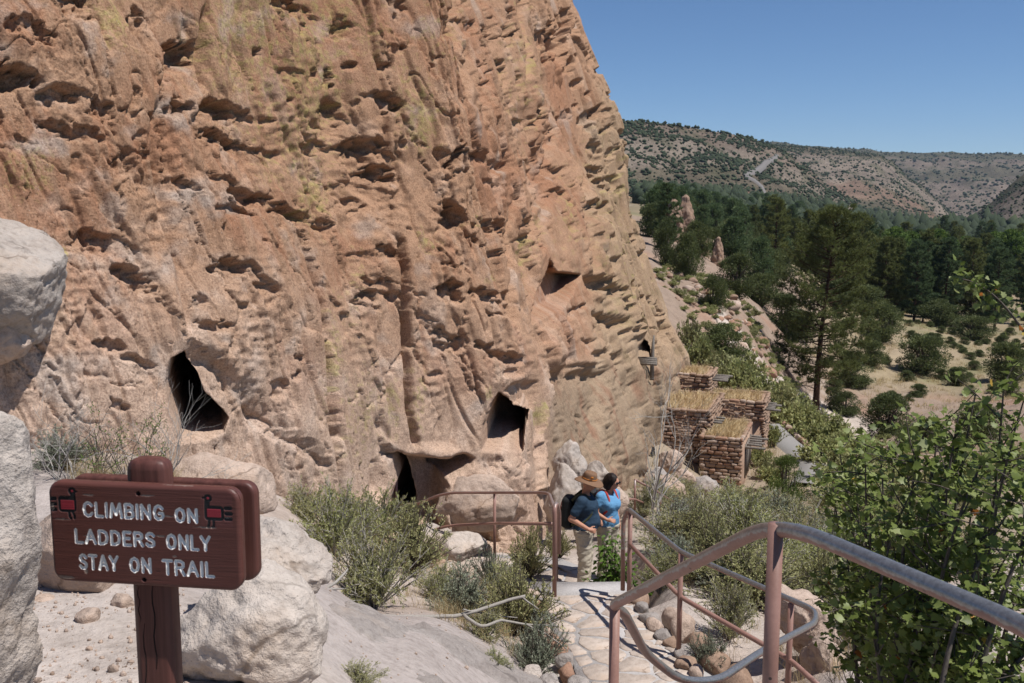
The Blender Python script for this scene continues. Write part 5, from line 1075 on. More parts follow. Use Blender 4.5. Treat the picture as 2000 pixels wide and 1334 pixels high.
M_RAB = leaf_material('rabbitbrush_leaf', [(0, (.21, .225, .085)), (.5, (.33, .345, .14)), (.85, (.44, .44, .21)), (1, (.56, .49, .24))], .3)
M_GREY_L = leaf_material('silver_sage_leaf', [(0, (.17, .195, .13)), (.5, (.29, .32, .235)), (1, (.42, .44, .34))], .25)
M_BRIGHT = leaf_material('bright_leaf', [(0, (.05, .10, .014)), (.5, (.11, .19, .028)), (1, (.20, .29, .06))], .4)
M_COT = leaf_material('cottonwood_leaf', [(0, (.045, .085, .016)), (.5, (.10, .16, .03)), (1, (.18, .235, .055))], .35)
M_GOOS = leaf_material('gooseberry_leaf', [(0, (.085, .115, .026)), (.45, (.18, .225, .055)), (.8, (.28, .32, .12)), (.93, (.36, .39, .21)), (.955, (.50, .34, .04)), (1, (.45, .16, .04))], .4, .45)
M_FARW = leaf_material('distant_foliage', [(0, (.020, .030, .016)), (.5, (.036, .050, .026)), (1, (.062, .075, .038))], .0, .9)
M_DRYL = leaf_material('straw_blade', [(0, (.30, .22, .10)), (.6, (.46, .36, .19)), (1, (.58, .49, .30))], .3)
M_BARKP = bark_material('pine_bark', (.035, .022, .016), (.12, .07, .045)); M_BARKJ = bark_material('juniper_bark', (.07, .055, .045), (.19, .155, .13)); M_TWIG = bark_material('grey_twig', (.26, .23, .20), (.46, .43, .39), 4); M_TWIGD = bark_material('dark_twig', (.05, .04, .034), (.15, .125, .105), 4); M_DEADW = bark_material('bleached_wood', (.22, .195, .17), (.38, .35, .31), 4)
def diamonds(p, d, side, L, W, fold=.0):
    """one quad leaf for each row: base p, direction d, side vector"""
    n = len(p); L = np.broadcast_to(L, n)[:, None]; W = np.broadcast_to(W, n)[:, None]
    V = np.stack([p, p + d * L * .5 + side * W * .5, p + d * L, p + d * L * .5 - side * W * .5], 1).reshape(-1, 3)
    return V, np.arange(n * 4).reshape(n, 4)
def needles(p, d, side, L, W):
    n = len(p); L = np.broadcast_to(L, n)[:, None]; W = np.broadcast_to(W, n)[:, None]
    V = np.stack([p - side * W * .5, p + side * W * .5, p + d * L], 1).reshape(-1, 3); return V, np.arange(n * 3).reshape(n, 3)
def rnd_side(d, r): return unit(np.cross(d, r.normal(size=d.shape)))
def curve3(a, b, c, n): s = np.linspace(0, 1, n)[:, None]; return a * (1 - s) ** 2 + 2 * b * s * (1 - s) + c * s * s
def make_shrub(seed, mat, R_=.5, H=.6, stems=55, leaves=46, ll=.03, lw=.008, twigmat=None, droop=.0, upright=.6, name='sagebrush', twigs=3):
    r = np.random.default_rng(seed); lf = MB(); wd = MB()
    for k in range(stems):
        a = r.uniform(0, 2 * np.pi); q = r.uniform(0, 1) ** .6; lob = 1 + .28 * math.sin(a * 3 + seed) + .15 * math.sin(a * 7 + seed * 2); hh = H * (1 - .45 * q ** 2) * r.uniform(.65, 1.15) * (1 + .2 * math.sin(a * 2 + seed * 3))
        tip = np.array([math.cos(a) * q * R_ * lob, math.sin(a) * q * R_ * lob, hh]); b = np.array([math.cos(a) * .06 * R_, math.sin(a) * .06 * R_, 0]); mid = (b + tip) / 2 * np.array([1, 1, 0]) * (1 - upright * .5) + np.array([0, 0, hh * (.35 + .3 * upright)]) + r.normal(size=3) * .05 * R_
        c = curve3(b, mid, tip, 7); add_tube(wd, c, np.linspace(.011, .003, 7) * (H + .2), 4, False)
        segs = [(c, .35)]
        for j in range(twigs):
            s = r.integers(2, 6); e = c[s] + unit(c[-1] - c[s] + r.normal(size=3) * .22 * R_) * r.uniform(.15, .34) * H; m = (c[s] + e) / 2 + np.array([0, 0, .03 * H]); t = curve3(c[s], m, e, 4); add_tube(wd, t, np.linspace(.005, .002, 4) * (H + .2), 3, False); segs.append((t, .1))
        nl = leaves // (twigs + 1)
        for cc, s0 in segs:
            s = r.uniform(s0, 1, nl) ** .8 * (len(cc) - 1); i = np.minimum(s.astype(int), len(cc) - 2); f = (s - i)[:, None]; p = cc[i] * (1 - f) + cc[i + 1] * f; t = unit(cc[i + 1] - cc[i])
            d = unit(t * .7 + r.normal(size=(nl, 3)) * .6 + np.array([0, 0, .25])); V, F = diamonds(p, d, rnd_side(d, r), ll * r.uniform(.6, 1.4, nl), lw * r.uniform(.7, 1.3, nl)); lf.add(V, F, v=np.repeat(np.clip(r.normal(.45, .2, nl) + .2 * (s / len(cc) - .5), 0, 1), 4))
    return lf.build(name + '_foliage'), wd.build(name + '_stems', True), mat, twigmat or M_TWIGD, name
def place(proto, loc, rz=0, sc=1.0, label=None, cat='shrub', group=None, name=None):
    """a plant: an Empty at its foot with foliage and wood below it; the mesh data is shared"""
    fo, wd, mat, wm, nm = proto; e = obj(name or nm, None, loc=loc, label=label, cat=cat, group=group); e.rotation_euler = (0, 0, rz); e.scale = sc if hasattr(sc, '__len__') else (sc,) * 3
    if wd is not None: obj('stem' if cat in ('shrub', 'bush', 'plant') else 'trunk', wd, wm, parent=e)
    if fo is not None: obj('foliage' if cat in ('shrub', 'bush', 'plant') else 'crown', fo, mat, parent=e)
    return e
SAGE = [make_shrub(600 + k, m, .5, .62, 105, 84, .034, .0105, M_TWIGD if k % 2 else M_TWIG) for k, m in enumerate((M_SAGE, M_SAGE, M_RAB, M_GREY_L))]
SAGE_F = [make_shrub(620 + k, m, .5, .5, 60, 56, .066, .030, M_TWIGD, name='rabbitbrush') for k, m in enumerate((M_RAB, M_SAGE, M_RAB))]
rp = np.random.default_rng(11)
NEAR = 'grey-green shrubs in front of the cliff'
def shrub_at(px, py, d, w, h, proto, label, group=None, cat='shrub'):
    c = P(px, py, d); z = float(ground(c[0], c[1])); k = d / FPX; fo = proto
    base = .62 if proto[4] == 'sagebrush' else .5
    # the foot stands on the ground; the height is measured in the picture from there
    return place(proto, (c[0], c[1], z - .03), rp.uniform(0, 6.28), (w * k / .88, w * k / .88, h * k / base * 1.12), label, cat, group)
for (px, py, d, w, h, i, lab) in [
 (730, 1185, 8.9, 185, 140, 0, 'large grey-green shrub at the upper end of the bedrock slab'), (655, 1120, 10.2, 150, 125, 2, 'feathery green shrub against the cliff beside the boulders'), (800, 1125, 11.2, 170, 120, 1, 'wide olive shrub below the carved alcove'), (690, 1075, 12.2, 130, 95, 0, 'shrub growing at the cliff foot beneath the long crack'),
 (740, 1060, 13.6, 120, 95, 2, 'green shrub beside the tall pole at the alcove'), (985, 1150, 11.3, 80, 95, 2, 'bright yellow-green shrub beside the stone landing'), (1010, 1205, 9.1, 170, 130, 1, 'bushy shrub next to the top of the flagstone path'), (905, 1205, 9.2, 120, 95, 3, 'silvery shrub under the dead branch'), (1045, 1290, 8.1, 110, 115, 3, 'silvery green shrub at the path edge by the white rock'),
 (945, 1265, 8.3, 100, 58, 0, 'low straw-coloured shrub below the forked dead branch'), (958, 1085, 14.3, 66, 84, 3, 'blue-grey shrub at the middle post of the alcove handrail'), (1035, 1092, 14.9, 90, 95, 1, 'shrub behind the paired posts near the people'), (1090, 1075, 15.8, 60, 60, 1, 'small shrub behind the man'),
 (860, 1165, 10.0, 90, 70, 2, 'yellowish shrub in the hollow beside the slab'), (600, 1045, 11.2, 100, 70, 0, 'small shrub just right of the angular pale boulder'),
 (1290, 1165, 11.2, 90, 80, 2, 'shrub inside the corner of the right-hand railing'), (1400, 1150, 11.3, 150, 115, 1, 'dense shrub behind the long railing'), (1425, 1245, 9.2, 115, 105, 0, 'leafy shrub between the edge stones and the jagged rock'), (1490, 1150, 12.0, 150, 115, 2, 'olive shrub under the railing peak'), (1355, 1085, 14.4, 120, 90, 1, 'shrub around the foot of the bare tree'),
 (1450, 1065, 16, 150, 90, 2, 'pale green shrub between the bare tree and the juniper'), (1560, 1090, 14, 150, 105, 0, 'wide olive shrub behind the railing corner post'), (1605, 1165, 10.6, 120, 120, 1, 'shrub right behind the jagged cream rock'), (1660, 1250, 8.9, 130, 150, 2, 'tall green shrub between the jagged rock and the gooseberry'), (1385, 1290, 8.5, 70, 70, 3, 'small silvery shrub beside the railing post'),
 (1255, 1005, 20, 70, 55, 0, 'shrub below the thin far handrail'), (1350, 1020, 20, 90, 55, 1, 'shrub on the slope under the stone house'), (1425, 1000, 24, 110, 60, 2, 'pale shrub below the house corner'), (1500, 1015, 25, 100, 55, 0, 'shrub at the foot of the bright juniper'), (1660, 1005, 27, 160, 75, 2, 'broad shrub on the open slope above the gooseberry'), (1740, 1080, 15, 170, 110, 1, 'shrub half hidden behind the gooseberry leaves'),
 (120, 925, 7.9, 120, 70, 3, 'dry pale shrub beside the near pale boulder at the cliff foot'), (560, 1325, 4.9, 70, 45, 2, 'tiny green plant at the base of the lumpy boulder'), (700, 1345, 5.2, 110, 40, 0, 'low weed in front of the bedrock slab'), (965, 1330, 7.2, 70, 40, 2, 'small weed on the bedrock slab')]:
    shrub_at(px, py, d, w, h, SAGE[i], lab)
for (px, py, d, w, h, i) in [(1368, 738, 56, 70, 55, 0), (1400, 752, 54, 80, 55, 1), (1440, 770, 53, 90, 60, 0), (1480, 800, 50, 90, 60, 0), (1455, 742, 57, 80, 50, 2), (1520, 822, 49, 90, 60, 1), (1565, 845, 47, 100, 60, 0), (1610, 865, 45, 110, 60, 2), (1650, 890, 43, 100, 60, 0), (1540, 790, 55, 80, 45, 2), (1590, 830, 50, 80, 45, 1),
                             (1620, 915, 40, 110, 55, 0), (1660, 940, 36, 120, 60, 1), (1700, 910, 42, 100, 55, 2), (1350, 712, 60, 50, 50, 1), (1640, 965, 33, 120, 55, 0), (1700, 975, 31, 130, 60, 2), (1760, 945, 36, 110, 50, 0), (1730, 1010, 26, 130, 60, 1), (1480, 880, 40, 50, 35, 0), (1500, 905, 38, 50, 35, 1), (1515, 930, 36, 60, 40, 2), (1510, 870, 43, 40, 40, 0),
                             (1800, 990, 29, 130, 60, 1), (1860, 960, 33, 120, 55, 2), (1930, 930, 38, 120, 55, 0), (1990, 960, 34, 120, 60, 1)]:
    shrub_at(px, py, d, w, h, SAGE_F[i], 'pale green rabbitbrush on the slope beside the trail past the stone house', 'rabbitbrush along the lower trail')
for k in range(46):
    d = np.exp(rp.uniform(math.log(9.5), math.log(30))); px = rp.uniform(1290, 1640) if k < 34 else rp.uniform(1640, 1980); x = (px - 1000) / FPX * d
    if float(seg_dist(np.array(x), np.array(d), PATH_UP)) < 1.3 or float(seg_dist(np.array(x), np.array(d), [(.72, 10.2), (.85, 13.0), (.6, 14.6)])) < 1.2: continue
    s = rp.uniform(.7, 1.5); place(SAGE[int(rp.integers(4))], (x, d, float(ground(x, d)) - .03), rp.uniform(0, 6.28), (s, s, s * rp.uniform(.6, .95)), 'scrubby olive shrub on the slope between the railing and the stone house', 'shrub', 'scrub on the slope below the stone house')
# ---- junipers and other rounded trees
def make_round_tree(seed, mat, H=4.0, W=3.6, lobes=26, per=150, ll=.16, lw=.07, base=.12, bark=None, name='juniper', up=.45, lobr=.24, open_=0):
    r = np.random.default_rng(seed); lf = MB(); wd = MB(); bark = bark or M_BARKJ; tops = []
    for k in range(lobes):
        a = r.uniform(0, 2 * np.pi); u = r.uniform(0, 1); zz = base + (1 - base) * u ** .9; prof = np.sin(np.pi * min(1, (u * .82 + .16))) ** .8; q = r.uniform(.25, 1) ** .6 * prof
        c = np.array([math.cos(a) * q * W / 2 * .82, math.sin(a) * q * W / 2 * .82, H * zz * .9]); lr = W * lobr * r.uniform(.6, 1.2) * (1 - .35 * u); tops.append((c, lr))
        m = per; dd = unit(r.normal(size=(m, 3)) * np.array([1, 1, .85])); rad = lr * r.uniform(.25, 1, (m, 1)) ** .5; p = c + dd * rad * np.array([1, 1, .8]); d = unit(dd * .7 + np.array([0, 0, up]) + r.normal(size=(m, 3)) * .4)
        V, F = diamonds(p, d, rnd_side(d, r), ll * r.uniform(.6, 1.4, m), lw * r.uniform(.6, 1.3, m)); lf.add(V, F, v=np.repeat(np.clip(r.normal(.45, .17, m) + .2 * dd[:, 2] + r.normal() * .08, 0, 1), 4))
    b0 = np.array([0, 0, -.15]); 
    for c, lr in tops[::2]:
        m = np.array([c[0] * .35, c[1] * .35, c[2] * .45]) + r.normal(size=3) * .08 * W; add_tube(wd, curve3(b0, m, c, 6), np.linspace(.035, .008, 6) * H * .55, 5, False)
    add_tube(wd, np.array([b0, [.03, 0, H * .16], [.0, .04, H * .4]]), np.array([.055, .045, .02]) * H * .5, 7, False)
    return lf.build(name + '_crown'), wd.build(name + '_trunk', True), mat, bark, name
JUN = [make_round_tree(700 + k, M_JUN, 4.0, 3.7, 46, 260, .17, .075, .06) for k in range(3)]
JUNB = make_round_tree(710, M_JUNB, 4.0, 3.2, 46, 190, .11, .035, .05, up=1.0, lobr=.17)
PIN = [make_round_tree(720 + k, M_PINE2, 6.0, 3.4, 40, 210, .24, .10, .10, name='pinyon_pine', lobr=.27) for k in range(2)]
COT = [make_round_tree(730 + k, M_COT, 9.0, 8.0, 50, 220, .36, .28, .2, M_TWIGD, 'cottonwood', .1, .22) for k in range(2)]
def tree_at(px, py, d, w, h, proto, Hm, Wm, label, cat='tree', group=None, name=None):
    c = P(px, py, d); z = float(ground(c[0], c[1])); k = d / FPX
    return place(proto, (c[0], c[1], z - .1), rp.uniform(0, 6.28), (w * k / Wm, w * k / Wm, h * k / Hm), label, cat, group, name)
for (px, py, d, w, h, lab) in [(1340, 560, 86, 62, 100, 'dark juniper against the right edge of the cliff'), (1302, 528, 95, 56, 100, 'juniper half hidden by the cliff edge'), (1393, 614, 77, 58, 78, 'lone juniper on the red talus slope'), (1438, 566, 98, 84, 90, 'juniper above the lone talus juniper'), (1488, 570, 108, 80, 70, 'juniper beside the twin tent rocks and the big pine'),
  (1532, 600, 104, 84, 80, 'juniper just left of the big ponderosa'), (1412, 716, 61, 112, 84, 'broad juniper growing below the white slope stripe'), (1806, 686, 112, 104, 82, 'wide cone of dark juniper on the canyon floor'), (1903, 664, 150, 84, 50, 'round juniper throwing a dark shadow on the pale grass'), (1738, 782, 74, 104, 88, 'large juniper on the brown slope right of the big pine'),
  (1815, 832, 63, 62, 72, 'slim juniper below the large juniper'), (1772, 825, 66, 50, 50, 'small juniper in front of the large juniper'), (1912, 838, 60, 105, 92, 'greyish juniper above the gooseberry'), (1722, 660, 128, 90, 78, 'juniper right behind the big pine crown'), (1835, 622, 165, 90, 52, 'juniper at the forest margin above the wide cone'), (1965, 722, 108, 90, 84, 'juniper at the picture edge over the pale grass'),
  (1770, 592, 195, 80, 52, 'juniper in front of the canyon floor pines'), (1668, 700, 100, 80, 60, 'juniper close under the big pine branches'), (1560, 640, 108, 70, 60, 'juniper peeping out left of the big pine trunk'), (1362, 520, 115, 60, 76, 'juniper between the cliff and the tent rocks'), (1630, 610, 150, 80, 60, 'juniper behind the upper crown of the big pine'), (1690, 600, 160, 90, 60, 'juniper at the forest foot just right of the big pine'), (1860, 590, 190, 90, 55, 'juniper at the forest foot in line with the lone spray'), (1930, 600, 185, 90, 60, 'juniper at the forest foot near the picture edge'), (1650, 760, 88, 70, 50, 'juniper bush at the base of the big pine'), (1870, 730, 105, 60, 40, 'small juniper on the pale grass'), (1700, 705, 112, 70, 55, 'juniper between the big pine and the wide cone')]:
    tree_at(px, py, d, w, h, JUN[int(rp.integers(3))], 4.0, 3.7, lab, name='juniper_tree')
tree_at(1532, 1010, 27, 112, 140, JUNB, 4.0, 3.2, 'bright green young juniper right of the stone house', name='juniper_tree')
tree_at(1682, 838, 50, 26, 74, JUNB, 4.0, 3.2, 'thin upright juniper sapling on the white slope', name='juniper_tree')
# ---- ponderosas
def make_pine(seed, H=17.0, W=9.0, whorls=30, mat=None, clear=.2, tuft=10, dead=True, nl=.30, nw=.045, name='ponderosa_pine', lean=(0, 0), dens=1.0):
    r = np.random.default_rng(seed); lf = MB(); wd = MB(); mat = mat or M_PINE
    s = np.linspace(0, 1, 14); tr = np.stack([lean[0] * s + .12 * np.sin(s * 5 + seed), lean[1] * s + .1 * np.sin(s * 4 + seed * 2), s * H], 1); tr[0, 2] = -.4; add_tube(wd, tr, np.interp(s, [0, .05, .5, 1], [.021, .0165, .010, .0012]) * H, 9, False)
    at = lambda f: np.array([np.interp(f, s, tr[:, k]) for k in range(3)])
    for k in range(whorls):
        f = clear + (1 - clear) * (k + r.uniform(-.3, .3)) / whorls; f = min(max(f, clear * .8), .985); prof = np.interp(f, [0, clear, clear + .12, .45, .7, .9, 1], [.3, .55, .92, 1.0, .74, .42, .12]); nb = int(r.integers(3, 6))
        a0 = r.uniform(0, 6.28)
        for j in range(nb):
            if r.random() < .1: continue
            a = a0 + j * 2 * np.pi / nb + r.normal() * .3; L = W / 2 * prof * r.uniform(.55, 1.18); up = np.interp(f, [0, .4, 1], [-.12, .12, .75]) + r.normal() * .12; b = at(f); d = np.array([math.cos(a), math.sin(a), up]); e = b + d * L + np.array([0, 0, .05 * L]); m = b + d * L * .55 + np.array([0, 0, -.10 * L]); c = curve3(b, m, e, 7)
            add_tube(wd, c, np.linspace(.0036, .0009, 7) * H * (.5 + .5 * prof), 5, False)
            nt = int((8 + 20 * L / (W / 2)) * dens)
            for q in range(nt):
                u = r.uniform(.32, 1.0) ** .75; p0 = np.array([np.interp(u * 6, np.arange(7), c[:, x]) for x in range(3)]); sd = r.normal(size=3) * np.array([1, 1, .45]); p = p0 + sd * (.10 + .13 * L * (1.15 - u)) ; p[2] += .06 * L * r.random()
                n = tuft; dd = unit(unit(p - p0 + d * .4 + 1e-3)[None] * .55 + r.normal(size=(n, 3)) * .55 + np.array([0, 0, .42])); V, F = needles(np.repeat(p[None], n, 0), dd, rnd_side(dd, r), nl * r.uniform(.7, 1.25, n), nw); lf.add(V, F, v=np.repeat(np.clip(r.normal(.48, .16, n) + r.normal() * .10, 0, .97), 3))
    if dead:
        for k in range(26):
            f = r.uniform(.08, clear + .35); b = at(f); a = r.uniform(0, 6.28); L = W / 2 * r.uniform(.25, .75); e = b + np.array([math.cos(a), math.sin(a), r.uniform(-.35, .05)]) * L; c = curve3(b, (b + e) / 2 + np.array([0, 0, .12 * L]), e, 6); add_tube(wd, c, np.linspace(.05, .012, 6), 4, False)
            for j in range(3): q = c[int(r.integers(2, 6))]; e2 = q + r.normal(size=3) * np.array([.4, .4, .35]) * L * .5; add_tube(wd, np.array([q, (q + e2) / 2 + r.normal(size=3) * .05, e2]), [.02, .015, .008], 3, False)
    return lf.build(name + '_crown'), wd.build(name + '_trunk', True), mat, M_BARKP, name
HERO = make_pine(801, 17.2, 10.2, 40, M_PINE, .17, 12, True, .36, .052, lean=(1.2, 0), dens=2.1)
c = P(1592, 803, 85.0); place(HERO, (c[0], c[1], float(ground(c[0], c[1])) - .1), .3, 1.0, 'tall ponderosa pine with a bare dark trunk standing alone on the slope', 'tree', name='ponderosa_pine')
PINES = [make_pine(810 + k, 17.0, 7.6, 30, m, .13, 8, False, .55, .13, dens=1.1) for k, m in enumerate((M_PINE, M_PINE2, M_PINE2, M_PINE))]
n_p = 0
for k in range(170):
    d = 165 + 300 * rp.random() ** 1.15; px = rp.uniform(1490, 2070); x = (px - 1000) / FPX * d; z = float(ground(x, d))
    if px < 1600 and d < 230: continue
    h = rp.uniform(.55, .95); place(PINES[int(rp.integers(4))], (x, d, z - .2), rp.uniform(0, 6.28), (h * rp.uniform(.85, 1.15), h * rp.uniform(.85, 1.15), h), 'dark ponderosa pine in the forest on the canyon floor', 'tree', 'ponderosas of the canyon floor forest'); n_p += 1
for (px, d, h, lab) in [(1512, 175, .72, 'pine standing left of the big ponderosa at the forest edge'), (1470, 260, .62, 'pine on the slope below the road'), (1730, 172, .8, 'front pine of the canyon floor forest, bare lower trunk'), (1790, 168, .82, 'tall front pine near the wide cone of juniper'), (1300, 112, .45, 'young pine beside the cliff edge'), (1850, 176, .85, 'tall dark front pine above the round juniper'), (1950, 165, .82, 'tall dark front pine near the picture edge')]:
    x = (px - 1000) / FPX * d; place(PINES[int(rp.integers(4))], (x, d, float(ground(x, d)) - .2), rp.uniform(0, 6.28), h, lab, 'tree')
for (px, d, s) in [(1745, 280, 1.3), (1775, 290, 1.2), (1800, 270, 1.25), (1830, 290, 1.3), (1885, 280, 1.1), (1970, 260, 1.4), (2000, 280, 1.3), (1850, 260, 1.1), (1780, 250, 1.0), (1940, 290, 1.2)]:
    x = (px - 1000) / FPX * d; place(COT[int(rp.integers(2))], (x, d, float(ground(x, d)) + 4), rp.uniform(0, 6.28), s, 'light green cottonwood crown among the dark pines', 'tree', 'cottonwoods in the canyon forest')
n_s = 0
for k in range(300):
    d = 115 + 560 * rp.random() ** .8; px = rp.uniform(1270, 1640); x = (px - 1000) / FPX * d; z = float(ground(x, d))
    if px > 1530 and d < 260: continue
    q = (JUN + PIN)[int(rp.integers(5))]; s = rp.uniform(.75, 1.3) * (1.15 if d < 220 else 1.45); place(q, (x, d, z - .15), rp.uniform(0, 6.28), s, 'pinyon or juniper tree dotting the slope below the mesa', 'tree', 'trees dotting the slope below the mesa', 'slope_tree')
for k in range(130):
    d = 92 + 115 * rp.random(); px = rp.uniform(1630, 2060); x = (px - 1000) / FPX * d; s = rp.uniform(.25, .55)
    place(JUN[int(rp.integers(3))], (x, d, float(ground(x, d)) - .1), rp.uniform(0, 6.28), (s, s, s * .7), 'low bush on the pale grass of the canyon floor', 'bush', 'low bushes on the canyon floor', 'low_bush')
# ---- talus: rocks and brush on the slope past the cliff
ROCKS = [mesh('rock', *rock_mesh(1, 1, 1, 950 + k, 3, .3, 20), False, mats=[(M_TUFF, M_BRN, M_REDS)[k % 3]]) for k in range(6)]
for k in range(190):
    py = rp.uniform(540, 700) if k < 140 else rp.uniform(700, 860); px = np.interp(py, [560, 640, 700, 860], [1360, 1400, 1440, 1700]) + rp.normal() * 55; d = np.interp(py, [560, 640, 700, 780, 860], [86, 78, 72, 74, 62]) * rp.uniform(.93, 1.07)
    c = P(px, py, d); s = rp.uniform(.15, .45) * (2.0 if rp.random() < .12 else 1); o = obj('rock', ROCKS[k % 6], loc=(c[0], c[1], float(ground(c[0], c[1])) + s * .15), label='reddish rock strewn on the talus slope past the cliff', cat='rock', group='rocks on the talus slope'); o.scale = (s, s * rp.uniform(.6, 1), s * rp.uniform(.5, .8)); o.rotation_euler = (rp.normal() * .2, rp.normal() * .2, rp.uniform(0, 6.28))
for k in range(130):
    py = rp.uniform(550, 860); px = np.interp(py, [560, 640, 700, 860], [1390, 1440, 1500, 1740]) + rp.normal() * 70; d = np.interp(py, [560, 640, 700, 780, 860], [88, 80, 74, 74, 62]) * rp.uniform(.95, 1.08); c = P(px, py, d)
    if px < 1345: continue
    s = rp.uniform(.6, 1.5); place(SAGE_F[int(rp.integers(3))], (c[0], c[1], float(ground(c[0], c[1])) - .03), rp.uniform(0, 6.28), (s, s, s * rp.uniform(.6, 1)), 'low olive shrub on the talus slope among the rocks', 'shrub', 'shrubs on the talus slope')
for k in range(60):
    py = rp.uniform(500, 650); px = rp.uniform(1285, 1290 + (py - 450) * .75); d = np.interp(py, [500, 560, 650], [100, 84, 68]) * rp.uniform(.95, 1.06); c = P(px, py, d); s = rp.uniform(.5, 1.4)
    place(SAGE_F[int(rp.integers(3))], (c[0], c[1], float(ground(c[0], c[1])) - .03), rp.uniform(0, 6.28), (s, s, s * rp.uniform(.55, .9)), 'low olive shrub on the talus slope among the rocks', 'shrub', 'shrubs on the talus slope')
# tent rocks
def tent_rock(px, py0, py1, w, d, seed, label):
    r = np.random.default_rng(seed); b = P(px, py1, d); t = P(px, py0, d); b[2] = min(b[2], float(ground(b[0], b[1]))) - .5; H = t[2] - b[2]; k = d / FPX; n = 60; nz = 70; a = np.linspace(0, 2 * np.pi, n, endpoint=False)[None]; z = np.linspace(0, 1, nz)[:, None]
    prof = w * k / 2 * (np.interp(z, [0, .35, .7, .88, .95, 1], [1.15, .95, .62, .36, .34, .05])); q = np.stack([np.cos(a) * 1.5 + 0 * z, np.sin(a) * 1.5 + 0 * z, z * H / (w * k) * 2.2 + 0 * a], -1) + seed; rr = prof * (1 + .55 * fbm3(q, 4, seed) - .3 * np.maximum(0, fbm3(q * 2.3, 3, seed + 5)))
    V = np.stack([np.cos(a) * rr, np.sin(a) * rr * .8, z * H + 0 * a], -1).reshape(-1, 3); i = np.arange(n * nz).reshape(nz, n); j = np.roll(i, -1, 1); Q = np.stack([i[:-1], j[:-1], j[1:], i[1:]], -1).reshape(-1, 4)
    obj('rock_spire', mesh('rock_spire', V, Q, True), M_BRN, loc=b, label=label, cat='rock')
tent_rock(1314, 388, 455, 46, 128, 3, 'pointed tent rock spire beside the cliff edge, pitted with holes'); tent_rock(1338, 380, 455, 46, 129, 4, 'taller twin of the tent rock spires above the junipers'); tent_rock(1366, 446, 505, 38, 122, 5, 'lower tent rock spire downslope of the twin spires'); tent_rock(1402, 462, 520, 26, 118, 6, 'small tent rock spire nearest the road side')
# ---- brush on the far slopes: too many and too small to count
def far_brush():
    mb = MB(); r = np.random.default_rng(21); V0, F0 = V1, F1 = icos(1)
    import bmesh as _b; bm_ = _b.new(); _b.ops.create_icosphere(bm_, subdivisions=1, radius=1.0); bm_.free(); t_ = (1 + 5 ** .5) / 2; V0 = unit(np.array([(-1, t_, 0), (1, t_, 0), (-1, -t_, 0), (1, -t_, 0), (0, -1, t_), (0, 1, t_), (0, -1, -t_), (0, 1, -t_), (t_, 0, -1), (t_, 0, 1), (-t_, 0, -1), (-t_, 0, 1)])); F0 = np.array([(0, 11, 5), (0, 5, 1), (0, 1, 7), (0, 7, 10), (0, 10, 11), (1, 5, 9), (5, 11, 4), (11, 10, 2), (10, 7, 6), (7, 1, 8), (3, 9, 4), (3, 4, 2), (3, 2, 6), (3, 6, 8), (3, 8, 9), (4, 9, 5), (2, 4, 11), (6, 2, 10), (8, 6, 7), (9, 8, 1)])
    def put(x, y, z, s, hz=.8):
        V = V0 * (1 + .28 * r.normal(size=(len(V0), 1))) * np.array([s, s, s * hz]) + np.array([x, y, z + s * hz * .4]); mb.add(V, F0, v=np.full(len(V0), np.clip(r.normal(.4, .2), 0, 1)))
    for hi, (X, Yd, Z, pxs) in enumerate(HILLS):
        vis = np.flatnonzero((pxs > 1195) & (pxs < 2060)); n = (4600, 3800, 5000, 1300)[hi]; nr = int(X.shape[0] * (.86 if hi != 2 else .95)); dens = fbm2(X / 130, Z / 14, 3, 331 + hi)
        c_ = 0; t_ = 0
        while c_ < n and t_ < n * 6:
            t_ += 1; i = int(r.integers(4, nr)); j = int(r.choice(vis)); 
            if r.random() > .25 + 1.6 * max(0, dens[i, j] + .15): continue
            f = r.random(2); s = (.7 + 1.5 * r.random() ** 2) * (1, 1.2, 2.2, .9)[hi]; put(X[i, j] + (X[i, j + 1 if j + 1 < X.shape[1] else j] - X[i, j]) * f[0], Yd[i, j] + (Yd[i + 1, j] - Yd[i, j]) * f[1], Z[i, j] + (Z[i + 1, j] - Z[i, j]) * f[1], s); c_ += 1
        if hi < 3:                                     # along the crest
            for j in vis:
                for _ in range(2 if hi < 2 else 3):
                    i = int(r.integers(int(X.shape[0] * .77), int(X.shape[0] * .84))); put(X[i, j] + r.normal() * 4, Yd[i, j], Z[i, j], r.uniform(.8, 2.3) * (1, 1.2, 2.0)[hi])
    obj('undergrowth', mb.build('far_brush', True), M_FARW, kind='stuff', label='dark brush speckling the far mesa slopes')
    mb = MB(); V0, F0 = V1, F1
    n = 4200; d = np.exp(r.uniform(math.log(430), math.log(1400), n)); px = np.where(r.random(n) < .5, r.uniform(1240, 1640, n), r.uniform(1500, 2060, n)); x = (px - 1000) / FPX * d; z = ground(x, d)
    for k in range(n):
        s = r.uniform(1.8, 3.4) * (1 if px[k] < 1600 else 1.3); V = V0 * (1 + .25 * r.normal(size=(len(V0), 1))) * np.array([s, s, s * r.uniform(.9, 2.2)]) + np.array([x[k], d[k], z[k] + s]); mb.add(V, F0, v=np.full(len(V0), np.clip(r.normal(.35, .2), 0, 1)))
    obj('treeline', mb.build('far_wood', False), M_FARW, kind='stuff', label='distant dark woodland filling the canyon')
far_brush()
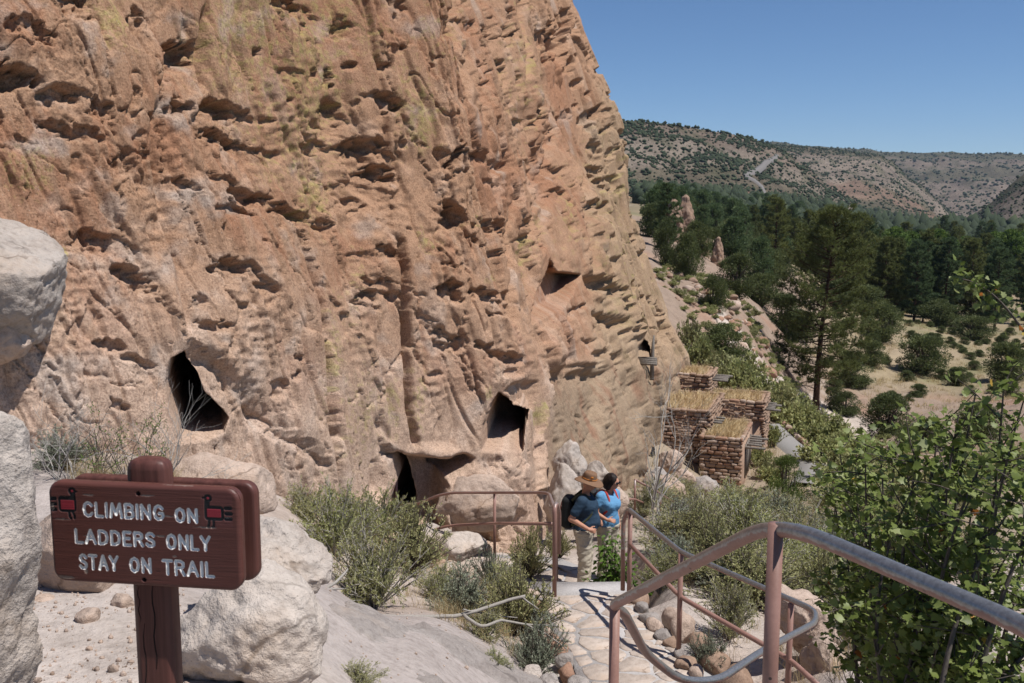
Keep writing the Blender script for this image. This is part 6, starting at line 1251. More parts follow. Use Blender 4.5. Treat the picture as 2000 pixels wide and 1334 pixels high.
# ---- road, laid over the far ground
def road():
    pts = [on_hills(a, b, 250, 1400) for a, b in ((1456, 348), (1470, 338), (1490, 324), (1508, 313), (1517, 306))]; low = [on_hills(a, b, 250, 1400) for a, b in ((1497, 388), (1488, 372), (1484, 362), (1466, 352), (1456, 346))]
    for pl in (pts, low):
        pl = np.array([p for p in pl if p is not None]); 
        if len(pl) < 2: continue
        p = resample(pl, 8.0); t = unit(np.gradient(p[:, :2], axis=0)); nl = np.stack([-t[:, 1], t[:, 0]], 1); cols = []
        for o in (-3.2, -1.9, 1.9, 3.2): q = p[:, :2] + nl * o; cols.append(np.c_[q, np.maximum(far_height(q[:, 0], q[:, 1]), p[:, 2]) + (1.2 if abs(o) < 2.5 else -3)])
        obj('road', mesh('road', np.stack(cols, 1).reshape(-1, 3), grid_faces(len(p), 4)), M_ROAD, kind='structure', label='grey road climbing along the foot of the mesa')
M_ROAD = plain('asphalt', (.17, .155, .145), .9)
road()
# ---- dry grass on the slopes
def dry_grass():
    r = np.random.default_rng(31); spots = []
    def patch(n, pxa, pxb, ya, yb): 
        y = np.exp(r.uniform(math.log(ya), math.log(yb), n)); px = r.uniform(pxa, pxb, n); return np.stack([(px - 1000) / FPX * y, y], 1)
    S = np.concatenate([patch(420, 1330, 1760, 8.2, 26), patch(420, 1250, 2050, 22, 60), patch(130, 850, 1060, 8.0, 10.5), patch(260, 600, 1060, 9, 14.5), patch(900, 1560, 2060, 88, 190), patch(180, 1480, 1700, 38, 55), patch(90, 120, 330, 7.2, 8.6), patch(60, 1530, 1700, 6.6, 9)])
    on = seg_dist(S[:, 0], S[:, 1], PATH_UP); S = S[(on > .8) & (seg_dist(S[:, 0], S[:, 1], PATH_LO) > .9) & (seg_dist(S[:, 0], S[:, 1], HOUSE_PATH) > 1.0)]; z = ground(S[:, 0], S[:, 1])
    nb = 16; n = len(S); k = np.clip(S[:, 1] / 20, .5, 4.5); base = np.repeat(np.c_[S, z - .02], nb, 0) + r.normal(size=(n * nb, 3)) * np.array([.05, .05, 0]) * np.repeat(k, nb)[:, None]; h = r.uniform(.10, .34, n * nb) * np.repeat(np.clip(k, .8, 1.8), nb)
    lean = r.normal(size=(n * nb, 3)) * np.array([.28, .28, 0]); mid = base + lean * h[:, None] * .5 + np.array([0, 0, 1]) * h[:, None] * .6; tip = base + lean * h[:, None] * 1.8 + np.array([0, 0, 1]) * h[:, None]
    sd = unit(r.normal(size=(n * nb, 3)) * np.array([1, .3, 0])) * (.0022 * np.repeat(k, nb) ** 1.2)[:, None]
    V = np.stack([base - sd, base + sd, mid + sd * .8, mid - sd * .8, tip], 1).reshape(-1, 3); i = np.arange(n * nb) * 5; Q = np.stack([i, i + 1, i + 2, i + 3], -1); T = np.stack([i + 3, i + 2, i + 4], -1); v = np.repeat(np.clip(r.normal(.5, .25, n * nb), 0, 1), 5)
    obj('grass', mesh('grass', V, [T, Q], False, {'v': v}), M_DRYL, kind='stuff', label='thin dry grass between the shrubs')
dry_grass()
# ---- bare tree, dry twigs, dead branch
def branchy(mb, p, d, L, r0, depth, r, spread=.55, seg=4, up=.1, leaves=None):
    pts = [p]; q = p
    for k in range(seg): d = unit(d + r.normal(size=3) * .14 + np.array([0, 0, up * .3])); q = q + d * L / seg; pts.append(q)
    pts = np.array(pts); add_tube(mb, pts, np.linspace(r0, r0 * .55, seg + 1), 5 if r0 > .004 else 3, False)
    if leaves is not None and depth <= 1: leaves.append((pts, depth))
    if depth == 0: return
    for j in range(int(r.integers(2, 4))):
        i = int(r.integers(seg // 2, seg + 1)); dd = unit(d + r.normal(size=3) * spread); branchy(mb, pts[i], dd, L * r.uniform(.5, .8), r0 * .55, depth - 1, r, spread, seg, up, leaves)
def bare_tree():
    r = np.random.default_rng(44); mb = MB(); b = P(1268, 1080, 16.0); b[2] = float(ground(b[0], b[1])) - .1
    for (px, py, k) in [(1275, 960, 0), (1330, 930, 1), (1250, 900, 2), (1345, 1000, 3), (1300, 860, 4)]:
        e = P(px, py, 16.0 + r.normal() * .3); d = unit(e - b); branchy(mb, b, d, np.linalg.norm(e - b), .022, 4, r, .42, 5, .25)
    o = obj('bare_tree', None, loc=(0, 0, 0), label='leafless pale-twigged small tree between the railing and the stone house', cat='tree'); obj('trunk', mb.build('bare_tree', True), M_TWIG, parent=o)
bare_tree()
def twig_bush(px, py, d, n, L, label, mat, seed, dirs=(0, 0, 1), leaf=None, name='dry_bush', spread=.5):
    r = np.random.default_rng(seed); mb = MB(); c = P(px, py, d); c[2] = float(ground(c[0], c[1])) - .02; lv = []
    for k in range(n): dd = unit(np.array(dirs) + r.normal(size=3) * np.array([.55, .4, .3])); branchy(mb, c + r.normal(size=3) * np.array([.05, .05, 0]), dd, L * r.uniform(.5, 1.0), .0055, 3, r, spread, 5, .12, lv)
    o = obj(name, None, label=label, cat='bush'); obj('stem', mb.build(name, True), mat, parent=o)
    if leaf:
        lf = MB()
        for pts, _ in lv:
            m = leaf[1]; i = r.integers(0, len(pts), m); dd = unit(r.normal(size=(m, 3)) + np.array([0, 0, .3])); V, F = diamonds(pts[i], dd, rnd_side(dd, r), leaf[2] * r.uniform(.6, 1.3, m), leaf[3]); lf.add(V, F, v=np.repeat(np.clip(r.normal(.5, .22, m), 0, 1), 4))
        obj('foliage', lf.build(name + '_leaf'), leaf[0], parent=o)
twig_bush(300, 960, 7.5, 14, .48, 'bare grey twiggy bush reaching across the black cave mouth', M_TWIG, 51, (.45, 0, .8)); twig_bush(255, 950, 7.3, 10, .40, 'dark twiggy bush with a few green leaves behind the sign', M_TWIGD, 52, (.1, 0, 1), (M_BRIGHT, 4, .02, .008)); twig_bush(130, 945, 7.4, 12, .42, 'tangle of pale dry stems between the near pale boulder and the sign', M_TWIG, 53, (0, 0, 1)); twig_bush(180, 950, 7.8, 12, .42, 'fine dry bush behind the left end of the sign', M_TWIGD, 54, (.2, 0, 1))
twig_bush(1600, 1345, 6.9, 10, .42, 'black bare twigs in front of the broken cream rock', M_TWIGD, 55, (.3, 0, .8)); twig_bush(1330, 1095, 14.8, 12, .8, 'reddish bare brush at the foot of the bare tree', M_TWIGD, 56, (.2, 0, 1)); twig_bush(1660, 1330, 7.0, 8, .6, 'dead dark twigs under the gooseberry', M_TWIGD, 57, (.2, 0, 1))
twig_bush(900, 60, 24.0, 1, .01, 'small plant', M_TWIGD, 58) if False else None
def dead_branch():
    r = np.random.default_rng(61); mb = MB(); d = 8.2
    def run(pts, r0, r1):
        p = np.array([P(x, y, d + dd) for x, y, dd in pts]); p = resample(p, .05); p = p + .006 * np.stack([noise2(np.arange(len(p)) * .5, np.full(len(p), k), 7) for k in (1., 5., 9.)], 1); add_tube(mb, p, np.linspace(r0, r1, len(p)), 7)
    run([(715, 1204, -.2), (800, 1206, -.1), (893, 1203, 0), (940, 1190, .1), (1000, 1170, .2), (1026, 1164, .2)], .022, .014); run([(1020, 1166, .2), (1052, 1190, .1)], .010, .004); run([(905, 1200, 0), (928, 1218, -.1), (944, 1224, -.1), (980, 1211, 0), (1030, 1220, .05), (1090, 1222, .1)], .017, .006); run([(1030, 1220, .05), (1070, 1240, 0), (1108, 1268, -.1)], .009, .004); run([(905, 1190, 0), (960, 1202, .2), (1010, 1206, .3)], .008, .004)
    run([(620, 1158, -.9), (655, 1138, -.8), (680, 1112, -.6)], .016, .008); run([(640, 1150, -.9), (672, 1150, -.7)], .010, .006)
    obj('dead_branch', mb.build('dead_branch', True), M_DEADW, label='bleached forked dead branch lying across the shrubs', cat='branch')
dead_branch()
# ---- broad-leaved plants: the plant by the people and the gooseberry
LEAF3 = np.array([(0, 0), (.30, .02), (.52, .22), (.36, .38), (.50, .62), (.24, .66), (0, 1.0), (-.24, .66), (-.50, .62), (-.36, .38), (-.52, .22), (-.30, .02)]); LEAF1 = np.array([(0, 0), (.28, .3), (.22, .7), (0, 1.1), (-.22, .7), (-.28, .3)])
def leaves_mesh(mb, p, d, nrm, size, shape, v, r):
    n = len(p); side = unit(np.cross(d, nrm)); nn = np.cross(side, d); k = len(shape); cup = .18
    W = p[:, None] + size[:, None, None] * (shape[None, :, :1] * side[:, None] + shape[None, :, 1:] * d[:, None] + cup * np.abs(shape[None, :, :1]) * nn[:, None] - .12 * shape[None, :, 1:] ** 2 * nn[:, None])
    c = p + size[:, None] * .42 * d; V = np.concatenate([W, c[:, None]], 1).reshape(-1, 3); i = np.arange(k); T = np.stack([i, (i + 1) % k, np.full(k, k)], -1); F = (T[None] + (np.arange(n) * (k + 1))[:, None, None]).reshape(-1, 3); mb.add(V, F, v=np.repeat(v, k + 1))
def gooseberry():
    r = np.random.default_rng(71); lf = MB(); wd = MB()
    tips = [(1640, 885, 4.5), (1690, 868, 4.1), (1655, 960, 4.3), (1625, 935, 4.6), (1700, 1000, 3.9), (1650, 1050, 4.3), (1675, 1130, 4.1), (1720, 1230, 3.9), (1750, 878, 4.0), (1800, 858, 3.7), (1835, 830, 3.9), (1872, 810, 3.6), (1905, 770, 3.8), (1960, 760, 3.6), (1780, 960, 3.6), (1850, 930, 3.5), (1920, 900, 3.4), (1980, 850, 3.3), (1740, 1100, 3.7), (1820, 1080, 3.5), (1900, 1050, 3.3), (1970, 1000, 3.2), (1800, 1200, 3.4),
            (1880, 1180, 3.3), (1960, 1150, 3.2), (1770, 1300, 3.5), (1850, 1300, 3.3), (1940, 1290, 3.2), (2060, 800, 3.4), (2080, 900, 3.2), (2100, 1100, 3.1), (2060, 1250, 3.2), (1700, 930, 4.4), (1760, 1020, 4.2), (1830, 1000, 4.2), (1900, 960, 4.2), (1960, 920, 4.1), (1700, 1160, 4.4), (1790, 1130, 4.3), (1880, 1110, 4.2), (1970, 1080, 4.1), (2000, 780, 4.0), (1730, 1310, 4.1), (1830, 1250, 4.1), (1920, 1230, 4.0), (2000, 1200, 3.9), (1670, 905, 4.4), (1720, 880, 4.2), (1770, 905, 3.9), (1820, 900, 3.7), (1870, 870, 3.8)]
    for (px, py, d) in tips:
        e = P(px, py, d); b = P(1790 + (px - 1850) * .45 + r.normal() * 20, 1480, d + r.uniform(-.2, .3)); m = (b + e) / 2 + np.array([(b[0] - e[0]) * .15, 0, .12]) + r.normal(size=3) * .06; c = curve3(b, m, e, 12); add_tube(wd, c, np.linspace(.012, .003, 12), 5, False)
        segs = [(c, 5)]
        for k in range(9):
            i = int(r.integers(4, 12)); q = c[i] + unit(r.normal(size=3) * np.array([1, .8, .7]) + unit(e - b) * .5) * r.uniform(.10, .26); t = curve3(c[i], (c[i] + q) / 2 + r.normal(size=3) * .02, q, 5); add_tube(wd, t, np.linspace(.004, .0015, 5), 3, False); segs.append((t, 0))
        for cc, s0 in segs:
            n = 26 if s0 else 16; i = r.integers(s0, len(cc), n); p = cc[i] + r.normal(size=(n, 3)) * .022; dd = unit(r.normal(size=(n, 3)) * np.array([1, 1, .55]) + np.array([0, 0, -.1])); nr = unit(np.array([.25, -.25, .9]) + r.normal(size=(n, 3)) * .45); leaves_mesh(lf, p, dd, nr, r.uniform(.020, .042, n), LEAF3, np.clip(r.beta(2.2, 2.6, n) * .98 + (r.random(n) < .010) * .5, 0, 1), r)
    # the long lone spray above
    c = curve3(P(2040, 720, 3.4), P(1960, 560, 3.4), P(1880, 545, 3.35), 14); add_tube(wd, c, np.linspace(.006, .0015, 14), 4, False); n = 120; i = r.integers(0, 14, n); p = c[i] + r.normal(size=(n, 3)) * .028; dd = unit(r.normal(size=(n, 3))); leaves_mesh(lf, p, dd, unit(np.array([.2, -.2, .9]) + r.normal(size=(n, 3)) * .5), r.uniform(.016, .030, n), LEAF3, np.clip(r.beta(2.2, 2.2, n) + (r.random(n) < .05) * .4, 0, 1), r)
    o = obj('gooseberry_bush', None, label='tall leafy gooseberry bush with lobed leaves and orange tints beside the near handrail', cat='bush'); obj('foliage', lf.build('gooseberry_leaf'), M_GOOS, parent=o); obj('stem', wd.build('gooseberry_stem', True), M_TWIGD, parent=o)
gooseberry()
def bright_plant(px, py, d, w, h, label, seed, n=34, size=(.035, .07)):
    r = np.random.default_rng(seed); lf = MB(); wd = MB(); c = P(px, py, d); c[2] = float(ground(c[0], c[1])) - .02; k = d / FPX; W, H = w * k / 2, h * k
    for j in range(n):
        a = r.uniform(0, 6.28); q = r.random() ** .6; e = c + np.array([math.cos(a) * q * W, math.sin(a) * q * W * .8, H * (1 - .55 * q * q) * r.uniform(.55, 1.1)]); cc = curve3(c, (c + e) / 2 + np.array([0, 0, .15 * H]), e, 8); add_tube(wd, cc, np.linspace(.006, .002, 8), 4, False); m = 30; i = r.integers(2, 8, m); p = cc[i] + r.normal(size=(m, 3)) * .045; dd = unit(r.normal(size=(m, 3)) * np.array([1, 1, .5]) + np.array([0, 0, -.25]))
        leaves_mesh(lf, p, dd, unit(np.array([.2, -.2, .9]) + r.normal(size=(m, 3)) * .4), r.uniform(size[0], size[1], m), LEAF1, np.clip(r.normal(.5, .22, m), 0, 1), r)
    o = obj('leafy_plant', None, label=label, cat='plant'); obj('foliage', lf.build('plant_leaf'), M_BRIGHT, parent=o); obj('stem', wd.build('plant_stem', True), M_TWIGD, parent=o)
bright_plant(1196, 1150, 11.3, 110, 195, 'bright green leafy plant in front of the woman', 81, 80); bright_plant(1275, 1130, 12.4, 100, 110, 'bright green leaves low behind the railing post', 82, 22)
bright_plant(1062, 1160, 10.5, 34, 22, 'small patch of vivid green leaves beside the paired posts', 83, 12, (.015, .03))
c = P(905, 120, 22.0)
# ------------------------------------------------------------------ people
def surface_nets(fn, lo, hi, h):
    lo = np.array(lo, float); n = np.ceil((np.array(hi) - lo) / h).astype(int) + 1
    ax = [lo[k] + h * np.arange(n[k]) for k in range(3)]; G = np.stack(np.meshgrid(*ax, indexing='ij'), -1).astype(np.float32); f = fn(G)
    s = f < 0; c = np.zeros(tuple(n - 1), np.int8)
    for a in (0, 1):
        for b in (0, 1):
            for d in (0, 1): c += s[a:n[0] - 1 + a, b:n[1] - 1 + b, d:n[2] - 1 + d]
    act = (c > 0) & (c < 8); idx = -np.ones(act.shape, int); idx[act] = np.arange(act.sum()); cells = np.argwhere(act)
    acc = np.zeros((len(cells), 3)); cnt = np.zeros(len(cells))
    for k in range(3):
        o = [j for j in range(3) if j != k]
        for a in (0, 1):
            for b in (0, 1):
                p = cells.copy(); p[:, o[0]] += a; p[:, o[1]] += b; q = p.copy(); q[:, k] += 1; fa = f[tuple(p.T)]; fb = f[tuple(q.T)]; m = (fa < 0) != (fb < 0); t = fa[m] / (fa[m] - fb[m]); w = p[m].astype(float); w[:, k] += t; acc[m] += w; cnt[m] += 1
    V = lo + h * acc / cnt[:, None]; Fs = []
    for k in range(3):
        o = [(k + 1) % 3, (k + 2) % 3]; sl0 = [slice(None)] * 3; sl1 = [slice(None)] * 3; sl0[k] = slice(0, n[k] - 1); sl1[k] = slice(1, n[k]); ch = s[tuple(sl0)] != s[tuple(sl1)]; e = np.argwhere(ch); e = e[(e[:, o[0]] > 0) & (e[:, o[1]] > 0) & (e[:, o[0]] < n[o[0]] - 1) & (e[:, o[1]] < n[o[1]] - 1)]
        def cell(a, b): q = e.copy(); q[:, o[0]] -= a; q[:, o[1]] -= b; return idx[tuple(q.T)]
        Q = np.stack([cell(1, 1), cell(0, 1), cell(0, 0), cell(1, 0)], -1); inside = s[tuple(e.T)]; Q[~inside] = Q[~inside][:, ::-1]; Fs.append(Q)
    F = np.concatenate(Fs); return V, F[(F >= 0).all(1)]
def s_cap(G, a, b, ra, rb):
    a = np.array(a, np.float32); b = np.array(b, np.float32); e = b - a; t = np.clip(((G - a) @ e) / (e @ e + 1e-9), 0, 1); return np.linalg.norm(G - a - t[..., None] * e, axis=-1) - (ra + (rb - ra) * t)
def s_ell(G, c, r): r = np.array(r, np.float32); q = (G - np.array(c, np.float32)) / r; k = np.linalg.norm(q, axis=-1); return (k - 1) * r.min() * np.where(k > 1, 1, 1)
def s_box(G, c, b, r): q = np.abs(G - np.array(c, np.float32)) - np.array(b, np.float32) + r; return np.linalg.norm(np.maximum(q, 0), axis=-1) + np.minimum(q.max(-1), 0) - r
def smin(a, b, k): h = np.clip(.5 + .5 * (b - a) / k, 0, 1); return b + (a - b) * h - k * h * (1 - h)
def union(fs, k):
    out = fs[0]
    for f in fs[1:]: out = smin(out, f, k)
    return out
def cloth(name, col, rough=.85, tex=40, heather=0.0):
    t = NT(name, rough, .15); n = t.noise(tex, 4, .7); n2 = t.noise(6, 3); c = t.mix(.4 + heather, col, t.ramp(n, [(.35, (.7, .7, .7)), (.65, (1.25, 1.25, 1.25))]), 'MULTIPLY'); c = t.mix(.3, c, t.ramp(n2, [(.3, (.8, .8, .8)), (.7, (1.15, 1.15, 1.15))]), 'MULTIPLY'); return t.done(c, t.bump(n2, .25, .02))
M_SKIN = cloth('skin', (.46, .235, .155), .55, 30); M_NAVY = cloth('navy_shirt', (.026, .048, .078)); M_BLUE = cloth('blue_shirt', (.12, .285, .47), .85, 60, .2); M_KHAKI = cloth('khaki_trousers', (.40, .35, .275)); M_HAIR = cloth('dark_hair', (.018, .012, .010), .5, 120); M_HAT = cloth('brown_hat', (.19, .108, .064), .75, 60); M_BAND = cloth('hat_band', (.42, .15, .03)); M_PACK = cloth('black_pack', (.016, .017, .018), .7); M_STRAPG = cloth('olive_strap', (.055, .06, .035)); M_STRAPR = cloth('red_strap', (.40, .06, .05)); M_SHOE = cloth('brown_shoe', (.13, .08, .055)); M_BEARD = cloth('grey_beard', (.38, .36, .34), .9, 150); M_LENS = plain('dark_lens', (.01, .01, .012), .15, .6)
def hand_prims(G, w, d, up, curl):
    """palm and five fingers: w wrist, d pointing direction, up the back of the hand"""
    d = unit(np.array(d)); up = unit(np.array(up) - d * np.dot(up, d)); sd = np.cross(d, up); w = np.array(w); fs = [s_cap(G, w, w + d * .05, .026, .03), s_cap(G, w + d * .045 - sd * .022, w + d * .045 + sd * .022, .017, .017), s_cap(G, w + d * .075 - sd * .024, w + d * .075 + sd * .024, .014, .014)]
    for k, (o, L) in enumerate(((-.030, .062), (-.010, .072), (.010, .068), (.029, .052))):
        a = w + d * .085 + sd * o; b = a + unit(d * math.cos(curl) - up * math.sin(curl)) * L * .5; c = b + unit(d * math.cos(curl * 2.1) - up * math.sin(curl * 2.1)) * L * .5; fs += [s_cap(G, a, b, .0095, .009), s_cap(G, b, c, .009, .0075)]
    a = w + d * .025 - sd * .026; b = a + unit(d * .6 - sd * .8) * .035; c = b + unit(d * .9 - sd * .3) * .032; fs += [s_cap(G, a, b, .013, .011), s_cap(G, b, c, .011, .009)]
    return union(fs, .007)
def make_person(loc, rz, S, female, arms, head_turn, label, leg_shift=.0):
    ch = .9 if female else 1.0; belly = .12 if female else .165; sh = .165 if female else .195
    def head_frame(p):                                       # turn points of the head about the neck
        a, tl = head_turn; q = np.array(p) - np.array([.02, 0, 1.52]); c, s = math.cos(a), math.sin(a); ct, st = math.cos(tl), math.sin(tl); q = np.array([q[0] * ct + q[2] * st, q[1], -q[0] * st + q[2] * ct]); return np.array([q[0] * c - q[1] * s, q[0] * s + q[1] * c, q[2]]) + np.array([.02, 0, 1.52])
    H = head_frame
    def torso(G, g=0.0): return union([s_cap(G, (0, -.06, .97), (0, .06, .97), .135 + g, .135 + g), s_cap(G, (.005, 0, 1.0), (.01, 0, 1.3), .15 * ch + g, .155 * ch + g), s_ell(G, (.06 if not female else .03, 0, 1.08), (belly + g, belly * .98 + g, .17)), s_cap(G, (.0, -.10 * ch, 1.33), (.0, .10 * ch, 1.33), .115 * ch + g, .115 * ch + g), s_cap(G, (-.005, -sh + .02, 1.43), (-.005, sh - .02, 1.43), .062 + g, .062 + g)] + ([s_ell(G, (.10, -.07, 1.27), (.085 + g, .08 + g, .085)), s_ell(G, (.10, .07, 1.27), (.085 + g, .08 + g, .085))] if female else [s_ell(G, (.06, 0, 1.3), (.12 + g, .15 + g, .13))]), .06)
    def legs(G, g=0.0, z0=.09):
        fs = []
        for s in (-1, 1): k = leg_shift * s; fs += [s_cap(G, (0, .085 * s, .93), (.02 + k, .10 * s, .5), .105 + g, .07 + g), s_cap(G, (.02 + k, .10 * s, .5), (-.01 + k, .105 * s, z0), .068 + g, .05 + g * 1.5)]
        return union(fs, .02)
    def arm(G, A, g=0.0): s, e, w = A[:3]; return union([s_cap(G, s, e, .054 * ch + g, .043 * ch + g), s_cap(G, e, w, .043 * ch + g, .028 * ch + g)], .02)
    def head(G): return union([s_cap(G, (-.005, 0, 1.42), H((.02, 0, 1.55)), .058 * ch, .055 * ch), s_ell(G, H((.045, 0, 1.665)), (.098, .077, .115)), s_ell(G, H((.085, 0, 1.60)), (.058, .055, .055)), s_ell(G, H((.10, 0, 1.67)), (.05, .062, .07))], .03)
    def feat(G, f):
        f = smin(f, s_cap(G, H((.138, 0, 1.675)), H((.160, 0, 1.638)), .010, .016), .012)
        for s in (-1, 1): f = smin(f, s_ell(G, H((.035, .078 * s, 1.655)), (.024, .012, .034)), .008); f = np.maximum(f, -s_ell(G, H((.142, .032 * s, 1.68)), (.016, .018, .012)))
        f = np.maximum(f, -s_cap(G, H((.150, -.022, 1.598)), H((.150, .022, 1.598)), .0045, .0045)); return f
    def body(G):
        f = union([torso(G, -.01), legs(G, -.012)], .05); f = smin(f, head(G), .03); f = feat(G, f)
        for A in arms: f = smin(f, arm(G, A), .025); w, e = np.array(A[2]), np.array(A[1]); f = smin(f, hand_prims(G, w, A[3], A[4], A[5]), .008)
        for s in (-1, 1): k = leg_shift * s; f = smin(f, s_cap(G, (-.02 + k, .105 * s, .06), (.15 + k, .125 * s, .045), .04, .034), .03)
        return f
    V, F = surface_nets(body, (-.34, -.46, -.03), (.46, .46, 1.84), .0105); root = obj('person', mesh('person', V * S, F, True), M_SKIN, loc=loc, label=label, cat='person'); root.rotation_euler = (0, 0, rz)
    def wrinkle(V, amp, sx, sz, seed):
        n = fbm3(V * np.array([sx, sx, sz]), 3, seed); c = V.copy(); c[:, :2] -= np.array([0, 0]); nr = unit(np.c_[V[:, 0] - .01, V[:, 1] - np.sign(V[:, 1]) * .06 * (V[:, 2] < .9), 0 * V[:, 2]]); return V + nr * (amp * n)[:, None]
    def shirt(G):
        f = torso(G, .012)
        for A in arms: s, e = np.array(A[0]), np.array(A[1]); m = s + (e - s) * (.62 if not female else .45); f = smin(f, s_cap(G, s, m, .062 * ch + .012, .058 * ch + .014), .03)
        f = np.maximum(f, .905 - G[..., 2]); f = np.maximum(f, -s_cap(G, (.015, 0, 1.47), (.03, 0, 1.6), .075, .1))
        if female: f = np.maximum(f, -s_cap(G, (.13, 0, 1.46), (.17, 0, 1.38), .055, .015))
        return f
    V, F = surface_nets(shirt, (-.34, -.46, .85), (.4, .46, 1.6), .012); obj('shirt', mesh('shirt', wrinkle(V, .012, 9, 16, 901) * S, F, True), M_BLUE if female else M_NAVY, parent=root)
    def trousers(G): f = union([legs(G, .022, .07), s_cap(G, (0, -.06, .93), (0, .06, .93), .145, .145), s_cap(G, (0, -.05, .97), (0, .05, .97), .138, .138)], .05); f = np.maximum(f, G[..., 2] - (.985 if not female else .93)); return np.maximum(f, .035 - G[..., 2])
    V, F = surface_nets(trousers, (-.3, -.4, 0), (.35, .4, 1.03), .012); obj('trousers', mesh('trousers', wrinkle(V, .022, 7, 22, 905) * S, F, True), M_KHAKI, parent=root)
    def shoes(G):
        fs = []
        for s in (-1, 1): k = leg_shift * s; fs += [s_cap(G, (-.03 + k, .105 * s, .055), (.16 + k, .128 * s, .045), .052, .044), s_cap(G, (-.02 + k, .105 * s, .05), (-.02 + k, .105 * s, .1), .05, .052)]
        return np.maximum(union(fs, .02), -G[..., 2])
    V, F = surface_nets(shoes, (-.2, -.3, -.03), (.35, .3, .2), .012); obj('shoes', mesh('shoes', V * S, F, True), M_SHOE, parent=root)
    # dark glasses
    def glasses(G): return union([s_box(G, H((.150, .034, 1.682)), (.010, .028, .017), .008), s_box(G, H((.150, -.034, 1.682)), (.010, .028, .017), .008), s_cap(G, H((.152, -.02, 1.688)), H((.152, .02, 1.688)), .004, .004), s_cap(G, H((.14, .066, 1.688)), H((.04, .082, 1.68)), .005, .005), s_cap(G, H((.14, -.066, 1.688)), H((.04, -.082, 1.68)), .005, .005)], .004)
    c = H((.1, 0, 1.68)); V, F = surface_nets(glasses, c - .15, c + .15, .006); obj('sunglasses', mesh('sunglasses', V * S, F, True), M_LENS, parent=root)
    return root, H
def tubes_obj(name, runs, r, mat, parent, S, flat=1.0):
    mb = MB()
    for p in runs: add_tube(mb, resample(round_path(p, .05), .02) * S, r, 8)
    return obj(name, mb.build(name, True), mat, parent=parent)
def pack_obj(root, S, loc, rz, label, strap_mat, sy=1.0):
    def fn(G): return union([s_box(G, (-.245, 0, 1.20), (.085, .145 * sy, .235), .06), s_box(G, (-.33, 0, 1.12), (.05, .11 * sy, .13), .04), s_cap(G, (-.22, -.11 * sy, 1.02), (-.22, .11 * sy, 1.02), .05, .05)], .03)
    V, F = surface_nets(fn, (-.45, -.25, .9), (-.1, .25, 1.5), .013); b = obj('backpack', mesh('backpack', V * S, F, True), M_PACK, loc=loc, label=label, cat='backpack'); b.rotation_euler = (0, 0, rz)
    for s in (-1, 1):
        y = .115 * s * sy; mb = MB(); p = resample(round_path([(-.17, y, 1.40), (-.06, y, 1.505), (.04, y, 1.50), (.135, y * .95, 1.36), (.12, y * 1.25, 1.20), (.0, y * 1.6, 1.08), (-.17, y * 1.2, 1.04)], .06), .02) * S; V, Q, T = tube(p, .020, 8); add_tube(mb, p, .0195, 8); obj('shoulder_strap', mb.build('shoulder_strap', True), strap_mat, parent=b)
    mb = MB(); add_tube(mb, np.array([(-.335, -.06 * sy, 1.36), (-.36, -.05 * sy, 1.2), (-.385, -.04 * sy, 1.02)]) * S, .006, 5); obj('pull_cord', mb.build('pull_cord', True), M_STRAPR, parent=b)
    return b
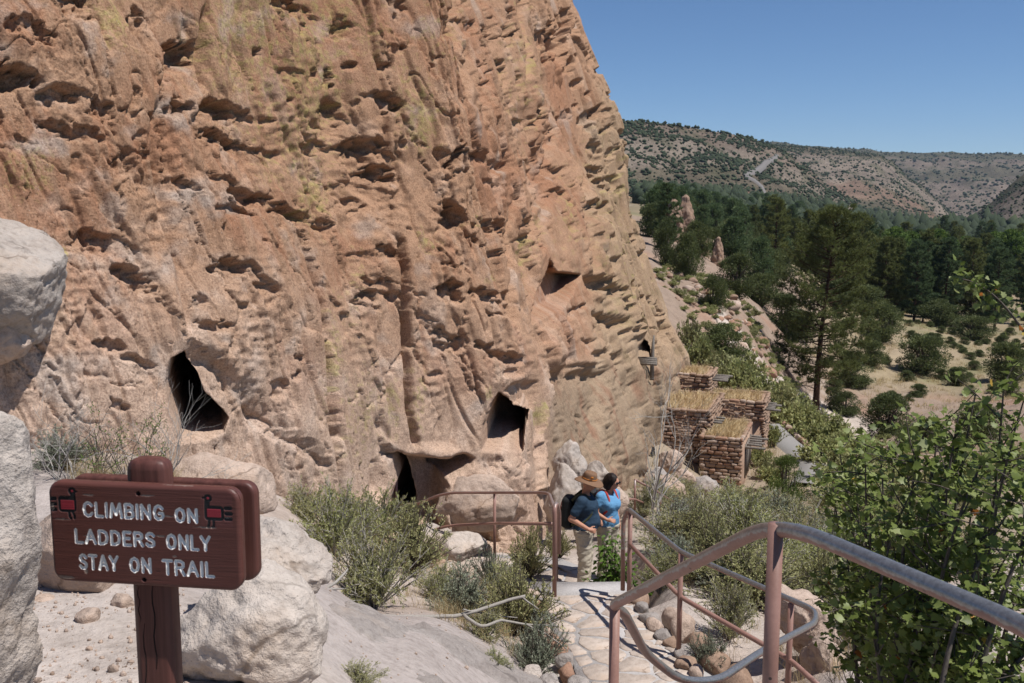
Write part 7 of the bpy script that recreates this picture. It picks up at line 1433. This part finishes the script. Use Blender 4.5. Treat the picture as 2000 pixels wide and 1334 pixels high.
def people():
    S = 1.0; c = P(1141, 1100, 14.25); loc = (c[0], c[1], ZL + .012); rz = R(-14)
    armR = ((-.01, -.215, 1.42), (-.15, -.275, 1.17), (.10, -.235, 1.02), (.85, .25, -.25), (.1, -.9, .35), .75); armL = ((-.01, .215, 1.42), (.03, .27, 1.15), (.18, .14, 1.04), (.7, -.6, 0), (.6, .7, .3), .6)
    m, H = make_person(loc, rz, S, False, [armR, armL], (R(-12), R(10)), 'person in brown brimmed hat, navy shirt and khaki trousers, one hand at the belt')
    def beard(G): return union([s_ell(G, H((.118, 0, 1.572)), (.042, .045, .045)), s_cap(G, H((.152, -.028, 1.612)), H((.152, .028, 1.612)), .009, .009)], .015)
    V, F = surface_nets(beard, (-.02, -.2, 1.45), (.3, .2, 1.7), .009); obj('beard', mesh('beard', V, F, True), M_BEARD, parent=m)
    # hat: brim with a dip, pinched crown, band
    a = np.linspace(0, 2 * np.pi, 48, endpoint=False); rings = []
    for (r, z) in [(.205, -.030), (.195, -.022), (.15, -.002), (.108, .008), (.100, .02), (.097, .05), (.094, .085), (.085, .112), (.06, .122), (.02, .112)]:
        dip = -.018 * np.cos(2 * a) * (r > .11) * (r - .1) / .1; pin = np.where(z > .07, -.025 * np.exp(-(np.sin(a) / .35) ** 2) * (np.cos(a) < 2) * (z - .05) / .07, 0); rings.append(np.stack([np.cos(a) * r * 1.08, np.sin(a) * r * .96, z + dip + pin * .6 + 0 * a], -1))
    V = np.concatenate(rings); i = np.arange(48); j = (i + 1) % 48; Q = np.concatenate([np.stack([k * 48 + i, k * 48 + j, k * 48 + 48 + j, k * 48 + 48 + i], -1) for k in range(9)]); V = np.concatenate([V, [[0, 0, .105]]]); T = np.stack([9 * 48 + i, 9 * 48 + j, np.full(48, 480)], -1)
    h = obj('hat', mesh('hat', V, [T, Q], True), M_HAT, parent=m, loc=H((.035, 0, 1.712))); h.rotation_euler = (0, R(12), R(-12)); so = h.modifiers.new('solid', 'SOLIDIFY'); so.thickness = .006
    mb = MB(); ring = np.array([(math.cos(t) * .101 * 1.085, math.sin(t) * .101 * .97, .024) for t in np.linspace(0, 2 * np.pi, 40)]); add_tube(mb, ring, .0065, 6, False); obj('hat_band', mb.build('hat_band', True), M_BAND, parent=h)
    mb = MB(); v = np.array([(.1, -.02, .05), (.1, .02, .05), (.098, .02, .085), (.098, -.02, .085)]) * np.array([1.09, 1, 1]); mb.add(np.concatenate([v, v + np.array([.004, 0, 0])]), np.array([(0, 1, 2, 3), (4, 7, 6, 5), (0, 4, 5, 1), (1, 5, 6, 2), (2, 6, 7, 3), (3, 7, 4, 0)])); o = obj('hat_badge', mb.build('hat_badge'), M_BAND, parent=h); o.rotation_euler = (0, 0, R(-55))
    mb = MB(); add_tube(mb, np.array([(0, -.06, .985), (.15, 0, .985)]) , .004, 4); pk = pack_obj(m, 1.0, loc, rz, 'black backpack worn by the person in the brown hat', M_STRAPG)
    mb = MB(); b = np.array([(math.cos(t) * .152, math.sin(t) * .185, .965) for t in np.linspace(0, 2 * np.pi, 40)]); add_tube(mb, b, .016, 6, False); obj('belt', mb.build('belt', True), M_PACK, parent=m)
    S2 = .93; c = P(1186, 1100, 14.75); loc2 = (c[0], c[1], ZL + .012); rz2 = R(-52)
    aR = ((-.005, -.185, 1.41), (-.02, -.25, 1.15), (.16, -.16, 1.06), (.8, .5, .0), (.3, -.7, .6), .6); aL = ((-.005, .185, 1.41), (-.07, .25, 1.15), (-.02, .27, .90), (.1, 0, -1), (-.2, .9, 0), .35)
    w, H2 = make_person(loc2, rz2, S2, True, [aR, aL], (R(20), R(14)), 'person with dark bobbed hair in bright blue shirt standing behind the leafy plant')
    def hair(G):
        cap = np.maximum(s_ell(G, H2((.015, 0, 1.685)), (.118, .098, .118)), -s_ell(G, H2((.135, 0, 1.62)), (.075, .068, .105))); bob = np.maximum(s_ell(G, H2((-.015, 0, 1.615)), (.105, .105, .12)), -s_ell(G, H2((.13, 0, 1.58)), (.09, .08, .16))); return union([cap, bob], .03) + .008 * noise3(G[..., 0] * 40, G[..., 1] * 40, G[..., 2] * 14, 3)
    V, F = surface_nets(hair, (-.2, -.25, 1.42), (.3, .25, 1.9), .011); obj('hair', mesh('hair', V * S2, F, True), M_HAIR, parent=w)
    pack_obj(w, S2, loc2, rz2, 'dark backpack with red straps worn by the person in blue', M_STRAPR, .85)
people()
# ------------------------------------------------------------------ air
def haze():
    x0, x1, y0, y1, z0, z1 = -4200.0, 7600.0, -60.0, 6100.0, -260.0, 420.0
    V = np.array([(x, y, z) for z in (z0, z1) for x, y in ((x0, y0), (x1, y0), (x1, y1), (x0, y1))]); F = np.array([(0, 3, 2, 1), (4, 5, 6, 7), (0, 1, 5, 4), (1, 2, 6, 5), (2, 3, 7, 6), (3, 0, 4, 7)])
    m = D.materials.new('thin_air'); m.use_nodes = True; n = m.node_tree.nodes; n.remove(n['Principled BSDF']); v = n.new('ShaderNodeVolumePrincipled'); v.inputs['Color'].default_value = (.62, .76, 1.0, 1); v.inputs['Density'].default_value = 0.000045; v.inputs['Anisotropy'].default_value = 0.2
    m.node_tree.links.new(v.outputs[0], n['Material Output'].inputs['Volume']); obj('haze', mesh('haze', V, F), m, kind='stuff', label='thin blue haze in the far air')
haze()
